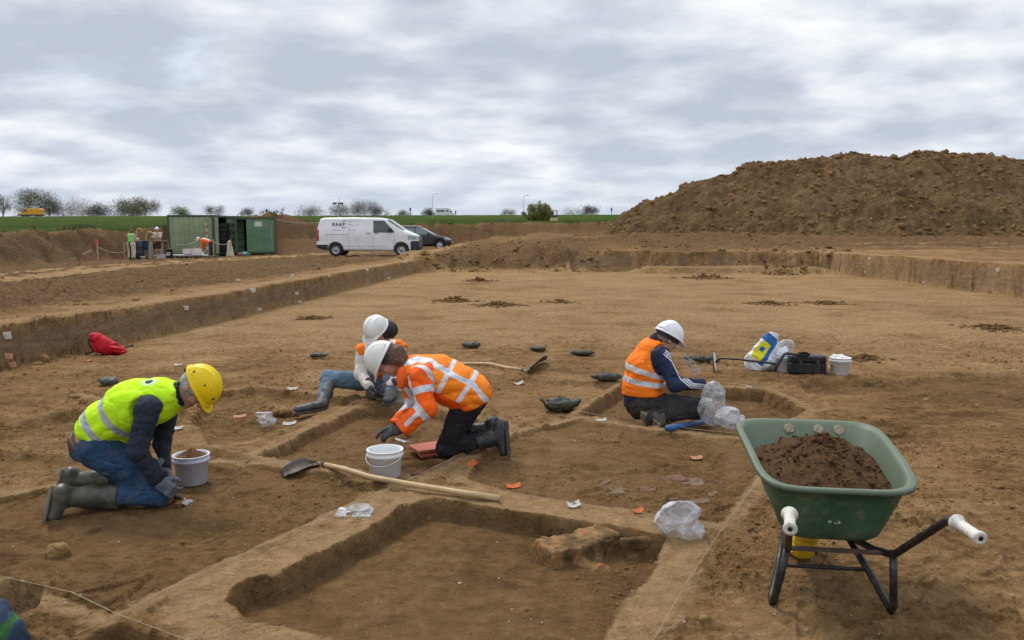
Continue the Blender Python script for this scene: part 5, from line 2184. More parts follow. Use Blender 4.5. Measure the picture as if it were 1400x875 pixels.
    add_lathe(bm, [(0, 0.162), (0.10, 0.160), (0.10, 0.15), (0.0, 0.15)], 20, Matrix.Translation((0, 0, h * 0.5)) @ Matrix.Rotation(math.pi / 2, 4, 'X'))
    e = bm_obj('emblem', bm, white, root)
    bm = bmesh.new()
    add_box(bm, (0.01, -0.166, h * 0.5 + 0.01), (0.07, 0.006, 0.09))
    bm_obj('emblem_mark', bm, blackp, e)
    # long white plank on low pallets
    Y = 45.4
    a, b = J(213, 351.5, Y), J(284, 348, Y)
    zb = (H(a[0], Y) + H(b[0], Y)) / 2
    root = thing('pallet', 'low pallet row carrying a long white board before the container', 'pallet', ((a[0] + b[0]) / 2 + 0.5, Y, zb))
    W = b[0] - a[0]
    bm = bmesh.new()
    for k in range(9):
        add_box(bm, (-W * 0.25 + k * W * 0.72 / 8, 0, 0.07), (0.10, 0.8, 0.12))
    add_box(bm, (W * 0.11, 0, 0.15), (W * 0.78, 0.8, 0.03))
    bm_obj('pallet_deck', bm, M('pallet_wood', (0.16, 0.12, 0.08), 0.85, 0.25), root)
    bm = bmesh.new()
    add_box(bm, (-0.5, -0.1, 0.21), (W, 0.35, 0.06))
    add_box(bm, (-W / 2 - 0.1, -0.1, 0.09), (0.5, 0.3, 0.17))
    top(bm_obj('white_board', bm, white, None, bevel=0.01), 'long white board lying on the low pallets before the container', 'board')
    ob = bpy.data.objects['white_board']
    ob.location = ob.location + root.location
    # white boxes
    for (u, v, w, hh, dx, lab) in ((257, 347.5, 10, 7, 0, 'white plastic box left of the bending person'), (270, 349, 14, 4.5, 0.0, 'low white plastic box at the feet of the bending person'), (269, 344.6, 9, 4.5, 0.05, 'small pale grey box standing on the low white box')):
        p = J(u, v, 45.25)
        s = 45.25 / F_PX
        bm = bmesh.new()
        c = np.array([p[0], 45.25 + dx, p[2]])
        add_box(bm, c + np.array([0, 0, hh * s / 2]), (w * s, 0.42, hh * s))
        bmesh.ops.bevel(bm, geom=list(bm.edges), offset=0.02, segments=2, affect='EDGES')
        add_box(bm, c + np.array([0, 0, hh * s - 0.02]), (w * s + 0.03, 0.45, 0.035))
        top(bm_obj('plastic_box', bm, white), lab, 'box', 'white boxes by the container')
    # cream sack / fleece hanging over a stake
    Y = 45.8
    p = gp(313.5, 352, Y)
    tz = J(313, 331, Y)[2]
    f = lambda P: sd_flat(P, p + np.array([0.05, 0, 0.05]), np.array([p[0] + 0.05, Y, tz]), 0.19, 0.09, (1, 0, 0), 1.15) + 0.03 * fbm3(P * 6, 2, 5)
    o = sdf_obj('cloth_bundle', f, p - 0.5, np.array([p[0] + 0.5, Y + 0.5, tz + 0.3]), 0.025, cream)
    top(o, 'cream cloth bundle hanging on a stake in front of the open container', 'cloth')
    # red and blue things at the door
    for (u, v, r, col, lab, nm) in ((329, 350, 0.16, (0.28, 0.05, 0.04), 'small dark red bundle on the ground between the containers', 'red_bundle'), (335.5, 347, 0.22, (0.07, 0.14, 0.17), 'crumpled grey blue bag between the two containers', 'blue_bag')):
        Y = 47.5
        p = gp(u, v, Y)
        f = lambda P: sd_ell(P, p + np.array([0, 0, r * 0.6]), (r * 1.2, r, r * 0.9)) + 0.06 * fbm3(P * 5, 2, 3)
        top(sdf_obj(nm, f, p - 0.5, p + 0.6, 0.03, M(nm, col, 0.7, 0.3, 5)), lab, 'bag' if 'bag' in nm else 'bundle')
    # stakes
    for (u, v, vt, Y, lab, headc, rr) in ((134, 358.5, 328, 41.5, 'wooden stake with an orange top before the left bank', True, 0.045), (96.5, 360.5, 352.5, 40.0, 'short wooden stake with a crosspiece at the foot of the bank', False, 0.035),
                                          (171, 358, 331, 43.3, 'thin grey stake left of the person in the green vest', False, 0.025), (267.5, 353.5, 337, 45.6, 'thin wooden stake left of the bending person', False, 0.03), (292.5, 353.5, 327, 45.9, 'pale wooden stake right of the bending person', False, 0.035), (316, 352, 327, 45.7, 'pale wooden stake beside the cream cloth', False, 0.035)):
        p = gp(u, v, Y)
        tz = J(u, vt, Y)[2]
        root = thing('stake', lab, 'stake', p, 0, 'stakes around the sieving place')
        h = tz - p[2]
        ln = RNG.uniform(-0.12, 0.05) if headc else 0
        bm = bmesh.new()
        add_tube(bm, [(0, 0, -0.1), (ln, 0, h)], rr, 6)
        bm_obj('shaft', bm, wood, root)
        if headc:
            bm = bmesh.new()
            add_box(bm, (ln - 0.03, 0, h - 0.12), (0.13, 0.11, 0.26))
            bm_obj('painted_top', bm, M('orange_red', (0.62, 0.11, 0.05), 0.7, 0.15), root)
        if u == 96.5:
            bm = bmesh.new()
            add_box(bm, (0.10, 0, h * 0.95), (0.34, 0.05, 0.05))
            bm_obj('crosspiece', bm, wood, root)
    # barrier tape from stake to stake
    tp = M('tape', (0.46, 0.41, 0.32), 0.6, 0.3, 9)
    tapes = [((113, 348, 40.5), (124.5, 342, 41.0), 'pale plank leaning on the foot of the left bank', 'plank'), ((134, 338, 41.5), (171, 345, 43.3), 'slack pale tape between the orange topped stake and the sieve', 'tape'),
             ((240, 333.5, 45.9), (270, 329, 46.0), 'pale tape in front of the corrugated container', 'tape'), ((292, 331, 45.9), (316, 332, 45.7), 'tape between the two pale stakes before the open container', 'tape'), ((378, 300, 50.0), (436, 304, 52.0), 'long pale tape stretched from the right container to the van', 'tape')]
    for a, b, lab, nm in tapes:
        A, B = J(*a), J(*b)
        pts = [A + (B - A) * t - np.array([0, 0, 0.12 * math.sin(math.pi * t) * (nm == 'tape')]) for t in np.linspace(0, 1, 9)]
        bm = bmesh.new()
        rr = 0.017 if nm == 'tape' else 0.05
        for p, q in zip(pts[:-1], pts[1:]):
            c = (p + q) / 2
            add_box(bm, c, (np.linalg.norm(q - p) + 0.002, 0.012, rr * 2), frame_matrix(c, q - p, (0, 0, 1)).to_3x3())
        top(bm_obj('barrier_tape' if nm == 'tape' else 'plank', bm, tp if nm == 'tape' else wood), lab, nm)
# ------------------------------------------------------------------ people close to the camera
def ax3(f, u):
    f = unit(f)
    u = unit(np.asarray(u, float) - f * (np.asarray(u, float) @ f))
    return f, u, np.cross(u, f)


def chain(P, pts, rad, k=0.03):
    d = None
    for a, b, ra, rb in zip(pts[:-1], pts[1:], rad[:-1], rad[1:]):
        q = sd_cone(P, a, b, ra, rb)
        d = q if d is None else smin(d, q, k)
    return d


def chain_flat(P, pts, rad, side, w, k=0.05):
    d = None
    for i in range(len(pts) - 1):
        q = sd_flat(P, pts[i], pts[i + 1], rad[i], rad[i + 1], side, w)
        d = q if d is None else smin(d, q, k)
    return d


def folds(P, amp, fr=(7, 7, 7), seed=0):
    F = np.array(fr, np.float32)
    n = 1 - np.abs(noise3(P * F + noise3(P * 4.0, seed + 9)[:, None] * 0.9, seed)) * 2.2
    m = 1 - np.abs(noise3(P * F * np.float32((2.1, 1.6, 2.4)) + noise3(P * 7.0, seed + 5)[:, None] * 0.8, seed + 3)) * 2.2
    return amp * (0.95 * np.sign(n) * np.abs(n) ** 1.3 + 0.65 * m)


def head_sdf(P, c, f, u, s=1.0):
    f, u, l = ax3(f, u)
    R = np.stack([f, l, u], 1)

    def at(a, b, e):
        return c + (f * a + l * b + u * e) * s
    d = sd_ell(P, at(-0.004, 0, 0.025), np.array([0.100, 0.078, 0.105]) * s, R)
    d = smin(d, sd_ell(P, at(0.030, 0, -0.062), np.array([0.066, 0.056, 0.064]) * s, R), 0.03 * s)
    d = smin(d, sd_ell(P, at(0.078, 0, -0.104), np.array([0.022, 0.026, 0.019]) * s, R), 0.022 * s)
    d = smin(d, sd_ell(P, at(0.083, 0, 0.030), np.array([0.018, 0.056, 0.012]) * s, R), 0.016 * s)
    for q in (-1, 1):
        d = smax(d, -(np.linalg.norm(P - np.float32(at(0.104, q * 0.033, 0.010)), axis=1) - 0.013 * s), 0.012 * s)
        d = smin(d, np.linalg.norm(P - np.float32(at(0.080, q * 0.032, 0.008)), axis=1) - 0.0125 * s, 0.002)
        d = smin(d, sd_ell(P, at(-0.012, q * 0.080, -0.012), np.array([0.020, 0.009, 0.033]) * s, R), 0.008 * s)
        d = smin(d, sd_ell(P, at(0.066, q * 0.042, -0.03), np.array([0.026, 0.022, 0.022]) * s, R), 0.02 * s)
    d = smin(d, sd_cone(P, at(0.094, 0, 0.012), at(0.116, 0, -0.032), 0.009 * s, 0.014 * s), 0.012 * s)
    for e, r in ((-0.063, 0.008), (-0.077, 0.009)):
        d = smin(d, sd_ell(P, at(0.088, 0, e), np.array([0.012, 0.024, r]) * s, R), 0.006 * s)
    return d


def face_masks(c, f, u, s=1.0):
    f, u, l = ax3(f, u)

    def loc(P):
        q = (P - np.float32(c)) / s
        return q @ np.float32(f), np.abs(q @ np.float32(l)), q @ np.float32(u)

    def eye(P):
        a, b, e = loc(P)
        return np.maximum(np.hypot((b - 0.032) / 1.5, e - 0.007) - 0.0065, 0.06 - a)

    def lips(P):
        a, b, e = loc(P)
        return np.maximum(np.hypot(b / 2.6, e + 0.070) - 0.0095, 0.06 - a)

    def brow(P):
        a, b, e = loc(P)
        return np.maximum(np.hypot((b - 0.034) / 3.4, e - 0.031) - 0.006, 0.05 - a)
    return dict(eye=eye, lips=lips, brow=brow)


def skin_mat(key, tone, browc=(0.12, 0.09, 0.07)):
    return M(key, tone, 0.55, 0.0, 10, 0.15, fn=mat_cloth, masks=(('lips', soilify(tone, 0.62), 0.45), ('brow', browc, 0.8), ('eye', (0.03, 0.022, 0.018), 0.25)), weave=False)


def helmet_parts(root, c, f, u, mat, s=1.0, band=None, scuffs=None, peak=0.05, vents=False):
    """Hard hat: shell with a ridge and a rim, peak, headband behind; c is the head centre."""
    f, u, l = ax3(f, u)
    R = np.stack([f, l, u], 1)
    base = c + u * 0.036 * s

    def sh(P):
        d = sd_ell(P, base + f * 0.002, np.array([0.138, 0.114, 0.128]) * s, R)
        q = P - np.float32(base)
        lz = q @ np.float32(u)
        ly = q @ np.float32(l)
        lx = q @ np.float32(f)
        ridge = sd_ell(P, base + u * 0.006 + f * 0.002, np.array([0.130, 0.030, 0.131]) * s, R)
        d = smin(d, ridge, 0.012)
        for k in (-1, 1):
            d = smin(d, sd_ell(P, base + u * 0.004 + l * k * 0.052, np.array([0.112, 0.012, 0.112]) * s, R), 0.014)
        d = np.maximum(d, -(lz + 0.012 * s))
        # gutter rim
        rim = sd_ell(P, base + f * 0.004 - u * 0.008, np.array([0.150, 0.126, 0.30]) * s, R)
        rim = np.maximum(rim, np.abs(lz + 0.008 * s) - 0.0055)
        d = smin(d, rim, 0.008)
        pk = sd_ell(P, base + f * 0.075 * s - u * 0.006, np.array([0.075 + peak, 0.105, 0.2]) * s, R)
        pk = np.maximum(np.maximum(pk, np.abs(lz + 0.010 * s + 0.22 * np.maximum(lx - 0.10, 0)) - 0.0045), -lx)
        d = smin(d, pk, 0.008)
        inner = sd_ell(P, base, np.array([0.130, 0.106, 0.120]) * s, R)
        return np.maximum(d, -np.maximum(inner, lz - 0.02))
    at = {}
    if scuffs:
        def sc(P):
            q = P - np.float32(base)
            loc = np.stack([q @ np.float32(f), q @ np.float32(l), q @ np.float32(u)], 1)
            d = None
            for p, ln, wd in scuffs:
                e = loc - np.float32(p)
                k = np.sqrt((e[:, 0] / ln) ** 2 + (e[:, 1] / wd) ** 2 + (e[:, 2] / ln) ** 2) - 1
                d = k * 0.005 if d is None else np.minimum(d, k * 0.005)
            return d
        at['scuff'] = sc
    hm = sdf_obj('helmet', sh, c - 0.26 * s, c + 0.26 * s, 0.0055, mat, root, at)
    if band:
        def bd(P):
            lz = (P - np.float32(base)) @ np.float32(u)
            lx = (P - np.float32(base)) @ np.float32(f)
            d = sd_ell(P, base - u * 0.02, np.array([0.116, 0.098, 0.30]) * s, R)
            return np.maximum(np.maximum(d, np.abs(lz + 0.034) - 0.016), lx - 0.03)
        sdf_obj('headband', bd, c - 0.2, c + 0.2, 0.006, band, hm)
    return hm


def hand_sdf(w, d, n, th, curl=(0.35, 0.45, 0.3), s=1.0, fat=1.0, spread=0.10):
    """Palm, four jointed fingers and a thumb. w wrist, d finger direction, n the way the palm faces, th the thumb side."""
    d = unit(d)
    n = unit(np.asarray(n, float) - d * (np.asarray(n, float) @ d))
    sd = unit(np.cross(d, n))
    if sd @ np.asarray(th, float) < 0:
        sd = -sd
    R = np.stack([d, sd, n], 1)
    segs = []
    for i, (k, L) in enumerate(((0.030, 0.072), (0.010, 0.081), (-0.011, 0.075), (-0.031, 0.058))):
        p = w + (d * 0.090 + sd * k) * s
        a = 0.0
        dirn = unit(d + sd * (k / 0.03) * spread)
        for j, fr in enumerate((0.44, 0.31, 0.25)):
            a += curl[j] * (1 + 0.12 * i)
            v = dirn * math.cos(a) + n * math.sin(a)
            q = p + v * L * fr * s
            r0 = (0.0105 - 0.0012 * j) * s * fat
            segs.append((p, q, r0, r0 - 0.001 * s))
            p = q
    t0 = w + (d * 0.022 + sd * 0.026) * s
    t1 = t0 + unit(d * 0.55 + sd * 0.75 + n * 0.35) * 0.040 * s
    t2 = t1 + unit(d * 0.85 + sd * 0.25 + n * 0.5) * 0.032 * s
    t3 = t2 + unit(d * 0.9 - sd * 0.05 + n * 0.6) * 0.025 * s
    th_ = [(t0, t1, 0.0165 * s * fat, 0.0125 * s * fat), (t1, t2, 0.0125 * s * fat, 0.0108 * s * fat), (t2, t3, 0.0108 * s * fat, 0.009 * s * fat)]

    def f(P):
        q = sd_box(P, w + d * 0.050 * s, np.array([0.046, 0.040, 0.0145 * fat]) * s, R, 0.013 * s)
        q = smin(q, sd_flat(P, w - d * 0.03 * s, w + d * 0.03 * s, 0.024 * s * fat, 0.022 * s * fat, sd, 1.25), 0.02 * s)
        for a, b, ra, rb in segs:
            q = smin(q, sd_cone(P, a, b, ra, rb), 0.0045 * s)
        for a, b, ra, rb in th_:
            q = smin(q, sd_cone(P, a, b, ra, rb), 0.010 * s)
        return q
    pts = [w - d * 0.04 * s] + [b for _, b, _, _ in segs] + [t3]
    return f, pts


def glove(root, w, d, n, th, mat, curl=(0.35, 0.45, 0.3), s=1.0, cuff=True):
    f, pts = hand_sdf(w, d, n, th, curl, s, 1.14)
    d = unit(d)

    def g(P):
        q = f(P)
        if cuff:
            q = smin(q, sd_cone(P, w - d * 0.055 * s, w + d * 0.01, 0.036 * s, 0.032 * s), 0.01)
        return q + 0.0012 * noise3(P * 60, 4)
    lo, hi = bounds(pts + [w - d * 0.07], 0.05)
    return sdf_obj('glove', g, lo, hi, 0.0048 if s > 0.9 else 0.0055, mat, root)


def seg2(P, a, b, axes_=(0, 2)):
    """2-D distance to a segment in the x-z plane."""
    x, z = P[:, axes_[0]], P[:, axes_[1]]
    ax_, az = a[0], a[2]
    bx, bz = b[0], b[2]
    ex, ez = bx - ax_, bz - az
    t = np.clip(((x - ax_) * ex + (z - az) * ez) / (ex * ex + ez * ez + 1e-9), 0, 1)
    return np.hypot(x - ax_ - ex * t, z - az - ez * t)


def boot(root, shaft, heel, toe, solen, mat, solemat, r=0.062, name='boot', grain=0.003):
    """Boot: shaft points from the top down to the ankle, foot from heel to toe, sole on the side solen."""
    heel, toe = np.asarray(heel, float), np.asarray(toe, float)
    solen = unit(solen)
    fd = unit(toe - heel)
    solen = unit(solen - fd * (solen @ fd))
    side = np.cross(fd, solen)
    h2, t2 = heel - solen * 0.045 + fd * 0.03, toe - solen * 0.036 - fd * 0.035

    def f(P):
        d = chain(P, shaft, np.linspace(r * 1.16, r * 0.86, len(shaft)), 0.03)
        d = smin(d, sd_cone(P, shaft[-1], h2, r * 0.82, 0.045), 0.04)
        d = smin(d, sd_flat(P, h2, t2, 0.043, 0.036, side, 1.15), 0.035)
        d = np.maximum(d, plane(P, heel, solen) - 0.0)
        cut = plane(P, shaft[0], np.asarray(shaft[0], float) - np.asarray(shaft[1], float))
        d = np.maximum(d, cut)
        return d + folds(P, grain, (9, 9, 9), 31)
    lo, hi = bounds(list(shaft) + [heel, toe], 0.11)
    b = sdf_obj(name, f, lo, hi, 0.0085, mat, root)

    def g(P):
        a = P - np.float32(heel)
        l_ = a @ np.float32(fd)
        s_ = np.abs(a @ np.float32(side))
        n_ = a @ np.float32(solen)
        L = np.linalg.norm(toe - heel)
        wd = 0.040 + 0.012 * np.sin(np.clip(l_ / L, 0, 1) * 3.0)
        d = np.maximum.reduce([s_ - wd, -l_ - 0.004, l_ - L - 0.004, np.abs(n_ - 0.004) - 0.013])
        tread = np.where(np.sin(l_ * 170) * np.sin(s_ * 120 + 0.8) > 0.1, 0.0, 0.006)
        return np.maximum(d, n_ - 0.017 + tread)
    lo, hi = bounds([heel, toe], 0.08)
    sdf_obj('sole', g, lo, hi, 0.007, solemat, b)
    return b


def man_yellow():
    Yc = 4.88
    base = PG(165, 690)
    root = thing('person', 'kneeling man in a yellow helmet and bright yellow vest working with both hands', 'person', base)

    def Z(x, y, Y):
        return J(x / 3.017, 450 + y / 3.017, Y)
    # joints (zoomed photo coordinates, distance)
    pel, waist, mid, upc = Z(388, 470, Yc), Z(450, 392, Yc), Z(560, 318, Yc), Z(650, 292, Yc)
    neck = Z(722, 272, Yc)
    side = np.array([0.10, 1.0, 0.0])
    shN, shF = Z(612, 325, 4.69), Z(690, 305, 5.07)
    elN, wrN = Z(565, 505, 4.60), Z(655, 628, 4.66)
    elF, wrF = Z(668, 470, 5.08), Z(678, 585, 4.92)
    hpN, hpF = Z(405, 490, 4.77), Z(400, 470, 5.00)
    knN, knF = Z(655, 680, 4.73), Z(670, 640, 5.04)
    anN, anF = Z(262, 695, 4.62), Z(300, 622, 5.02)
    hc = Z(806, 240, 4.90)
    fwd, hup = (0.42, -0.06, -0.90), (0.92, 0.05, 0.42)

    def legs(P, g, rr=1.0):
        d = sd_flat(P, pel, waist, 0.130 * rr + g, 0.125 * rr + g, side, 1.28)
        for a, b, c in ((hpN, knN, anN), (hpF, knF, anF)):
            d = smin(d, sd_cone(P, a, b, 0.118 * rr + g, 0.078 * rr + g), 0.05)
            d = smin(d, sd_cone(P, b, b + (c - b) * 0.62, 0.072 * rr + g, 0.058 * rr + g), 0.02)
        return d

    def torso(P, g):
        return chain_flat(P, [pel * 0.4 + waist * 0.6, waist, mid, upc], [0.125 + g, 0.130 + g, 0.140 + g, 0.125 + g], side, 1.28, 0.06)

    def arms(P, g):
        d = None
        for a, b, c in ((shN, elN, wrN), (shF, elF, wrF)):
            q = smin(sd_cone(P, a, b, 0.072 + g, 0.055 + g), sd_cone(P, b, c, 0.053 + g, 0.038 + g), 0.025)
            d = q if d is None else np.minimum(d, q)
        return d

    def body(P):
        d = smin(legs(P, -0.02), torso(P, -0.02), 0.05)
        d = smin(d, arms(P, -0.016), 0.04)
        d = smin(d, sd_cone(P, upc, hc - unit(hup) * 0.05, 0.075, 0.056), 0.03)
        for k, a in ((knN, anN), (knF, anF)):
            d = smin(d, sd_cone(P, k, a, 0.05, 0.036), 0.03)
        for w, dd in ((wrN, (0.55, 0, -0.6)), (wrF, (0.5, -0.2, -0.8))):
            d = smin(d, sd_cone(P, w, w + unit(dd) * 0.05, 0.028, 0.016), 0.02)
        return smin(d, head_sdf(P, hc, fwd, hup), 0.02)
    lo, hi = bounds([pel, waist, upc, hc, anN, anF, knN, knF, wrN, wrF, elN], 0.2)
    skin = skin_mat('skin_man', (0.46, 0.245, 0.165), (0.35, 0.33, 0.31))
    sdf_obj('body', body, lo, hi, 0.0095, skin, root, face_masks(hc, fwd, hup))
    # grey hair round the back and sides
    f_, u_, l_ = ax3(fwd, hup)
    Rh = np.stack([f_, l_, u_], 1)

    def hair(P):
        d = sd_ell(P, hc - f_ * 0.012 + u_ * 0.012, (0.104, 0.0865, 0.108), Rh)
        q = P - np.float32(hc)
        return np.maximum.reduce([d + 0.002 * noise3(P * 55, 3), (q @ np.float32(f_)) - 0.028 - 0.02 * noise3(P * 30, 8) - 0.7 * np.maximum(q @ np.float32(u_), 0), -(q @ np.float32(u_)) - 0.055, -(np.abs(q @ np.float32(l_)) - 0.02) - 0.06])
    sdf_obj('hair', hair, hc - 0.16, hc + 0.16, 0.006, M('hair_grey', (0.36, 0.35, 0.35), 0.8, 0.25, 40, 0.5, 200), root)
    # jeans with belt line
    jean = mat_cloth('jeans_dark', (0.022, 0.060, 0.125), 0.9, 0.7, 16, 0.3, (('seam', (0.10, 0.15, 0.22), None),), 0.25)

    bn = unit(waist - pel)

    def trous(P):
        d = np.maximum(sd_flat(P, pel, waist, 0.134, 0.129, side, 1.28), plane(P, Z(330, 432, Yc), bn))
        for a, b, c in ((hpN, knN, anN), (hpF, knF, anF)):
            d = smin(d, sd_cone(P, a, b, 0.122, 0.082), 0.05)
            d = smin(d, sd_cone(P, b, b + (c - b) * 0.62, 0.076, 0.062), 0.02)
        return d + folds(P, 0.006, (9, 9, 9), 11)
    sdf_obj('jeans', trous, lo, hi, 0.009, jean, root, dict(seam=lambda P: np.minimum(np.abs(plane(P, Z(325, 462, Yc), unit(waist - pel))) - 0.0025, np.abs(seg2(P, Z(370, 520, 4.7), Z(520, 560, 4.7))) - 0.002)))
    sdf_obj('belt', lambda P: np.maximum(sd_flat(P, pel, waist, 0.141, 0.136, side, 1.28), np.abs(plane(P, Z(330, 440, Yc), bn)) - 0.019), lo, hi, 0.009, M('belt_leather', (0.07, 0.034, 0.016), 0.6, 0.2, 9), root)
    sdf_obj('shirt', lambda P: np.maximum(torso(P, 0.002), np.abs(plane(P, Z(345, 410, Yc), bn)) - 0.04), lo, hi, 0.011, M('shirt_white', (0.7, 0.71, 0.73), 0.85), root)
    # dark blue jacket
    jk = mat_cloth('jacket_navy', (0.020, 0.027, 0.043), 0.85, 0.6, 13, 0.2, (('cuff', (0.010, 0.014, 0.026), None),), 0.12)

    def jacket(P):
        d = smin(torso(P, 0.0), arms(P, 0.006), 0.03) + folds(P, 0.0065, (10, 10, 10), 21)
        col = np.maximum(sd_cone(P, upc, neck + unit(neck - upc) * 0.08, 0.086, 0.074), plane(P, neck + unit(neck - upc) * 0.055, neck - upc))
        d = smin(d, col, 0.03)
        d = np.maximum(d, -plane(P, Z(440, 400, Yc), bn))
        for w, e in ((wrN, elN), (wrF, elF)):
            q = np.linalg.norm(P - np.float32(w), axis=1)
            d = np.maximum(d, np.where(q < 0.10, plane(P, w, w - e), -1))
        return d
    sdf_obj('jacket', jacket, lo, hi, 0.009, jk, root, dict(cuff=lambda P: np.minimum(np.where(np.linalg.norm(P - np.float32(wrN), axis=1) < 0.09, -plane(P, wrN - unit(wrN - elN) * 0.03, wrN - elN), 1), np.where(np.linalg.norm(P - np.float32(wrF), axis=1) < 0.09, -plane(P, wrF - unit(wrF - elF) * 0.03, wrF - elF), 1))))
    # hi-vis vest
    silver = (0.40, 0.42, 0.46)
    vm = mat_cloth('vest_yellow', (0.56, 0.92, 0.012), 0.8, 0.55, 10, 0.06, (('stripe', silver, 0.45), ('logo', (0.55, 0.75, 0.40), None), ('mark', (0.03, 0.05, 0.03), None)), 0.12)
    sn = unit((0.80, 0.0, 0.60))
    p1, p2 = Z(440, 392, Yc), Z(492, 328, Yc)
    hemn = unit((0.50, 0, 0.86))
    hem = Z(415, 447, Yc)

    def vest(P):
        d = smin(torso(P, 0.020), sd_flat(P, upc, neck, 0.11, 0.09, side, 1.3), 0.05) + folds(P, 0.0065, (7, 7, 7), 41)
        d = np.maximum(d, -plane(P, hem, hemn))
        for s_, dy in ((shN, -0.05), (shF, 0.05)):
            q = P - np.float32(s_ + np.array([0.0, dy, -0.012]))
            d = np.maximum(d, -(np.sqrt((q[:, 0] / 1.0) ** 2 + (q[:, 1] / 1.0) ** 2 + (q[:, 2] / 1.12) ** 2) - 0.118))
        d = np.maximum(d, -(np.linalg.norm(P - np.float32(neck + unit(neck - upc) * 0.06), axis=1) - 0.085))
        return d
    lg = Z(612, 203, 4.80)

    def logo(P):
        q = P - np.float32(lg)
        return np.linalg.norm(q, axis=1) - 0.052

    def mark(P):
        q = P - np.float32(lg)
        r = np.linalg.norm(q, axis=1)
        return np.abs(r - 0.026) - 0.008 + 0.006 * noise3(P * 50, 2)
    sdf_obj('vest', vest, lo, hi, 0.0085, vm, root, dict(stripe=lambda P: np.minimum(np.abs(plane(P, p1, sn)) - 0.022, np.abs(plane(P, p2, sn)) - 0.022), logo=logo, mark=mark))
    # helmet with scuffs
    hm = mat_cloth('helmet_yellow', (0.80, 0.56, 0.006), 0.38, 0.12, 20, 0.06, (('scuff', (0.10, 0.08, 0.03), 0.6),), 0.0, False)
    rs = np.random.default_rng(4)
    sc = [((0.02, -0.100, 0.06), 0.007, 0.02), ((0.06, -0.085, 0.075), 0.004, 0.02), ((-0.085, -0.075, 0.03), 0.010, 0.02), ((0.115, -0.04, 0.05), 0.008, 0.03), ((-0.02, -0.09, 0.092), 0.004, 0.02), ((-0.05, -0.10, 0.02), 0.004, 0.02)]
    helmet_parts(root, hc, fwd, hup, hm, 1.0, None, sc, 0.035)
    # gloves meet over the trowel
    gm = M('glove_grey', (0.125, 0.135, 0.165), 0.85, 0.25, 18, 0.4, 90, dirt=0.35)
    glove(root, wrN, (0.62, 0.10, -0.58), (0.35, 0.65, -0.5), (0.7, 0, 0.6), gm, (0.55, 0.6, 0.4), 1.02)
    glove(root, wrF, (0.55, -0.20, -0.75), (-0.3, -0.7, -0.3), (0.7, 0, 0.5), gm, (0.5, 0.55, 0.4), 1.02)
    # rubber boots
    bm_ = M('boot_olive', (0.050, 0.052, 0.036), 0.5, 0.25, 8, 0.12, 30, dirt=0.55)
    sm = M('boot_sole', (0.16, 0.13, 0.095), 0.9, 0.3, 12, dirt=0.8)
    tN = Z(492, 692, 4.68)
    boot(root, [tN, tN * 0.5 + anN * 0.5, Z(265, 692, 4.60)], Z(228, 652, 4.58), Z(196, 800, 4.50), (-1, -0.06, -0.15), bm_, sm, 0.066)
    tF = Z(470, 625, 5.03)
    boot(root, [tF, tF * 0.5 + anF * 0.5, Z(300, 622, 5.02)], Z(268, 578, 5.02), Z(248, 690, 4.98), (-1, -0.06, -0.1), bm_, sm, 0.062)
    return root


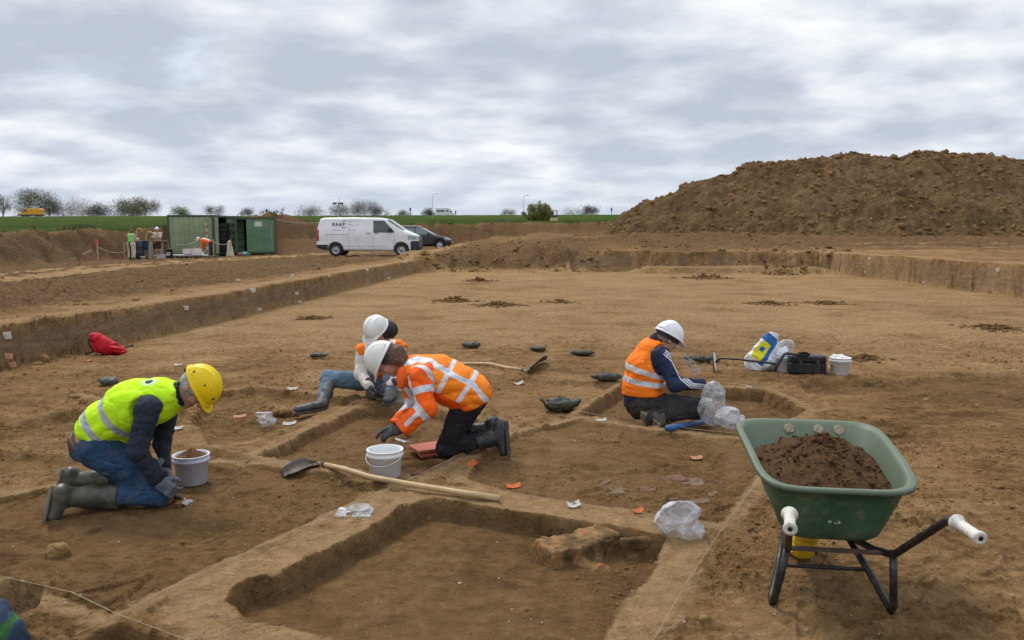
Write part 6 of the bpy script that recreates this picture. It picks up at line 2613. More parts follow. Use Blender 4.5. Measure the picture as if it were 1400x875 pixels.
def woman_orange():
    Yc = 5.93

    def Z(x, y, Y=Yc):
        return J(380 + x / 3.1235, 410 + y / 3.1235, Y)
    root = thing('person', 'kneeling woman in an orange jacket with silver bands reaching towards the white bucket', 'person', PG(640, 625))
    pel, waist, mid, upc = Z(828, 408), Z(768, 370), Z(680, 332), Z(598, 310)
    neck = Z(540, 290)
    side = np.array([0.05, 1.0, 0])
    shN, shF = Z(606, 330, 5.75), Z(560, 312, 6.12)
    elN, wrN = Z(636, 462, 5.66), Z(524, 553, 5.62)
    elF, wrF = Z(585, 450, 6.12), Z(500, 540, 5.93)
    hpN, hpF = Z(812, 436, 5.85), Z(830, 430, 6.02)
    knN, knF = Z(716, 632, 5.80), Z(735, 615, 6.04)
    anN, anF = Z(930, 585, 5.84), Z(895, 548, 6.10)
    hc = Z(462, 256, 5.88)
    fwd, hup = (-0.42, -0.10, -0.90), (-0.90, -0.05, 0.42)

    def legs(P, g):
        d = sd_flat(P, pel, waist, 0.128 + g, 0.115 + g, side, 1.3)
        for a, b, c in ((hpN, knN, anN), (hpF, knF, anF)):
            d = smin(d, sd_cone(P, a, b, 0.102 + g, 0.074 + g), 0.04)
            d = smin(d, sd_cone(P, b, c, 0.070 + g, 0.050 + g), 0.025)
        return d

    def torso(P, g):
        return chain_flat(P, [pel * 0.85 + waist * 0.15, waist, mid, upc], [0.142 + g, 0.136 + g, 0.137 + g, 0.115 + g], side, 1.30, 0.06)

    def arm1(P, a, b, c, g):
        return smin(sd_cone(P, a, b, 0.072 + g, 0.060 + g), sd_cone(P, b, c, 0.058 + g, 0.047 + g), 0.03)

    def body(P):
        d = smin(legs(P, -0.02), torso(P, -0.03), 0.05)
        d = smin(d, np.minimum(arm1(P, shN, elN, wrN, -0.025), arm1(P, shF, elF, wrF, -0.025)), 0.03)
        d = smin(d, sd_cone(P, upc, hc - unit(hup) * 0.05, 0.065, 0.050), 0.03)
        return smin(d, head_sdf(P, hc, fwd, hup, 0.96), 0.02)
    lo, hi = bounds([pel, waist, upc, hc, anN, anF, knN, knF, wrN, wrF, elN, shF], 0.2)
    skin = skin_mat('skin_woman', (0.50, 0.255, 0.185))
    sdf_obj('body', body, lo, hi, 0.0095, skin, root, face_masks(hc, fwd, hup, 0.96))
    f_, u_, l_ = ax3(fwd, hup)
    Rh = np.stack([f_, l_, u_], 1)

    def hair(P):
        d = sd_ell(P, hc - f_ * 0.02 + u_ * 0.008, (0.112, 0.090, 0.112), Rh)
        d = smin(d, sd_ell(P, hc - u_ * 0.085 - f_ * 0.03, (0.075, 0.080, 0.075), Rh), 0.04)
        d = smin(d, sd_cone(P, hc - u_ * 0.06 - f_ * 0.10, hc - u_ * 0.10 - f_ * 0.07, 0.045, 0.035), 0.03)
        q = P - np.float32(hc)
        return np.maximum(d + 0.004 * noise3(P * 45, 3), (q @ np.float32(f_)) - 0.030 - 0.5 * np.maximum(q @ np.float32(u_), 0) + 0.35 * np.minimum(np.maximum(-(q @ np.float32(u_)), 0), 0.1))
    sdf_obj('hair', hair, hc - 0.24, hc + 0.24, 0.007, M('hair_auburn', (0.105, 0.045, 0.022), 0.6, 0.4, 30, 0.6, 120), root)
    pants = mat_cloth('trousers_black', (0.016, 0.014, 0.018), 0.9, 0.6, 14, 0.2, (), 0.22)
    sdf_obj('trousers', lambda P: legs(P, 0.005) + folds(P, 0.006, (9, 9, 9), 13), lo, hi, 0.009, pants, root)
    bands = [((548, 262), (600, 245)), ((600, 245), (660, 252)), ((660, 252), (735, 292)), ((735, 292), (840, 345)), ((840, 345), (893, 415)), ((752, 262), (672, 415)), ((850, 305), (762, 430)), ((672, 415), (760, 460))]
    B = [(Z(*a), Z(*b)) for a, b in bands]
    silver = (0.62, 0.64, 0.68)
    orange = (0.92, 0.125, 0.008)
    amber = (0.93, 0.235, 0.010)

    def stripe_v(P):
        d = None
        for a, b in B:
            q = seg2(P, a, b) - 0.0175
            d = q if d is None else np.minimum(d, q)
        return d

    def stripe_s(P):
        d = np.abs(plane(P, Z(622, 388, 5.7), elN - shN)) - 0.026
        d = np.minimum(d, np.abs(plane(P, Z(612, 478, 5.64), wrN - elN)) - 0.026)
        d = np.minimum(d, np.abs(plane(P, Z(545, 462, 6.1), wrF - elF)) - 0.024)
        d = np.where(np.linalg.norm(P - np.float32(upc), axis=1) < 0.10, 1.0, d)
        d = np.minimum(d, seg2(P, Z(548, 262), Z(610, 420)) - 0.017 + np.where(P[:, 1] > 6.05, 1, 0))
        return np.minimum(d, seg2(P, Z(602, 480, 5.6), Z(550, 527, 5.6)) - 0.016 + np.where(P[:, 1] > 5.75, 1, 0))
    jm = mat_cloth('jacket_orange', orange, 0.72, 0.6, 9, 0.08, (('stripe', silver, 0.4),), 0.14)
    vm = mat_cloth('back_amber', amber, 0.72, 0.55, 8, 0.08, (('stripe', silver, 0.4), ('low', orange, None)), 0.14)

    def jacket(P):
        d = np.maximum(torso(P, 0.014), plane(P, Z(830, 456), (0.35, 0, -0.94)))
        d = smin(d, np.minimum(arm1(P, shN, elN, wrN, 0.014), arm1(P, shF, elF, wrF, 0.014)), 0.035) + folds(P, 0.009, (7, 7, 7), 51)
        for w, e in ((wrN, elN), (wrF, elF)):
            q = np.linalg.norm(P - np.float32(w), axis=1)
            d = np.maximum(d, np.where(q < 0.12, plane(P, w, w - e), -1))
        return d
    jk = sdf_obj('jacket', jacket, lo, hi, 0.009, jm, root, dict(stripe=stripe_s))

    def back(P):
        d = torso(P, 0.026) + folds(P, 0.008, (6, 6, 6), 53)
        d = np.maximum(d, plane(P, Z(830, 450), (0.35, 0, -0.94)))
        for s_, dy in ((shN, -0.03), (shF, 0.03)):
            q = P - np.float32(s_ + np.array([0.0, dy, -0.04]))
            d = np.maximum(d, -(np.linalg.norm(q, axis=1) - 0.120))
        return np.maximum(d, -(np.linalg.norm(P - np.float32(neck), axis=1) - 0.085))

    def low(P):
        return -(seg2(P, Z(560, 215), Z(890, 360)) - 0.17) * 1.0
    sdf_obj('jacket_back', back, lo, hi, 0.0085, vm, root, dict(stripe=stripe_v, low=low))

    def collar(P):
        ax_ = neck - upc
        d = sd_cone(P, upc + unit(ax_) * 0.03, neck + unit(ax_) * 0.035, 0.115, 0.098)
        i = sd_cone(P, upc, neck + unit(ax_) * 0.12, 0.075, 0.080)
        d = np.maximum(np.maximum(d, -i), plane(P, neck + unit(ax_) * 0.02, ax_))
        fl = sd_ell(P, Z(528, 335, 5.80), (0.040, 0.035, 0.085))
        return smin(d, fl, 0.04)
    sdf_obj('collar', collar, neck - 0.3, neck + 0.3, 0.009, M('collar_orange', orange, 0.75, 0.08, 8), jk)
    hm = mat_cloth('helmet_white', (0.74, 0.74, 0.70), 0.38, 0.1, 20, 0.05, (), 0.10, False)
    helmet_parts(root, hc, fwd, hup, hm, 0.98, M('headband_black', (0.02, 0.02, 0.022), 0.7), None, 0.045)
    gm = M('glove_dark', (0.040, 0.041, 0.046), 0.85, 0.25, 18, 0.4, 90, dirt=0.30)
    glove(root, wrN, (-0.92, -0.05, -0.30), (-0.15, 0.30, -0.9), (-0.25, 0.9, 0.3), gm, (0.25, 0.3, 0.25), 1.02)
    glove(root, wrF, (-0.85, -0.25, -0.25), (-0.2, -0.2, -0.9), (-0.25, -0.9, 0.3), gm, (0.22, 0.3, 0.2), 1.02)
    bm_ = M('boot_black', (0.032, 0.034, 0.035), 0.6, 0.3, 9, 0.2, 40, dirt=0.40)
    sm = M('boot_sole_black', (0.05, 0.048, 0.044), 0.85, 0.3, 12, dirt=0.5)
    boot(root, [Z(850, 610, 5.82), Z(900, 595, 5.83), Z(935, 580, 5.84)], Z(975, 518, 5.86), Z(985, 668, 5.80), (1, -0.05, -0.05), bm_, sm, 0.058)
    boot(root, [Z(820, 565, 6.08), Z(870, 555, 6.09), Z(905, 548, 6.10)], Z(935, 505, 6.10), Z(945, 625, 6.06), (1, 0, -0.05), bm_, sm, 0.056)
    return root


def man_navy():
    Yc = 7.08

    def Z(x, y, Y=Yc):
        return J(840 + x / 5.15, 430 + y / 5.15, Y)
    root = thing('person', 'man in orange vest and navy top with white sleeve stripes sitting in a trench', 'person', PG(905, 580))
    pel, waist, mid, upc = Z(190, 625), Z(200, 520), Z(222, 370), Z(262, 262)
    neck = Z(300, 200)
    fdir = unit((0.95, 0.25, 0))
    side = np.array([-0.25, 0.95, 0])
    shN, shF = Z(325, 285, 6.92), Z(290, 262, 7.27)
    elN, wrN = Z(428, 495, 6.82), Z(628, 495, 6.90)
    elF, wrF = Z(420, 470, 7.30), Z(600, 500, 7.22)
    hpN, hpF = Z(215, 640, 6.95), Z(235, 625, 7.25)
    knN, knF = Z(560, 665, 6.86), Z(560, 640, 7.28)
    anN, anF = Z(270, 735, 6.80), Z(290, 700, 7.25)
    hc = Z(372, 168, 7.06)
    fwd, hup = (0.80, 0.32, -0.50), (0.45, 0.15, 0.88)

    def legs(P, g):
        d = sd_flat(P, pel, pel * 0.6 + waist * 0.4, 0.140 + g, 0.125 + g, side, 1.25)
        for a, b, c in ((hpN, knN, anN), (hpF, knF, anF)):
            d = smin(d, sd_cone(P, a, b, 0.115 + g, 0.082 + g), 0.05)
            d = smin(d, sd_cone(P, b, c, 0.078 + g, 0.058 + g), 0.03)
        return d

    def torso(P, g):
        return chain_flat(P, [pel, waist, mid, upc], [0.142 + g, 0.140 + g, 0.142 + g, 0.105 + g], side, 1.28, 0.06)

    def arm1(P, a, b, c, g):
        return smin(sd_cone(P, a, b, 0.075 + g, 0.058 + g), sd_cone(P, b, c, 0.056 + g, 0.040 + g), 0.03)
    hN, hp1 = hand_sdf(wrN, (0.96, 0.1, -0.05), (0.0, 0.2, -1), (0, 1, 0), (0.5, 0.5, 0.4), 1.0)
    hF, hp2 = hand_sdf(wrF, (0.9, -0.25, 0.0), (0, -0.3, -1), (0, -1, 0), (0.5, 0.5, 0.4), 1.0)

    def body(P):
        d = smin(legs(P, -0.02), torso(P, -0.03), 0.05)
        d = smin(d, np.minimum(arm1(P, shN, elN, wrN, -0.014), arm1(P, shF, elF, wrF, -0.014)), 0.03)
        d = smin(d, sd_cone(P, upc, hc - unit(hup) * 0.06, 0.075, 0.060), 0.03)
        d = smin(d, head_sdf(P, hc, fwd, hup), 0.02)
        return smin(d, np.minimum(hN(P), hF(P)), 0.01)
    lo, hi = bounds([pel, waist, upc, hc, anN, anF, knN, knF, wrN, wrF, elN, shF] + hp1 + hp2, 0.2)
    sdf_obj('body', body, lo, hi, 0.0095, skin_mat('skin_man2', (0.50, 0.27, 0.20)), root, face_masks(hc, fwd, hup))
    f_, u_, l_ = ax3(fwd, hup)
    Rh = np.stack([f_, l_, u_], 1)

    def hair(P):
        d = sd_ell(P, hc - f_ * 0.010 + u_ * 0.012, (0.102, 0.083, 0.106), Rh)
        q = P - np.float32(hc)
        return np.maximum.reduce([d, (q @ np.float32(f_)) + 0.005 - 0.5 * np.maximum(q @ np.float32(u_), 0), -(q @ np.float32(u_)) - 0.05])
    sdf_obj('hair', hair, hc - 0.16, hc + 0.16, 0.007, M('hair_cropped', (0.20, 0.15, 0.12), 0.8, 0.25, 40, 0.4, 200), root)
    pm = mat_cloth('work_trousers', (0.035, 0.033, 0.034), 0.9, 0.9, 11, 0.3, (), 0.12)
    sdf_obj('trousers', lambda P: legs(P, 0.010) + folds(P, 0.011, (7, 7, 7), 14), lo, hi, 0.0095, pm, root)
    pl = [Z(322, 240), Z(380, 290), Z(432, 405), Z(500, 462), Z(612, 478)]

    def ssd(P):
        d = None
        for off in (-0.019, 0.0, 0.019):
            for a, b in zip(pl[:-1], pl[1:]):
                n = unit(np.array([-(b - a)[2], 0, (b - a)[0]]))
                q = seg2(P, a + n * off, b + n * off) - 0.0052
                d = q if d is None else np.minimum(d, q)
        return d + np.where(P[:, 1] > 7.0, 1, 0)
    jm = mat_cloth('track_top', (0.018, 0.028, 0.070), 0.7, 0.7, 11, 0.12, (('stripe', (0.75, 0.76, 0.78), 0.6),))

    def top_(P):
        d = smin(torso(P, 0.006), np.minimum(arm1(P, shN, elN, wrN, 0.006), arm1(P, shF, elF, wrF, 0.006)), 0.035) + folds(P, 0.008, (8, 8, 8), 61)
        d = np.maximum(d, -plane(P, pel - np.array([0, 0, 0.09]), (0.0, 0, 1)))
        for w, e in ((wrN, elN), (wrF, elF)):
            q = np.linalg.norm(P - np.float32(w), axis=1)
            d = np.maximum(d, np.where(q < 0.12, plane(P, w, w - e), -1))
        return d
    tp = sdf_obj('track_top', top_, lo, hi, 0.009, jm, root, dict(stripe=ssd))
    sdf_obj('collar', lambda P: np.maximum(sd_cone(P, upc, neck + unit(neck - upc) * 0.02, 0.10, 0.082), -sd_cone(P, upc + (neck - upc) * 0.5, neck + (neck - upc), 0.06, 0.062)), neck - 0.25, neck + 0.25, 0.009, M('collar_black', (0.02, 0.017, 0.017), 0.9), tp)
    vm = mat_cloth('vest_orange', (0.94, 0.205, 0.008), 0.75, 0.6, 9, 0.07, (('stripe', (0.62, 0.63, 0.66), 0.4),), 0.14)
    s1, s2 = Z(190, 385), Z(190, 460)

    def vest(P):
        d = smin(torso(P, 0.026), sd_flat(P, upc, neck, 0.10, 0.07, side, 1.5), 0.06) + folds(P, 0.007, (7, 7, 7), 63)
        d = np.maximum(d, -plane(P, Z(200, 552), (-0.06, 0.0, 1)))
        for s_, dy in ((shN, -0.05), (shF, 0.05)):
            q = P - np.float32(s_ + np.array([0.045, dy, -0.03]))
            d = np.maximum(d, -(np.sqrt(q[:, 0] ** 2 + q[:, 1] ** 2 + (q[:, 2] / 1.25) ** 2) - 0.135))
        return np.maximum(d, -(np.linalg.norm(P - np.float32(neck + (neck - upc) * 0.5 + np.array([0.02, 0, 0])), axis=1) - 0.115))
    sdf_obj('vest', vest, lo, hi, 0.0085, vm, root, dict(stripe=lambda P: np.minimum(np.abs(plane(P, s1, (0.27, 0, 1))) - 0.024, np.abs(plane(P, s2, (0.12, 0, 1))) - 0.024)))
    hm = mat_cloth('helmet_bright', (0.80, 0.81, 0.84), 0.35, 0.08, 20, 0.04, (('scuff', (0.16, 0.20, 0.26), 0.5),), 0.0, False)
    sc = [((-0.095, -0.055 - 0.016 * k, 0.062 - 0.006 * k), 0.006, 0.005) for k in range(3)]
    hp = helmet_parts(root, hc, fwd, hup, hm, 1.0, M('headband_black', (0.02, 0.02, 0.022), 0.7), sc, 0.045)
    # safety goggles
    def gog(P):
        q = P - np.float32(hc)
        a, b, e = q @ np.float32(f_), q @ np.float32(l_), q @ np.float32(u_)
        d = np.abs(sd_ell(P, hc, (0.108, 0.084, 0.2), Rh)) - 0.004
        return np.maximum.reduce([d, np.abs(e - 0.012) - 0.012 - 0.006 * (a > 0.05), -a - 0.01])
    sdf_obj('glasses', gog, hc - 0.16, hc + 0.16, 0.006, M('headband_black', (0.02, 0.02, 0.022)), root)
    bm_ = M('work_shoe', (0.075, 0.06, 0.048), 0.8, 0.3, 9, 0.2, 40, dirt=0.6)
    sm = M('shoe_sole', (0.17, 0.145, 0.115), 0.9, 0.35, 14, dirt=0.4)
    boot(root, [Z(345, 730, 6.80), Z(300, 738, 6.79), Z(270, 742, 6.79)], Z(190, 705, 6.86), Z(318, 800, 6.70), (-0.62, -0.62, -0.25), bm_, sm, 0.060, 'shoe')
    boot(root, [Z(345, 700, 7.25), Z(300, 702, 7.25), Z(275, 700, 7.25)], Z(215, 690, 7.25), Z(240, 760, 7.22), (-1, -0.1, -0.1), bm_, sm, 0.056, 'shoe')
    return root


def woman_seated():
    Yc = 7.95

    def Z(x, y, Y=Yc):
        return J(380 + x / 3.1235, 410 + y / 3.1235, Y)
    root = thing('person', 'person in a white helmet, white sweater and blue jeans sitting with one leg stretched sideways', 'person', PG(520, 546))
    pel, waist, mid, upc = Z(458, 352, 8.10), Z(452, 315, 8.05), Z(446, 262, 7.95), Z(441, 215, 7.86)
    side = np.array([1.0, -0.05, 0])
    shR, shL = Z(362, 222, 7.84), Z(518, 212, 7.86)
    elR, wrR = Z(352, 318, 7.72), Z(388, 368, 7.50)
    elL, wrL = Z(520, 318, 7.72), Z(478, 366, 7.50)
    hpR, hpL = Z(430, 352, 8.00), Z(485, 355, 8.02)
    knR, anR = Z(216, 336, 7.80), Z(192, 432, 7.50)
    knL, anL = Z(480, 330, 7.70), Z(478, 412, 7.42)
    hc = Z(425, 132, 7.66)
    fwd, hup = (-0.42, -0.62, -0.66), (-0.36, -0.55, 0.76)
    neck = upc * 0.55 + hc * 0.45

    def legs(P, g):
        d = sd_flat(P, pel, waist, 0.128 + g, 0.115 + g, side, 1.25)
        for a, b, c in ((hpR, knR, anR), (hpL, knL, anL)):
            d = smin(d, sd_cone(P, a, b, 0.105 + g, 0.078 + g), 0.05)
            d = smin(d, sd_cone(P, b, c, 0.072 + g, 0.050 + g), 0.025)
        return d

    def torso(P, g):
        return chain_flat(P, [pel, waist, mid, upc], [0.118 + g, 0.112 + g, 0.118 + g, 0.100 + g], side, 1.36, 0.06)

    def arm1(P, a, b, c, g):
        return smin(sd_cone(P, a, b, 0.068 + g, 0.055 + g), sd_cone(P, b, c, 0.054 + g, 0.042 + g), 0.03)

    def body(P):
        d = smin(legs(P, -0.02), torso(P, -0.025), 0.05)
        d = smin(d, np.minimum(arm1(P, shR, elR, wrR, -0.018), arm1(P, shL, elL, wrL, -0.018)), 0.03)
        d = smin(d, sd_cone(P, upc, hc - unit(hup) * 0.05, 0.065, 0.050), 0.03)
        return smin(d, head_sdf(P, hc, fwd, hup, 0.97), 0.02)
    lo, hi = bounds([pel, waist, upc, hc, anR, anL, knR, knL, wrR, wrL, elR, elL], 0.2)
    sdf_obj('body', body, lo, hi, 0.011, skin_mat('skin_woman', (0.50, 0.255, 0.185)), root, face_masks(hc, fwd, hup, 0.97))
    f_, u_, l_ = ax3(fwd, hup)
    Rh = np.stack([f_, l_, u_], 1)
    sdf_obj('hair', lambda P: np.maximum(smin(sd_ell(P, hc - f_ * 0.03, (0.115, 0.098, 0.115), Rh), sd_ell(P, hc - f_ * 0.07 - u_ * 0.06 + np.array([0.05, 0, 0]), (0.09, 0.085, 0.09)), 0.04) + 0.004 * noise3(P * 40, 3), (P - np.float32(hc)) @ np.float32(f_) - 0.02), hc - 0.25, hc + 0.25, 0.008, M('hair_dark', (0.022, 0.014, 0.011), 0.6, 0.3, 30, 0.5, 120), root)
    sdf_obj('jeans', lambda P: legs(P, 0.005) + folds(P, 0.006, (8, 8, 8), 15), lo, hi, 0.0105, mat_cloth('jeans_light', (0.115, 0.190, 0.270), 0.9, 0.6, 13, 0.2, (), 0.2), root)

    def sw(P):
        d = smin(torso(P, 0.006), np.minimum(arm1(P, shR, elR, wrR, 0.006), arm1(P, shL, elL, wrL, 0.006)), 0.035) + folds(P, 0.006, (8, 8, 8), 71)
        col = sd_cone(P, upc, neck + np.array([0.02, 0.02, 0.02]), 0.088, 0.080)
        return smin(d, col, 0.03)
    sdf_obj('sweater', sw, lo, hi, 0.010, mat_cloth('sweater_white', (0.60, 0.55, 0.50), 0.9, 0.6, 12, 0.1, (), 0.15), root)
    vm = mat_cloth('vest_orange', (0.94, 0.205, 0.008), 0.75, 0.6, 9, 0.07, (('stripe', (0.62, 0.63, 0.66), 0.4),), 0.14)
    cx = upc[0]

    def vest(P):
        d = torso(P, 0.024)
        d = smin(d, np.minimum(sd_cone(P, upc, shR, 0.09, 0.092), sd_cone(P, upc, shL, 0.09, 0.092)), 0.05) + folds(P, 0.005, (7, 7, 7), 73)
        for s_, k in ((shR, -1), (shL, 1)):
            q = P - np.float32(s_ + np.array([k * 0.10, -0.03, -0.06]))
            d = np.maximum(d, -(np.linalg.norm(q, axis=1) - 0.105))
        return np.maximum(d, -(np.linalg.norm(P - np.float32(neck + np.array([0, -0.05, 0.03])), axis=1) - 0.085))
    sdf_obj('vest', vest, lo, hi, 0.010, vm, root, dict(stripe=lambda P: np.minimum(np.abs(np.abs(P[:, 0] - cx) - 0.125) - 0.024, np.abs(plane(P, mid, (0, 0, 1))) - 0.025)))
    helmet_parts(root, hc, fwd, hup, M('helmet_white', (0.74, 0.74, 0.70)), 1.0, M('headband_black', (0.02, 0.02, 0.022)), None, 0.04)
    gm = M('glove_dark', (0.040, 0.041, 0.046))
    glove(root, wrR, (0.1, -0.55, -0.7), (0.5, 0.2, -0.4), (0.6, -0.4, 0.3), gm, (0.5, 0.5, 0.4), 1.02)
    glove(root, wrL, (-0.6, -0.5, -0.5), (-0.3, 0.4, -0.6), (-0.3, -0.5, 0.4), gm, (0.5, 0.5, 0.4), 1.02)
    bm_ = M('boot_charcoal', (0.055, 0.057, 0.062), 0.6, 0.25, 9, 0.15, 40, dirt=0.35)
    sm = M('boot_sole_black', (0.05, 0.048, 0.044))
    boot(root, [Z(214, 362, 7.73), Z(204, 400, 7.60), Z(192, 432, 7.50)], Z(205, 464, 7.46), Z(72, 486, 7.30), (0.0, -0.15, -1), bm_, sm, 0.064)
    boot(root, [Z(480, 355, 7.60), Z(478, 385, 7.50), Z(478, 412, 7.42)], Z(482, 432, 7.45), Z(462, 448, 7.18), (0, -0.1, -1), bm_, sm, 0.062)
    return root
# ------------------------------------------------------------------ things lying about the dig
def white_plastic():
    return M('bucket_white', (0.76, 0.77, 0.78), 0.4, 0.05, 4, dirt=0.12, spec=0.5)


def bucket(label, pix, rt, h, mat, handle=True, group='plastic buckets', fill=None, base=None):
    p = PG(*pix) if base is None else base
    root = thing('bucket', label, 'bucket', p, 0, group)
    rb = rt * 0.84
    bm = bmesh.new()
    add_lathe(bm, [(0, 0.004), (rb - 0.006, 0), (rb, 0.006), (rt - 0.006, h - 0.045), (rt + 0.004, h - 0.043), (rt + 0.005, h - 0.028), (rt - 0.001, h - 0.026), (rt + 0.001, h - 0.006), (rt + 0.006, h - 0.004), (rt + 0.005, h), (rt - 0.006, h), (rt - 0.010, h - 0.03), (rb - 0.006, 0.012), (0, 0.012)], 40)
    bm_obj('body', bm, mat, root, smooth=True)
    if handle:
        bm = bmesh.new()
        pts = []
        for k in range(17):
            t = math.pi * k / 16
            y = -(rt + 0.004) * math.sin(t)
            pts.append((-(rt + 0.008) * math.cos(t), y - 0.006, h - 0.034 - 0.055 * math.sin(t)))
        add_tube(bm, pts, 0.0026, 6)
        hd = bm_obj('handle', bm, M('wire_white', (0.62, 0.63, 0.65), 0.4), root, smooth=True)
        hd.rotation_euler = (0, 0, -0.25)
    return root


def lumpy(name, label, cat, f, lo, hi, h, mat, group=None, attrs=None, kind=None):
    o = sdf_obj(name, f, lo, hi, h, mat, None, attrs)
    return top(o, label, cat, group)


def soil_dome(name, label, c, r, hgt, seed, mat, zb=0.0):
    """A small heap of crumbly earth: radial grid."""
    nr, na = 34, 96
    V, Fq = [], []
    t = np.linspace(0, 1, nr)
    a = np.linspace(0, 2 * math.pi, na, endpoint=False)
    T, A = np.meshgrid(t, a, indexing='ij')
    X, Y = r * T * np.cos(A), r * T * np.sin(A)
    Z = hgt * (1 - T) ** 0.9 + 0.05 * r * fbm2(X / r * 4 + seed, Y / r * 4, 4, seed) + 0.07 * r * np.maximum(0, fbm2(X / r * 9, Y / r * 9 + seed, 3, seed + 2)) * (1 - T ** 6)
    V = np.stack([X.ravel() + c[0], Y.ravel() + c[1], Z.ravel() + c[2]], 1)
    i = np.arange(nr * na).reshape(nr, na)
    j = np.roll(i, -1, 1)
    Fq = np.stack([i[:-1].ravel(), i[1:].ravel(), j[1:].ravel(), j[:-1].ravel()], 1)
    return top(link(name, mesh_np(name, V, Fq), mat), label, 'soil')


def wheelbarrow():
    az = math.radians(8)
    fw = np.array([math.sin(az), math.cos(az), 0])
    rt = np.array([math.cos(az), -math.sin(az), 0])
    O = np.array([1.375, 3.14, 0])
    O[2] = H(O[0], O[1]) - 0.005
    root = thing('wheelbarrow', 'green wheelbarrow with black legs and white grips, loaded with earth', 'wheelbarrow', O)

    def W(a, b, z):
        return O + fw * a + rt * b + np.array([0, 0, z])
    green = mat_cloth('barrow_green', (0.030, 0.135, 0.078), 0.5, 0.12, 20, 0.25, (), 0.0, False)
    s = N('barrow_tray')
    p = s.obj()
    c = s.mix(s.rng(s.noise(p, 5, 8, 0.7), 0.35, 0.7), (0.028, 0.090, 0.046), (0.078, 0.145, 0.085))
    c = s.mix(s.math('MULTIPLY', s.rng(s.noise(p, 16, 8, 0.75), 0.5, 0.72), 0.8), c, (0.21, 0.20, 0.145))
    m = s.rng(s.attr('inside'), 0.3, 0.7)
    c = s.mix(s.math('MULTIPLY', m, 0.8), c, s.mix(s.noise(p, 9, 6), (0.095, 0.130, 0.088), (0.175, 0.195, 0.138)))
    c = s.mix(s.math('MULTIPLY', s.rng(s.noise(p, 2.5, 3), 0.62, 0.72), 0.35), c, (0.12, 0.19, 0.03))
    tray_m = s.done(c, 0.5, s.bump(s.noise(p, 40, 5, 0.7), 0.15, 0.004), 0, 0.35)
    # tray: rounded loops from the lip down to the bottom and up again inside
    na = 72

    def loop(t, inset=0.0, dz=0.0):
        e = t
        a0, a1 = 0.175 + 0.115 * e + inset, 0.985 - 0.235 * e - inset
        h0, h1 = 0.308 - 0.100 * e - inset, 0.340 - 0.125 * e - inset
        z0, z1 = 0.560 - 0.285 * e, 0.668 - 0.32 * e
        rr = 0.11 - 0.03 * e
        pts = []
        L, ca = (a1 - a0) / 2, (a1 + a0) / 2
        for k in range(na):
            th = 2 * math.pi * (k + 0.5) / na
            cx, sy = math.cos(th), math.sin(th)
            n_ = 5.5
            q = (abs(cx) ** n_ + abs(sy) ** n_) ** (-1 / n_)
            x, y = cx * q, sy * q
            a = ca + x * L
            f = (a - a0) / (a1 - a0)
            hw = h0 + (h1 - h0) * f
            z = z0 + (z1 - z0) * f + 0.018 * math.sin(math.pi * f) * (1 - e)
            pts.append(W(a, 0.030 + y * hw * 1.02, z + dz))
        return pts
    levels = [(0.0, 0.008, 0.003, 1), (0.0, 0.0, 0.006, 1), (0.0, -0.018, 0.006, 1), (0.0, -0.024, 0.0, 0.8), (0.0, -0.023, -0.016, 0.3), (0.01, -0.019, -0.016, 0), (0.02, 0.0, -0.004, 0), (0.25, 0.0, 0, 0), (0.5, 0, 0, 0), (0.75, 0.0, 0, 0), (0.9, 0.004, 0, 0), (0.97, 0.018, 0, 0), (1.0, 0.05, 0, 0), (1.0, 0.16, 0.0, 0)]
    inner = [(1.0, 0.16, 0.012, 1), (0.97, 0.05, 0.012, 1), (0.9, 0.018, 0.01, 1), (0.6, 0.012, 0, 1), (0.3, 0.011, 0, 1), (0.05, 0.011, 0, 1)]
    rings = [loop(t, i, d) for t, i, d, _ in levels]
    rin = [loop(t, i, d) for t, i, d, _ in inner]
    allr = rin + rings
    att = [q[3] for q in inner] + [q[3] for q in levels]
    V = np.array(allr).reshape(-1, 3) - O
    i = np.arange(len(allr) * na).reshape(len(allr), na)
    j = np.roll(i, -1, 1)
    Fq = np.stack([i[:-1].ravel(), j[:-1].ravel(), j[1:].ravel(), i[1:].ravel()], 1)
    me = mesh_np('tray', V, Fq)
    bm = bmesh.new()
    bm.from_mesh(me)
    bm.verts.ensure_lookup_table()
    for k in (0, len(allr) - 1):
        bm.faces.new([bm.verts[int(q)] for q in i[k]])
    bmesh.ops.recalc_face_normals(bm, faces=bm.faces)
    bm.to_mesh(me)
    bm.free()
    for p_ in me.polygons:
        p_.use_smooth = True
    attr(me, 'inside', np.repeat(np.array(att, float), na))
    tray = link('tray', me, tray_m, root)
    # pale discs inside the front wall
    for b in (-0.045, 0.105, 0.205):
        bm = bmesh.new()
        cpt = W(0.985 - 0.235 * 0.13 - 0.011, b, 0.668 - 0.32 * 0.13 + 0.010)
        ax_ = frame_matrix(cpt, -fw * 0.806 + np.array([0, 0, 0.59]), (0, 0, 1))
        add_lathe(bm, [(0, 0.003), (0.024, 0.003), (0.027, 0.0), (0.027, -0.02), (0, -0.02)], 20, ax_ @ Matrix.Rotation(math.pi / 2, 4, 'Y'))
        bmw('rivet_plate', bm, M('disc_cream', (0.28, 0.24, 0.165), 0.8, 0.35, 60, dirt=0.5), root)
    # scuffed emblem patch on the rear wall
    bm = bmesh.new()
    for k, (db, dz, wb, wz) in enumerate(((-0.02, 0.0, 0.016, 0.022), (0.0, 0.006, 0.014, 0.010), (0.018, -0.002, 0.012, 0.026), (0.004, -0.012, 0.012, 0.008))):
        t = 0.62
        add_box(bm, W(0.175 + 0.115 * t - 0.002, 0.02 + db, 0.56 - 0.265 * t + dz), (wb, 0.005, wz))
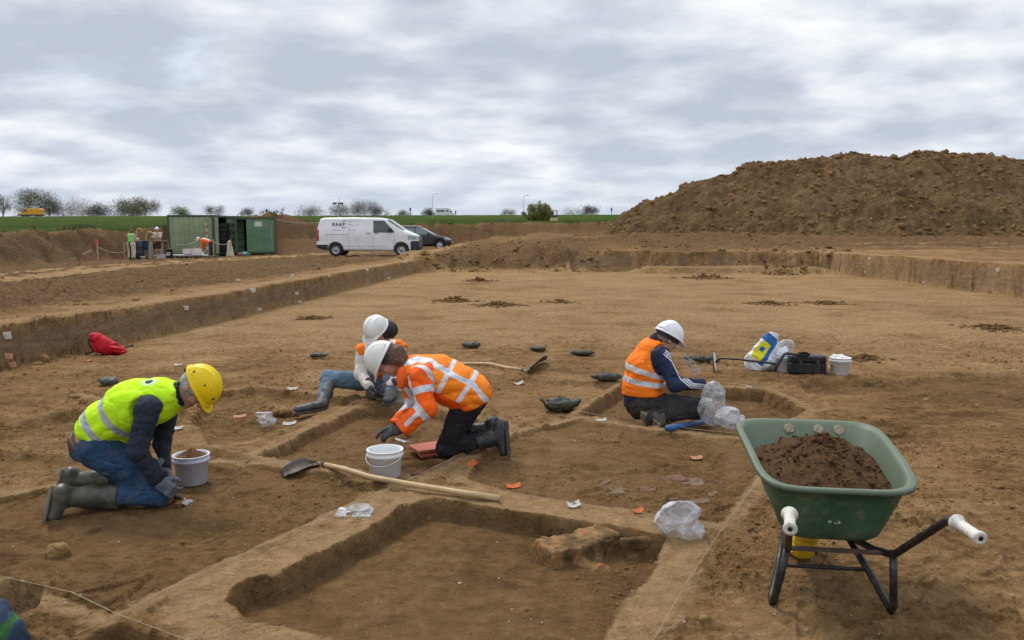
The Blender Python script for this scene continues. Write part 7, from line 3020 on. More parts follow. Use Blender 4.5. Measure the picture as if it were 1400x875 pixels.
    bmw('emblem', bm, M('emblem_grey', (0.33, 0.38, 0.34), 0.7, 0.3, 40), root)
    steel = M('barrow_steel', (0.018, 0.018, 0.019), 0.45, 0.3, 12, 0.1, 60, 0.35, 0.3)
    tube = 0.0165
    for sg in (-1, 1):
        pts = [W(-0.44, sg * 0.315, 0.605), W(-0.33, sg * 0.295, 0.612), W(-0.27, sg * 0.28, 0.600), W(0.15, 0.03 + sg * 0.225, 0.300), W(0.20, 0.03 + sg * 0.215, 0.272), W(0.30, 0.02 + sg * 0.19, 0.250), W(0.55, sg * 0.125, 0.235), W(0.80, sg * 0.085, 0.205)]
        bm = bmesh.new()
        add_tube(bm, pts, tube, 12)
        bmw('frame_tube', bm, steel, root, smooth=True)
        pts = [W(0.185, 0.03 + sg * 0.222, 0.275), W(0.175, 0.02 + sg * 0.235, 0.16), W(0.175, 0.01 + sg * 0.250, 0.045), W(0.20, 0.01 + sg * 0.252, 0.018), W(0.25, 0.01 + sg * 0.245, 0.03), W(0.36, 0.01 + sg * 0.20, 0.12), W(0.48, sg * 0.145, 0.235)]
        bm = bmesh.new()
        add_tube(bm, pts, tube, 12)
        bmw('leg', bm, steel, root, smooth=True)
        # grips with a collar
        ga, gb = W(-0.315, sg * 0.2925, 0.6115), W(-0.455, sg * 0.318, 0.604)
        mm = frame_matrix(ga, gb - ga, (0, 0, 1)) @ Matrix.Rotation(math.pi / 2, 4, 'Y')
        L = float(np.linalg.norm(gb - ga))
        bm = bmesh.new()
        add_lathe(bm, [(0.018, -0.002), (0.029, 0.0), (0.031, 0.005), (0.029, 0.011), (0.0215, 0.018), (0.0200, L * 0.5), (0.0208, L - 0.018), (0.0250, L - 0.010), (0.0258, L - 0.002), (0.022, L + 0.003), (0.009, L + 0.003), (0.009, L - 0.01), (0, L - 0.01)], 24, mm)
        g = bmw('grip', bm, M('grip_white', (0.60, 0.57, 0.51), 0.65, 0.14, 20, dirt=0.5), root, smooth=True)
        bm = bmesh.new()
        add_lathe(bm, [(0.0088, L + 0.0035), (0.0, L + 0.0035), (0, L - 0.006), (0.0088, L - 0.006)], 16, mm)
        bmw('grip_hole', bm, steel, g)
    bm = bmesh.new()
    add_tube(bm, [W(0.37, -0.19, 0.125), W(0.37, 0.205, 0.125)], 0.010, 8)
    bmw('cross_brace', bm, steel, root, smooth=True)
    bm = bmesh.new()
    add_box(bm, W(0.235, 0.02, 0.262), (0.40, 0.03, 0.012), Matrix.Rotation(-az, 3, 'Z'))
    bmw('tray_bracket', bm, M('rust_steel', (0.07, 0.04, 0.028), 0.8, 0.3, 20), root)
    # wheel
    wc = W(0.80, 0, 0.195)
    e = bpy.data.objects.new('wheel', None)
    COL.objects.link(e)
    e.parent = root
    e.location = Vector([float(q) for q in (wc - O)])
    mm = frame_matrix((0, 0, 0), rt, (0, 0, 1)) @ Matrix.Rotation(math.pi / 2, 4, 'Y')
    R = 0.195
    nseg, prof = 60, [(0.55, -0.045), (0.84, -0.052), (0.96, -0.038), (1.0, -0.015), (1.0, 0.015), (0.96, 0.038), (0.84, 0.052), (0.55, 0.045)]
    bm = bmesh.new()
    rg = []
    for k in range(nseg):
        a = 2 * math.pi * k / nseg
        br = 1.0 if k % 2 else 0.955
        rg.append([bm.verts.new(mm @ Vector((R * r * (br if r > 0.9 else 1) * math.cos(a), R * r * (br if r > 0.9 else 1) * math.sin(a), z))) for r, z in prof])
    for k in range(nseg):
        q = rg[(k + 1) % nseg]
        for i_ in range(len(prof)):
            i2 = (i_ + 1) % len(prof)
            bm.faces.new((rg[k][i_], q[i_], q[i2], rg[k][i2]))
    bm_obj('tyre', bm, M('tyre_yellow', (0.62, 0.42, 0.012), 0.55, 0.12, 12, dirt=0.35), e)
    bm = bmesh.new()
    add_lathe(bm, [(0, -0.05), (0.03, -0.05), (0.03, -0.03), (R * 0.56, -0.02), (R * 0.56, 0.02), (0.03, 0.03), (0.03, 0.05), (0, 0.05)], 24, mm)
    bm_obj('rim', bm, steel, e, smooth=True)
    # load of earth: follows the tray outline, highest in the middle
    nr = 60
    mid = W(0.60, 0.05, 0)
    rim = np.array(loop(0.30, 0.013))
    T = np.linspace(0, 1, nr)[:, None]
    X = mid[0] + (rim[:, 0][None] - mid[0]) * T
    Y = mid[1] + (rim[:, 1][None] - mid[1]) * T
    Zr = rim[:, 2][None] - 0.005 + 0.0 * T
    fr = ((X - O[0]) * fw[0] + (Y - O[1]) * fw[1] - 0.2) / 0.8
    prof_ = np.maximum(0, 1 - T ** 1.05)
    Z = (Zr * T + (1 - T) * (O[2] + 0.56)) + 0.125 * prof_ - 0.055 * sstep(0.65, 1.0, fr) * T
    cl = fbm2(X * 26, Y * 26, 4, 5, 0.6)
    cl2 = np.maximum(0, fbm2(X * 48, Y * 48, 3, 8))
    Z += (0.022 * cl + 0.020 * cl2) * (1 - T ** 8)
    V = np.stack([X.ravel(), Y.ravel(), Z.ravel()], 1)
    i = np.arange(nr * na).reshape(nr, na)
    j = np.roll(i, -1, 1)
    Fq = np.stack([i[:-1].ravel(), i[1:].ravel(), j[1:].ravel(), j[:-1].ravel()], 1)
    o = link('soil_load', mesh_np('soil_load', V, Fq), mat_soil('fresh_earth', (0.044, 0.022, 0.009), (0.125, 0.066, 0.027), 30, 0.9))
    top(o, 'heaped dark brown crumbly earth filling the green wheelbarrow', 'soil')
    rs = np.random.default_rng(3)
    ii, jj = rs.integers(0, nr - 4, 900), rs.integers(0, na, 900)
    C = np.stack([X[ii, jj], Y[ii, jj], Z[ii, jj]], 1) + np.c_[rs.normal(0, 0.008, (900, 2)), np.full(900, 0.001)]
    me = clod_mesh('crumbs', C, 0.003 + 0.012 * rs.random(900) ** 3, 21, 0.8)
    me.transform(parent_inv(o))
    cr = link('crumbs', me, mat_soil('fresh_crumb', (0.045, 0.021, 0.008), (0.115, 0.060, 0.025), 30, 0.5), o)
    cr['kind'] = 'stuff'


def spades():
    wood = mat_plain('ash_handle', (0.47, 0.33, 0.165), 0.6, 0.18, 9, 0.1, 90, 0.15)
    steel = M('spade_steel', (0.040, 0.027, 0.021), 0.6, 0.35, 9, 0.15, 60, 0.35, 0.3)

    def spade(label, hpts, sock, tip, wd, up, bend=0.02):
        base = np.array(hpts[-1]) * 0.5 + np.array(sock) * 0.5
        base[2] = H(base[0], base[1])
        root = thing('shovel', label, 'shovel', base, 0, 'long handled shovels')
        bm = bmesh.new()
        k = len(hpts)
        add_tube(bm, [sock] + hpts, [0.0185] + [0.0185] * (k - 2) + [0.0195, 0.021], 12)
        bmw('handle', bm, wood, root, smooth=True)
        ax_ = unit(np.array(tip) - sock)
        n = unit(np.asarray(up, float) - ax_ * (np.asarray(up, float) @ ax_))
        sd = np.cross(n, ax_)
        L = np.linalg.norm(np.array(tip) - sock)
        nu, nv = 17, 13
        V = []
        for iu in range(nu):
            t = iu / (nu - 1)
            l_ = 0.06 * L + (0.94 * L) * t
            hw = wd / 2 * (0.22 + 0.78 * min(1, t / 0.16)) * (1.0 if t < 0.6 else math.sqrt(max(0.02, 1 - ((t - 0.6) / 0.42) ** 2)) * 0.85 + 0.15)
            for iv in range(nv):
                w = iv / (nv - 1) * 2 - 1
                V.append(np.array(sock) + ax_ * l_ + sd * w * hw + n * (0.030 * w * w + bend * math.sin(math.pi * t) - 0.01))
        V = np.array(V)
        i = np.arange(nu * nv).reshape(nu, nv)
        Fq = np.stack([i[:-1, :-1].ravel(), i[1:, :-1].ravel(), i[1:, 1:].ravel(), i[:-1, 1:].ravel()], 1)
        me = mesh_np('blade', V, Fq)
        bm = bmesh.new()
        bm.from_mesh(me)
        bmesh.ops.solidify(bm, geom=bm.faces[:], thickness=0.004)
        bpy.data.meshes.remove(me)
        b = bmw('blade', bm, steel, root, smooth=True)
        bm = bmesh.new()
        s0 = np.array(hpts[0]) * 0.25 + np.array(sock) * 0.75
        add_tube(bm, [np.array(sock) + ax_ * 0.07 - n * 0.0, np.array(sock), s0], [0.012, 0.021, 0.022], 12)
        bmw('socket', bm, M('rusty_socket', (0.085, 0.04, 0.03), 0.7, 0.3, 15), b, smooth=True)

    def at(u, v, z):
        g = G(u, v, 0)
        g = PG(u, v)
        # raise along the sight line to the height z above the earth
        p = G(u, v, g[2] + z)
        return p
    hp = [at(470, 641, 0.055), at(505, 652, 0.05), at(560, 662, 0.04), at(620, 672, 0.028), at(683, 681.5, 0.020)]
    spade('shovel with a long pale handle lying across the baulk in front of the white bucket', hp, at(437, 634, 0.085), at(388, 650, 0.006), 0.165, (0.15, 0.02, 1.0), 0.03)
    hp = [at(690, 502, 0.04), at(670, 497.5, 0.03), at(640, 497, 0.02), at(590, 500, 0.02)]
    spade('shovel lying behind the woman in orange with its rusty blade tipped up', hp, at(722, 507, 0.05), at(746, 490.5, 0.07), 0.17, (-0.62, -0.12, 0.75), 0.02)


def sandbags():
    gm = M('sandbag_green', (0.030, 0.036, 0.020), 0.7, 0.3, 9, 0.35, 120, 0.25)
    gm2 = M('sandbag_grey', (0.055, 0.062, 0.056), 0.7, 0.25, 9, 0.35, 120, 0.3)
    spec = [  # u0, u1, v centre, thick px, tilt, material, tail side, label
        (421, 447, 486, 9, 0.02, gm, 1, 'small dark green sandbag left of the seated person in the white sweater'),
        (630, 659, 472, 11, 0.05, gm, -1, 'dark green sandbag furthest left of the three in a row behind the rear shovel'),
        (724, 748, 477, 9, -0.05, gm, -1, 'smallest dark green sandbag in the row just above the rusty shovel blade'),
        (780, 816, 482.5, 9.5, 0.0, gm, -1, 'dark green sandbag in the row nearest the man in the navy top'),
        (808, 856, 520, 14, 0.12, gm, -1, 'dark green sandbag on the trench edge close behind the man in navy'),
        (740, 793, 554, 22, 0.10, gm, 2, 'large green sandbag with flared ends at the left corner of the man in navy\'s trench'),
        (131, 160, 522, 15, -0.1, gm2, -1, 'grey sandbag lying just behind the back of the kneeling man'),
        (248, 272, 505, 15, 0.0, gm2, 1, 'grey sandbag half hidden behind the yellow helmet'),
        (937, 983, 491, 11, 0.0, gm, -1, 'long dark green sandbag behind the white disc of the metal detector'),
    ]
    for i, (u0, u1, v, th, tilt, m, tail, lab) in enumerate(spec):
        c = PG((u0 + u1) / 2, v + th * 0.45)
        s = F_PX / c[1]
        L, T = (u1 - u0) / s / 2, th / s / 2
        T = min(T, L * 0.55)
        c = c + np.array([0, T, T * 0.85])
        ln = np.array([1.0, tilt * 2, 0])
        ln = unit(ln)
        sd = np.array([-ln[1], ln[0], 0])
        up = np.array([0, 0, 1.0])
        R = np.stack([ln, sd, up], 1)

        def f(P, c=c, L=L, T=T, R=R, ln=ln, up=up, tail=tail, i=i):
            d = sd_ell(P, c, (L * 0.88, T * 1.6, T * 0.92), R)
            d = smax(d, -(P[:, 2] - (c[2] - T * 0.80)), 0.02)
            for k in ((-1, 1) if tail == 2 else (tail,)):
                a = c + ln * L * 0.62 * k
                b = c + ln * L * 1.0 * k + up * T * (0.55 if tail == 2 else 0.2)
                q = sd_flat(P, a, b, T * 0.35, T * 0.20, R[:, 1], 2.2 if tail != 2 else 3.0)
                d = smin(d, q, 0.03)
            return d + folds(P, T * 0.15, (10, 10, 10), 90 + i)
        lo, hi = c - np.array([L * 1.3, T * 2.6, T * 1.7]), c + np.array([L * 1.3, T * 2.6, T * 2.0])
        lumpy('sandbag', lab, 'sandbag', f, lo, hi, max(0.007, T * 0.09), m, 'sandbags around the dig')


def plastic_bags():
    film = M('film_clear', fn=mat_poly, col=(0.74, 0.76, 0.80), alpha=0.60)
    film2 = M('film_milky', fn=mat_poly, col=(0.74, 0.76, 0.80), alpha=1.1)

    def crumple(P, amp, seed):
        v = noise3(P * 6.5, seed) + 0.45 * noise3(P * 15, seed + 1) + 0.2 * noise3(P * 36, seed + 2)
        return amp * 1.5 * (0.5 - np.abs(v) * 1.7)
    def facet(P, c, r, seed, n=26, lo_=0.62):
        """Taut film: an ellipsoid cut by many flat faces."""
        rs = np.random.default_rng(seed)
        q = (P - np.float32(c)) / np.float32(r)
        d = np.linalg.norm(q, axis=1) - 1.0
        for _ in range(n):
            nn = unit(rs.normal(0, 1, 3))
            d = np.maximum(d, q @ np.float32(nn) - rs.uniform(lo_, 0.93))
        return d * float(min(r))

    # big clear bag in the hands of the man in navy
    a, b = J(972, 535, 6.75), J(978, 568, 6.72)
    e = J(996, 572, 6.55)

    def f(P):
        d = facet(P, a * 0.5 + b * 0.5, (0.165, 0.11, 0.215), 31)
        d = smin(d, facet(P, e, (0.120, 0.09, 0.110), 32), 0.006)
        d = smin(d, sd_box(P, J(1003, 573, 6.7), (0.10, 0.06, 0.012), axes((0.9, 0, -0.15), (0.2, -0.5, 0.8)), 0.006), 0.008)
        return d + crumple(P, 0.004, 3)
    lo, hi = bounds([a, b, e], 0.25)
    lumpy('plastic_bag', 'large clear plastic bag slumped before the knees of the man in navy', 'plastic bag', f, lo, hi, 0.0075, film2, 'clear plastic finds bags')
    # white tub seen through it
    # crumpled bag at the corner of the front trench
    c = PG(930, 733) + np.array([0, 0.05, 0.085])

    def f(P):
        d = facet(P, c + np.array([-0.01, 0, 0.0]), (0.140, 0.12, 0.115), 33)
        d = smin(d, facet(P, c + np.array([0.05, -0.05, -0.05]), (0.095, 0.075, 0.055), 34), 0.006)
        d = np.maximum(d, c[2] - 0.088 - P[:, 2])
        return d + crumple(P, 0.004, 13)
    lumpy('plastic_bag', 'crumpled milky plastic bag on the corner of the front trench', 'plastic bag', f, c - 0.2, c + 0.2, 0.006, film2, 'clear plastic finds bags')
    # small one left of the middle
    c = PG(363, 585) + np.array([0, 0.03, 0.06])

    def f(P):
        d = facet(P, c, (0.095, 0.075, 0.07), 35)
        d = smin(d, sd_box(P, c + np.array([-0.03, 0.03, 0.05]), (0.07, 0.03, 0.018), None, 0.01), 0.02)
        d = np.maximum(d, -(np.linalg.norm((P - np.float32(c + np.array([0.0, -0.06, 0.01]))) * np.float32((1, 1, 1.4)), axis=1) - 0.022))
        return d + crumple(P, 0.003, 23)
    lumpy('plastic_bag', 'small greyish plastic bag on the earth below the yellow helmet', 'plastic bag', f, c - 0.15, c + 0.15, 0.006, film, 'clear plastic finds bags')
    # clear bag held up behind the sleeve of the man in navy
    c = J(938, 500, 7.12)
    lumpy('plastic_bag', 'thin clear plastic bag behind the forearm of the man in navy', 'plastic bag', lambda P: sd_flat(P, c + np.array([-0.03, 0, 0.08]), c + np.array([0.08, 0, -0.05]), 0.028, 0.045, (0, 1, 0), 0.5) + crumple(P, 0.012, 33), c - 0.25, c + 0.25, 0.009, M('film_thin', fn=mat_poly, col=(0.74, 0.76, 0.80), alpha=0.1), 'clear plastic finds bags')
    # shallow clear dish in film
    c = PG(492, 701)
    bm = bmesh.new()
    add_lathe(bm, [(0, 0.006), (0.050, 0.006), (0.058, 0.03), (0.064, 0.032), (0.064, 0.036), (0.054, 0.036), (0.046, 0.012), (0, 0.010)], 32, Matrix.Translation(Vector([float(q) for q in c])))
    top(bm_obj('plastic_dish', bm, M('dish_clear', fn=mat_poly, col=(0.70, 0.70, 0.68), alpha=0.62, scale=14), smooth=True), 'round shallow clear dish lying on a bag beside the string', 'dish')
    d0 = c

    def f(P):
        d = sd_box(P, d0 + np.array([-0.03, -0.005, 0.003]), (0.105, 0.075, 0.006), None, 0.004)
        return d + 0.010 * noise3(P * 22, 6)
    lumpy('plastic_film', 'thin clear film spread under the round shallow dish', 'plastic film', f, d0 - 0.16, d0 + 0.16, 0.005, film)
    # white carrier bag with a yellow and blue print
    A = PG(1052, 507)
    c = A + np.array([0.0, 0.10, 0.16])
    ux, uz = np.array([1.0, 0, 0]), np.array([0, 0, 1.0])

    def f(P):
        d = facet(P, c + np.array([-0.05, 0, -0.04]), (0.25, 0.15, 0.20), 36, 20, 0.66)
        d = smin(d, facet(P, c + np.array([0.02, 0, 0.09]), (0.15, 0.09, 0.20), 37, 20, 0.66), 0.02)
        d = smin(d, facet(P, c + np.array([0.17, 0.03, -0.03]), (0.15, 0.12, 0.17), 38), 0.02)
        d = np.maximum(d, A[2] + 0.002 - P[:, 2])
        return d + crumple(P, 0.008, 43)
    t = unit(np.array([0.62, 0, 0.78]))
    n = np.array([-t[2], 0, t[0]])
    o1 = J(1044, 477, A[1])

    def yel(P):
        q = P - np.float32(o1)
        return np.maximum(np.abs(q @ np.float32(t)) - 0.155, np.abs(q @ np.float32(n)) - 0.062) + np.where(P[:, 1] > c[1] + 0.02, 1, 0)

    def blu(P):
        q = P - np.float32(o1)
        a_, b_ = q @ np.float32(t), q @ np.float32(n)
        d = np.minimum(np.maximum(np.abs(a_ - 0.145) - 0.055, np.abs(b_ + 0.01) - 0.09), np.maximum(np.abs(a_) - 0.18, np.abs(b_ + 0.082) - 0.026))
        d = np.minimum(d, np.maximum(np.abs(a_ + 0.01) - 0.030, np.abs(b_ - 0.005) - 0.026))
        return d + np.where(P[:, 1] > c[1] + 0.02, 1, 0)
    cm = mat_cloth('carrier_white', (0.74, 0.75, 0.80), 0.4, 0.8, 18, 0.05, (('yel', (0.72, 0.66, 0.01), 0.4), ('blu', (0.02, 0.12, 0.36), 0.4)), 0.0, False)
    lumpy('carrier_bag', 'white carrier bag with a yellow and blue print standing behind the metal detector', 'carrier bag', f, c - 0.42, c + 0.45, 0.010, cm, None, dict(yel=yel, blu=blu))


def kit():
    wp = white_plastic()
    grey = M('bucket_grey', (0.60, 0.63, 0.74), 0.45, 0.08, 5, dirt=0.25)
    # buckets
    b = bucket('grey white bucket heaped with brown earth beside the kneeling man', (263, 660), 0.118, 0.205, grey, False)
    p = np.array(b.location) + np.array([0, 0, 0.185])
    soil_dome('soil_fill', 'brown earth heaped in the grey white bucket', p, 0.107, 0.062, 5, M('fresh_earth', (0.07, 0.034, 0.015), fn=mat_soil))
    bucket('white bucket with a wire handle under the hands of the woman in orange', (527, 651), 0.120, 0.192, wp, True)
    bucket('white bucket half hidden behind the orange jacket', (551, 549), 0.115, 0.17, wp, False)
    b = bucket('white bucket filled with crumpled white stuff right of the black case', (1148, 512), 0.118, 0.205, wp, True)
    p = np.array(b.location) + np.array([0, 0, 0.19])
    lumpy('white_paper', 'crumpled white paper piled in the right hand bucket', 'paper', lambda P: sd_ell(P, p, (0.105, 0.105, 0.045)) + 0.02 * (1 - 2 * np.abs(noise3(P * 22, 5))), p - 0.17, p + 0.17, 0.008, M('paper_white', (0.78, 0.77, 0.76), 0.8, 0.06, 8))
    bucket('white bucket between the carrier bag and the black case', (1073, 508), 0.105, 0.21, M('bucket_milky', (0.62, 0.63, 0.67), 0.4, 0.08, 5), False)
    p = PG(1076, 506) + np.array([0.02, 0.12, 0.27])
    lumpy('plastic_bag', 'clear plastic bag puffed up above the white bucket by the black case', 'plastic bag', lambda P: sd_ell(P, p, (0.10, 0.08, 0.10)) + 0.012 * (1 - 2 * np.abs(noise3(P * 9, 8))), p - 0.2, p + 0.2, 0.009, M('film_clear', fn=mat_poly), 'clear plastic finds bags')
    p = PG(966, 575) + np.array([-0.02, 0.08, 0])
    bucket('white tub behind the large clear bag of the man in navy', None, 0.085, 0.19, wp, False, base=p)
    # black case
    c = PG(1107, 512)
    root = thing('tool_case', 'black ribbed plastic case standing between two white buckets', 'case', c + np.array([0, 0.12, 0]), -0.10)
    cb = M('case_black', (0.017, 0.018, 0.020), 0.5, 0.2, 6, 0.1, 80, 0.2)
    s = F_PX / c[1]
    W, Hh, D = 50 / s, 26 / s, 0.20
    bm = bmesh.new()
    add_box(bm, (0, 0, Hh * 0.30), (W, D, Hh * 0.60))
    bm_obj('body', bm, cb, root, bevel=0.018, smooth=False)
    bm = bmesh.new()
    add_box(bm, (0, 0, Hh * 0.80), (W * 0.99, D * 0.98, Hh * 0.36))
    bm_obj('lid', bm, cb, root, bevel=0.022)
    for k in (-0.40, -0.30, 0.12, 0.36, 0.44):
        bm = bmesh.new()
        add_box(bm, (W * k, -D / 2 - 0.003, Hh * 0.48), (0.014, 0.02, Hh * 0.78))
        bm_obj('rib', bm, cb, root, bevel=0.004)
    for k in (-0.22, 0.24):
        bm = bmesh.new()
        add_box(bm, (W * k, -D / 2 - 0.012, Hh * 0.62), (0.04, 0.018, 0.05))
        bm_obj('latch', bm, M('case_latch', (0.05, 0.052, 0.056), 0.4), root, bevel=0.005)
    # metal detector
    p0 = PG(977, 508)
    root = thing('metal_detector', 'metal detector with a white search disc lying on the earth behind the trench', 'metal detector', p0)
    bk = M('detector_black', (0.016, 0.016, 0.018), 0.45, 0.2, 9)
    Y = p0[1]
    cc = J(977, 495.5, Y)
    ax_ = unit((0.95, -0.30, 0.10))
    mm = frame_matrix(cc, ax_, (0, 0, 1)) @ Matrix.Rotation(math.pi / 2, 4, 'Y')
    bm = bmesh.new()
    add_lathe(bm, [(0, -0.012), (0.100, -0.012), (0.118, -0.008), (0.122, 0.0), (0.118, 0.008), (0.100, 0.012), (0, 0.012)], 36, mm)
    disc = bmw('search_disc', bm, wp, root, smooth=True)
    bm = bmesh.new()
    add_lathe(bm, [(0.108, -0.016), (0.126, -0.012), (0.130, 0), (0.127, -0.014)], 36, mm)
    bmw('disc_cover', bm, bk, disc, smooth=True)
    Yb = Y - 0.25
    bm = bmesh.new()
    add_tube(bm, [cc + ax_ * 0.012, J(985, 489.5, Y - 0.02), J(1010, 491.5, Y - 0.08), J(1055, 496.5, Yb + 0.05), J(1062, 498, Yb)], [0.014, 0.014, 0.012, 0.015, 0.015], 8)
    bmw('shaft', bm, bk, root, smooth=True)
    bm = bmesh.new()
    add_tube(bm, [J(1058, 508, Yb - 0.02), J(1063, 498, Yb), J(1072, 484.5, Yb), J(1076, 483, Yb), J(1105, 487, Yb - 0.05)], [0.016, 0.02, 0.018, 0.016, 0.014], 8)
    bmw('grip', bm, bk, root, smooth=True)
    bm = bmesh.new()
    q = J(1099, 486, Yb - 0.04)
    vs = []
    for k in range(9):
        t = math.pi * (0.05 + 0.9 * k / 8)
        vs.append((bm.verts.new((q[0] - 0.06, q[1] + 0.05 * math.cos(t), q[2] + 0.035 - 0.05 * math.sin(t))), bm.verts.new((q[0] + 0.06, q[1] + 0.05 * math.cos(t), q[2] + 0.045 - 0.05 * math.sin(t)))))
    for a, b_ in zip(vs[:-1], vs[1:]):
        bm.faces.new((a[0], a[1], b_[1], b_[0]))
    bmesh.ops.solidify(bm, geom=bm.faces[:], thickness=0.008)
    bmw('arm_cuff', bm, bk, root, smooth=True)
    # kneeling pads
    pad = M('pad_terracotta', (0.46, 0.135, 0.075), 0.8, 0.15, 9, 0.3, 120, 0.15)
    c = PG(604, 622)
    c[2] += 0.008
    for k, (dx, dy, a, lab) in enumerate(((0, 0, 0.35, 'lower terracotta kneeling pad under the knees of the woman in orange'), (-0.04, 0.02, 0.52, 'upper terracotta kneeling pad under the knees of the woman in orange'))):
        bm = bmesh.new()
        add_box(bm, c + np.array([dx, dy + 0.02, 0.015 + 0.031 * k]), (0.40, 0.22, 0.028), Matrix.Rotation(a, 3, 'Z'))
        top(bm_obj('kneeling_pad', bm, pad, bevel=0.008), lab, 'kneeling pad', 'terracotta kneeling pads')
    c = PG(222, 691)
    bm = bmesh.new()
    add_box(bm, c + np.array([-0.13, 0.10, 0.014]), (0.32, 0.26, 0.026), Matrix.Rotation(0.15, 3, 'Z') @ Matrix.Rotation(-0.06, 3, 'Y'))
    top(bm_obj('kneeling_pad', bm, pad, bevel=0.008), 'orange kneeling pad under the knees of the man in the yellow vest', 'kneeling pad')
    # hand tools
    stl = M('tool_steel', (0.30, 0.31, 0.33), 0.35, 0.2, 12, 0, 10, 0.2, 0.7)

    def trowel(label, name, g0, g1, b1, w, gm, thick=0.0125, group=None, bl=None):
        base = (g0 + g1) / 2
        root = thing(name, label, name.replace('_', ' '), np.array([base[0], base[1], H(base[0], base[1])]), 0, group)
        bm = bmesh.new()
        add_tube(bm, [g0, g0 * 0.7 + g1 * 0.3, g1], [thick * 1.15, thick * 1.25, thick * 0.85], 12)
        bmw('handle', bm, gm, root, smooth=True)
        ax_ = unit(b1 - g1)
        L = np.linalg.norm(b1 - g1)
        bm = bmesh.new()
        add_tube(bm, [g1, g1 + ax_ * L * 0.3 + np.array([0, 0, 0.012]), g1 + ax_ * L * 0.42], 0.005, 8)
        bmw('tang', bm, stl, root, smooth=True)
        m = frame_matrix(g1 + ax_ * L * 0.4, ax_, (0, -0.3, 1))
        bm = bmesh.new()
        pr = [(0, -0.25), (0.12, -0.5), (0.75, -0.48), (1.0, -0.30), (1.0, 0.30), (0.75, 0.48), (0.12, 0.5), (0, 0.25)]
        f = bm.faces.new([bm.verts.new(m @ Vector((x * L * 0.6, y * w, 0))) for x, y in pr])
        r = bmesh.ops.extrude_face_region(bm, geom=[f])
        for v in r['geom']:
            if isinstance(v, bmesh.types.BMVert):
                v.co += m.to_3x3() @ Vector((0, 0, 0.004))
        bmw('blade', bm, bl or stl, root)

    def hi(u, v, z):
        g = PG(u, v)
        return G(u, v, g[2] + z)
    trowel('red handled scoop with a pale blade leaning beside the white bucket', 'hand_scoop', hi(579, 645, 0.03), hi(564, 650, 0.03), hi(548, 656, 0.012), 0.075, M('handle_red', (0.22, 0.055, 0.045), 0.6, 0.2, 14, dirt=0.3), 0.016, None, M('blade_pale', (0.58, 0.62, 0.64), 0.3, 0.1, 6))
    trowel('black handled hoe with a thin steel neck in front of the woman in orange', 'hand_hoe', hi(592, 611, 0.03), hi(565, 608, 0.035), hi(540, 600, 0.05), 0.03, M('handle_black', (0.022, 0.022, 0.023), 0.6, 0.2, 14))
    trowel('blue handled shovel lying at the knees of the man in navy', 'hand_shovel', hi(912, 586, 0.03), hi(978, 574, 0.045), hi(1004, 568, 0.04), 0.05, M('handle_blue', (0.020, 0.105, 0.26), 0.5, 0.25, 14, dirt=0.3), 0.022, None, M('handle_black', (0.022, 0.022, 0.023)))
    trowel('trowel under the joined gloves of the man in the yellow vest', 'trowel', hi(238, 678, 0.05), hi(248, 682, 0.03), hi(262, 690, 0.0), 0.06, M('handle_black', (0.022, 0.022, 0.023)))
    # red bag at the foot of the left section
    A = PG(146, 486)
    s = F_PX / A[1]

    def rb(P):
        q = P - np.float32(A)
        tri = poly_sd(q[:, 0], q[:, 2], [(-27 / s, 31 / s), (-14 / s, 31 / s), (8 / s, 17 / s), (21 / s, 4 / s), (18 / s, -1 / s), (-10 / s, -1 / s), (-22 / s, 10 / s)]) - 0.0
        d = smax(tri.astype(np.float32), np.abs(q[:, 1] - 0.10) - 0.13, 0.12)
        return d + folds(P, 0.014, (6, 6, 6), 3)
    root = thing('shoulder_bag', 'bright red bag lying at the foot of the left section', 'bag', A)
    sdf_obj('bag_body', rb, A - 0.45, A + 0.5, 0.011, mat_cloth('bag_red', (0.46, 0.008, 0.018), 0.7, 0.8, 7, 0.12), root)
    bm = bmesh.new()
    a, b_ = J(121, 463, A[1] - 0.02), J(128, 481, A[1] - 0.02)
    add_tube(bm, [a, (a + b_) / 2 + np.array([-0.02, 0, 0.0]), b_, PG(117, 485) + np.array([0, 0, 0.015])], 0.014, 8)
    bmw('strap', bm, M('strap_black', (0.015, 0.015, 0.016), 0.8), root, smooth=True)
    bm = bmesh.new()
    add_tube(bm, [J(164, 478, A[1] + 0.05), PG(172, 475) + np.array([0, 0, 0.015]), PG(182, 474) + np.array([0, 0, 0.01])], 0.012, 8)
    bmw('strap', bm, M('strap_black', (0.015, 0.015, 0.016)), root, smooth=True)
    # dark bag at the lower left corner of the frame
    c = PG(-8, 892) + np.array([-0.02, 0, 0.015])
    bagm = mat_cloth('corner_bag', (0.028, 0.045, 0.085), 0.8, 0.6, 9, 0.2, (('panel', (0.035, 0.12, 0.035), None),))
    lumpy('rolled_bag', 'dark blue bag with a green panel at the lower left corner', 'bag', lambda P: sd_ell(P, c, (0.13, 0.14, 0.19)) + folds(P, 0.010, (8, 8, 8), 5), c - 0.3, c + 0.3, 0.009, bagm, None,
          dict(panel=lambda P: np.maximum(np.abs(P[:, 2] - c[2] - 0.075) - 0.05, np.abs(P[:, 0] - c[0] - 0.05) - 0.055)))
    # edge of something grey at the bottom of the frame
    c = PG(1198, 885)
    bm = bmesh.new()
    add_box(bm, c + np.array([0, -0.05, 0.012]), (0.17, 0.14, 0.02), Matrix.Rotation(0.05, 3, 'Z'))
    top(bm_obj('clipboard', bm, M('clip_grey', (0.42, 0.43, 0.46), 0.5, 0.1), bevel=0.004), 'flat pale grey board at the bottom edge below the wheelbarrow', 'board')


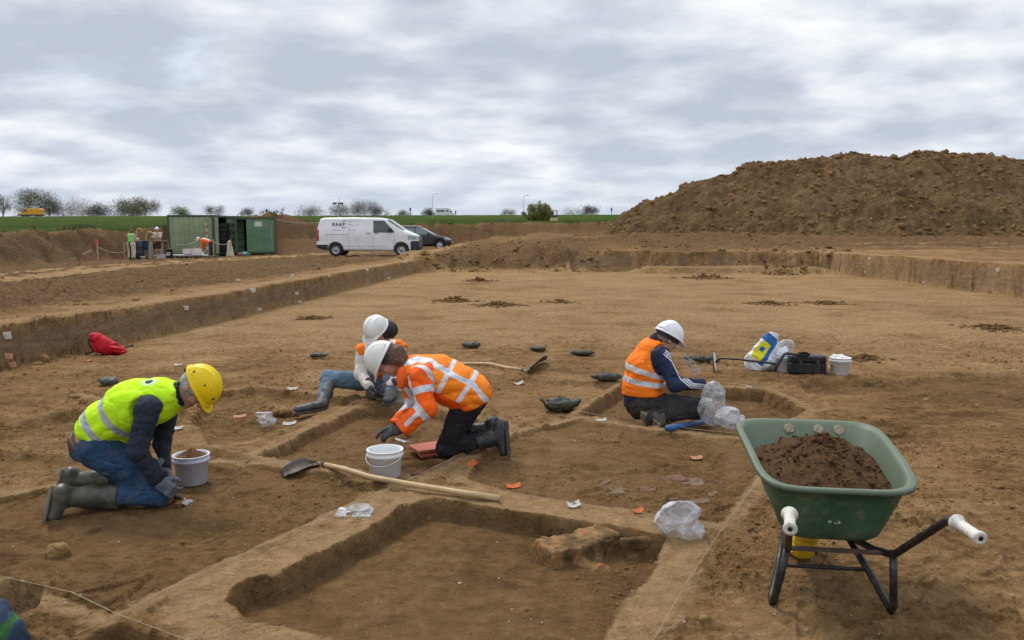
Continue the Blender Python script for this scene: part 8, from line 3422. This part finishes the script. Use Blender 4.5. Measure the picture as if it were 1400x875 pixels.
def strings():
    tw = M('twine', (0.34, 0.265, 0.16), 0.85, 0.2, 30)
    lines = [([(-30, 783), (0, 793), (99, 821), (162, 846), (242, 876), (320, 908)], 'string running from the left edge across the lower left corner'),
             ([(103, 874), (162, 846), (240, 806), (350, 755), (468, 701), (560, 659), (640, 619), (665, 606)], 'long string from the lower left up past the white bucket to the kneeling woman'),
             ([(690, 676), (786, 692), (850, 701), (904, 709), (991, 722)], 'string along the far baulk of the front trench ending behind the plastic bag'),
             ([(880, 905), (940, 803), (991, 722), (1040, 655), (1062, 622)], 'string from the bottom edge up to the wheelbarrow tray'),
             ([(791, 565), (831, 573), (871, 581), (940, 589), (1026, 598)], 'string along the near edge of the trench of the man in navy'),
             ([(992, 532), (1047, 532), (1075, 543), (1103, 560)], 'string round the far right corner of the trench of the man in navy'),
             ([(290, 619), (345, 628), (392, 640)], 'short string between the grey white bucket and the front shovel'),
             ([(395, 604), (440, 578), (487, 552), (545, 548)], 'string over the baulk beside the boot of the seated person')]
    for pts, lab in lines:
        P3 = [PG(u, v) + np.array([0, 0, 0.020]) for u, v in pts]
        z = [p[2] for p in P3]
        for k in range(len(P3)):
            P3[k][2] = max(P3[k][2], 0.018)
        out = []
        for a, b in zip(P3[:-1], P3[1:]):
            for t in np.linspace(0, 1, 5)[:-1]:
                out.append(a + (b - a) * t)
        out.append(P3[-1])
        bm = bmesh.new()
        add_tube(bm, out, [0.0011 + 0.00020 * p[1] for p in out], 6)
        top(bm_obj('string', bm, tw, smooth=True), lab, 'string', 'strings of the excavation grid')
    # nail with string end at the back of the trench
    p = PG(1029, 530)
    root = thing('grid_peg', 'thin pale peg standing on the far edge of the trench of the man in navy', 'peg', p)
    bm = bmesh.new()
    add_tube(bm, [(0, 0, -0.03), (0.003, 0, 0.10)], [0.006, 0.005], 8)
    bm_obj('shaft', bm, M('twine', (0.62, 0.54, 0.40)), root)
    bm = bmesh.new()
    add_box(bm, (-0.04, 0.0, 0.012), (0.07, 0.025, 0.004), Matrix.Rotation(0.2, 3, 'Y'))
    bm_obj('paper_tag', bm, M('tag_white', (0.74, 0.72, 0.66), 0.8), root)


def tags():
    org = M('tag_orange', (0.80, 0.21, 0.05), 0.7, 0.1, 12)
    pale = M('tag_peach', (0.70, 0.36, 0.20), 0.75, 0.12, 12)
    wht = M('tag_white', (0.74, 0.72, 0.66), 0.8, 0.06, 12)
    nail = M('nail_steel', (0.10, 0.10, 0.10), 0.5, metal=0.6)

    def tg(u, v, w, hgt, mat, lab, bend=0.3, rot=0.0, nailed=False):
        p = PG(u, v)
        s = F_PX / p[1]
        W, D = w / s, max(hgt / s * 2.2, w / s * 0.6)
        root = thing('find_tag', lab, 'tag', p, rot, 'paper tags on the earth')
        bm = bmesh.new()
        nu, nv = 7, 4
        g = [[bm.verts.new((W * (i / (nu - 1) - 0.5), D * (j / (nv - 1) - 0.5), 0.008 + W * bend * abs(i / (nu - 1) - 0.4) ** 1.6 + 0.15 * D * (j / (nv - 1)))) for j in range(nv)] for i in range(nu)]
        for i in range(nu - 1):
            for j in range(nv - 1):
                bm.faces.new((g[i][j], g[i + 1][j], g[i + 1][j + 1], g[i][j + 1]))
        bmesh.ops.solidify(bm, geom=bm.faces[:], thickness=0.0012)
        bm_obj('paper', bm, mat, root)
        bm = bmesh.new()
        add_tube(bm, [(0, 0, -0.01), (0.004, 0.0, 0.035 if nailed else 0.018)], 0.003, 6)
        bm_obj('nail', bm, nail, root)
    for a in ((702, 667, 20, 4, org, 'bright orange paper tag right of the end of the long shovel handle', 0.35, 0.1),
              (650, 637, 18, 7, org, 'curled orange paper tag below the boots of the woman in orange', 0.9, -0.5),
              (872, 701, 15, 5, org, 'orange paper tag at the string left of the plastic bag', 0.5, 0.2),
              (952, 628, 16, 4, pale, 'faded peach tag halfway between the trench of the man in navy and the wheelbarrow', 0.3, 0.0),
              (328, 571, 17, 3, pale, 'faded orange strip on the earth right of the yellow helmet', 0.2, 0.3),
              (472, 530, 14, 3, pale, 'peach tag beside the stretched leg of the seated person', 0.3, 0.0),
              (123, 494, 6, 3.5, org, 'tiny orange tag on the earth in front of the red bag', 0.4, 0.0),
              (784, 693, 18, 7, wht, 'white paper tag with a nail where the string crosses the far baulk', 0.5, 0.1, True),
              (822, 576, 14, 3, wht, 'white tag on the near edge of the trench of the man in navy', 0.3, 0.0),
              (709, 526, 13, 4, wht, 'white tag below the blade of the rear shovel', 0.6, 0.2),
              (400, 533, 15, 3, wht, 'white tag left of the knee of the seated person', 0.3, 0.0),
              (396, 581, 18, 3, wht, 'white tag on the baulk below the boot of the seated person', 0.3, 0.15),
              (244, 500, 11, 3, wht, 'white tag left of the grey sandbag behind the helmet', 0.3, 0.0),
              (244, 587, 12, 5, wht, 'white tag on the earth under the chest of the kneeling man', 0.3, 0.1)):
        tg(*a)

    # tags pinned on the sections
    def pinned(u, v, w, mat, lab, side):
        best = None
        for y in np.linspace(6, 40, 1400):
            x = float(wall_left(y)) if side < 0 else float(wall_right(y))
            uu = 700 + F_PX * x / (y * math.cos(PITCH) + (CAM_H - 0.3) * math.sin(PITCH))
            if best is None or abs(uu - u) < best[0]:
                best = (abs(uu - u), x, y)
        x, y = best[1], best[2]
        p = J(u, v, y)
        s = F_PX / y
        r = w / s * 1.25
        x2 = np.linspace(p[0] + 1.0 * -side, p[0] + side * 1.5, 200)
        zt = np.array([H(q, y) for q in x2])
        k = np.argmax(zt > p[2])
        px = x2[k] if zt[k] > p[2] else p[0]
        root = thing('section_tag', lab, 'tag', (px - side * 0.03, y, p[2] - r / 2), RNG.uniform(-0.3, 0.3) - 0.5 * side, 'paper tags pinned on the sections')
        bm = bmesh.new()
        a = RNG.uniform(-0.4, 0.4)
        add_box(bm, (0, 0, r / 2), (r, 0.006, r * 0.8), Matrix.Rotation(a, 3, 'Y') @ Matrix.Rotation(0.2, 3, 'X'))
        bm_obj('paper', bm, mat, root)
        bm = bmesh.new()
        add_tube(bm, [(0, -0.02, r / 2), (0, 0.06, r / 2)], 0.005, 6)
        bm_obj('nail', bm, nail, root)
    L = [(14, 459, 10, wht, 'upper pale tag at the left end of the left section'), (13, 487, 8, pale, 'peach tag below the upper one at the left end of the section'), (14, 499, 8, pale, 'lowest peach tag at the left end of the left section'),
         (254, 421, 6, wht, 'lone white tag high on the section above the yellow helmet'), (258, 449, 4, wht, 'faint tag low on the section above the yellow helmet'), (349, 397, 6, wht, 'white tag on the section left of a vertical row of tags'), (353, 423, 4, wht, 'small tag at the foot of the section left of the vertical row'),
         (403, 384, 5, wht, 'topmost tag of the vertical row in the middle of the left section'), (405, 401, 4, wht, 'middle tag of the vertical row in the left section'), (406, 413, 4, wht, 'lowest tag of the vertical row in the left section'), (398, 377, 4, wht, 'small tag on the rim above the vertical row'),
         (453, 377, 4, wht, 'tag high on the section below the left wheel of the van'), (460, 402, 4, wht, 'tag low on the section below the left wheel of the van'), (502, 369, 4, wht, 'tag high on the section below the middle of the van'), (530, 380, 3, wht, 'small tag near the far end of the left section'), (553, 357, 4, wht, 'last tag at the far end of the left section')]
    for u, v, w, m, lab in L:
        pinned(u, v, w, m, lab, -1)
    R = [(1183, 354, 4, wht, 'tag at the far end of the right section, upper of two'), (1180, 372, 3, wht, 'tag at the far end of the right section, lower of two'), (1268, 357, 4, pale, 'peach tag high in the middle of the right section'), (1265, 386, 4, wht, 'small tag low in the middle of the right section'), (1277, 393, 4, wht, 'lowest tag in the middle of the right section'), (1360, 369, 5, wht, 'larger pale tag high at the right end of the right section'), (1354, 397, 5, pale, 'peach tag low at the right end of the right section')]
    for u, v, w, m, lab in R:
        pinned(u, v, w, m, lab, 1)


def rubble():
    s = N('fired_brick')
    p = s.pos()
    n = s.noise(p, 9, 8, 0.65)
    c = s.ramp(n, [(0.36, (0.10, 0.058, 0.024)), (0.48, (0.20, 0.120, 0.052)), (0.56, (0.31, 0.185, 0.085)), (0.62, (0.42, 0.135, 0.045)), (0.72, (0.36, 0.24, 0.13))])
    bm_ = s.done(c, 0.95, s.bump(s.noise(p, 45, 7, 0.7), 0.8, 0.02), 0, 0.2)
    base = G(790, 770, -0.125)
    a, b = G(742, 768, -0.11), G(842, 745, -0.10)
    c1 = (a + b) / 2
    ln = unit(np.array([b[0] - a[0], b[1] - a[1], 0]))
    R = axes(ln, (0, 0, 1))

    def f(P):
        d = sd_box(P, c1 + np.array([-0.03, 0.02, 0.005]), (0.20, 0.105, 0.068), R, 0.018)
        d = smin(d, sd_box(P, c1 + np.array([0.11, 0.10, 0.035]), (0.10, 0.09, 0.06), R, 0.03), 0.03)
        d = smin(d, sd_ell(P, c1 + np.array([0.0, -0.07, -0.06]), (0.2, 0.09, 0.05)), 0.04)
        return d + 0.014 * fbm3(P * 9, 4, 4) + 0.007 * noise3(P * 42, 9)
    lumpy('brick_foundation', 'block of reddish brick and mortar rubble standing in the front trench', 'brick rubble', f, c1 - 0.42, c1 + 0.42, 0.008, bm_)
    e0, e1 = G(850, 742, -0.05), G(903, 743, -0.05)
    lumpy('brick_band', 'band of burnt orange brick exposed in the far right wall of the front trench', 'brick rubble', lambda P: sd_box(P, (e0 + e1) / 2, (0.12, 0.022, 0.032), None, 0.018) + 0.018 * fbm3(P * 11, 4, 7), e0 - 0.2, e1 + 0.2, 0.007, bm_)
    tile = M('tile_red', (0.135, 0.062, 0.035), 0.9, 0.35, 14, 0.4, 60, 0.5)
    buff = M('tile_buff', (0.150, 0.095, 0.052), 0.9, 0.3, 14, 0.4, 60, 0.4)
    for (u, v, l, w, h, a, m, lab) in ((826, 662, 0.15, 0.035, 0.035, 0.9, buff, 'broken round tile end sticking up between the white tag and the faded tag'),
                                       (876, 668, 0.20, 0.07, 0.03, -0.45, tile, 'long curved red tile fragment in the middle of the rubble patch'), (921, 655, 0.16, 0.13, 0.03, 0.2, tile, 'broad reddish slab at the back of the rubble patch'),
                                       (946, 660, 0.15, 0.11, 0.03, -0.2, buff, 'greyish flat slab right of the broad reddish slab'), (956, 687, 0.13, 0.05, 0.03, 0.1, buff, 'pale tile piece near the plastic bag at the front of the rubble'),
                                       (975, 677, 0.08, 0.06, 0.04, 0.3, buff, 'small pale stone at the right end of the rubble patch'), (845, 672, 0.14, 0.09, 0.025, 0.1, buff, 'flat buff fragment left of the long curved tile'),
                                       (925, 682, 0.11, 0.06, 0.025, 0.4, tile, 'small red tile chip in front of the rubble patch'), (985, 660, 0.06, 0.05, 0.03, 0.0, tile, 'little red chip at the right edge of the rubble patch')):
        c = PG(u, v)
        R = axes((math.cos(a), math.sin(a), 0.06), (0.05, -0.1, 1))
        lumpy('tile_fragment', lab, 'tile fragment', lambda P: sd_box(P, c + np.array([0, 0, -0.006]), (l / 2, w / 2, h / 2), R, 0.008) + 0.010 * noise3(P * 25, int(u)), c - 0.16, c + 0.16, 0.006, m, 'fragments of the rubble patch')
    # stones and clods
    st = mat_soil('stone_earth', (0.150, 0.088, 0.034), (0.340, 0.205, 0.088), 14, 0.6)
    for (u, v, w, h, lab, grp) in ((130, 547, 42, 12, 'large pale lump of earth between the grey sandbag and the kneeling man', None), (104, 541, 22, 7, 'smaller pale lump of earth left of the large lump by the grey sandbag', None),
                                   (380, 562, 40, 16, 'biggest pale clod under the boot tip of the seated person', None), (402, 566, 14, 8, 'small clod touching the boot tip of the seated person', None), (366, 554, 16, 8, 'rounded clod above the small greyish plastic bag', None),
                                   (76, 752, 30, 24, 'pointed clod of earth at the lower left with a dark crack beside it', None), (57, 484, 18, 17, 'pale clod at the foot of the left section near the pinned tags', None),
                                   (963, 845, 14, 11, 'round pale stone between the front trench and the wheelbarrow', None), (838, 562, 7, 4, 'little round stone in the trench left of the man in navy', None),
                                   (1337, 553, 9, 5, 'pale stone in the dark hollow at the right', None), (1268, 546, 9, 3, 'flat pale stone at the edge of the dark hollow', None), (47, 497, 16, 4, 'small flat clod in front of the left section', None),
                                   (1225, 835, 12, 6, 'small stone in front of the right leg of the wheelbarrow', None)):
        c = PG(u, v + h * 0.4)
        s_ = F_PX / c[1]
        W, Hh = w / s_ / 2, h / s_ * 0.6
        sd_ = int(u)
        cc = c + np.array([0, W * 0.4, Hh * 0.25])
        lumpy('clod', lab, 'clod', lambda P: sd_ell(P, cc, (W, W * 0.75, Hh)) + W * 0.42 * fbm3(P * (1.3 / W), 4, sd_), cc - np.array([W * 1.6, W * 1.4, Hh * 2]), cc + np.array([W * 1.6, W * 1.4, Hh * 2]), max(0.006, W * 0.06), st, grp)
FAST_TEST = False
import time as _t
_t0 = _t.time()
def lap(s):
    print('LAP', s, round(_t.time() - _t0, 1))
settings()
build_sky()
build_camera()
build_ground()
lap('ground')
build_heap()
scatter_crumbs()
lap('heap')
if not FAST_TEST:
    clod_piles()
    vegetation()
    lap('veg')
    white_van()
    black_car()
    far_vehicles()
    lap('cars')
    sieving_place(*containers())
    lap('sieve')
man_yellow()
lap('man1')
woman_orange()
man_navy()
woman_seated()
lap('people')
wheelbarrow()
spades()
sandbags()
plastic_bags()
kit()
strings()
tags()
rubble()
lap('objects')
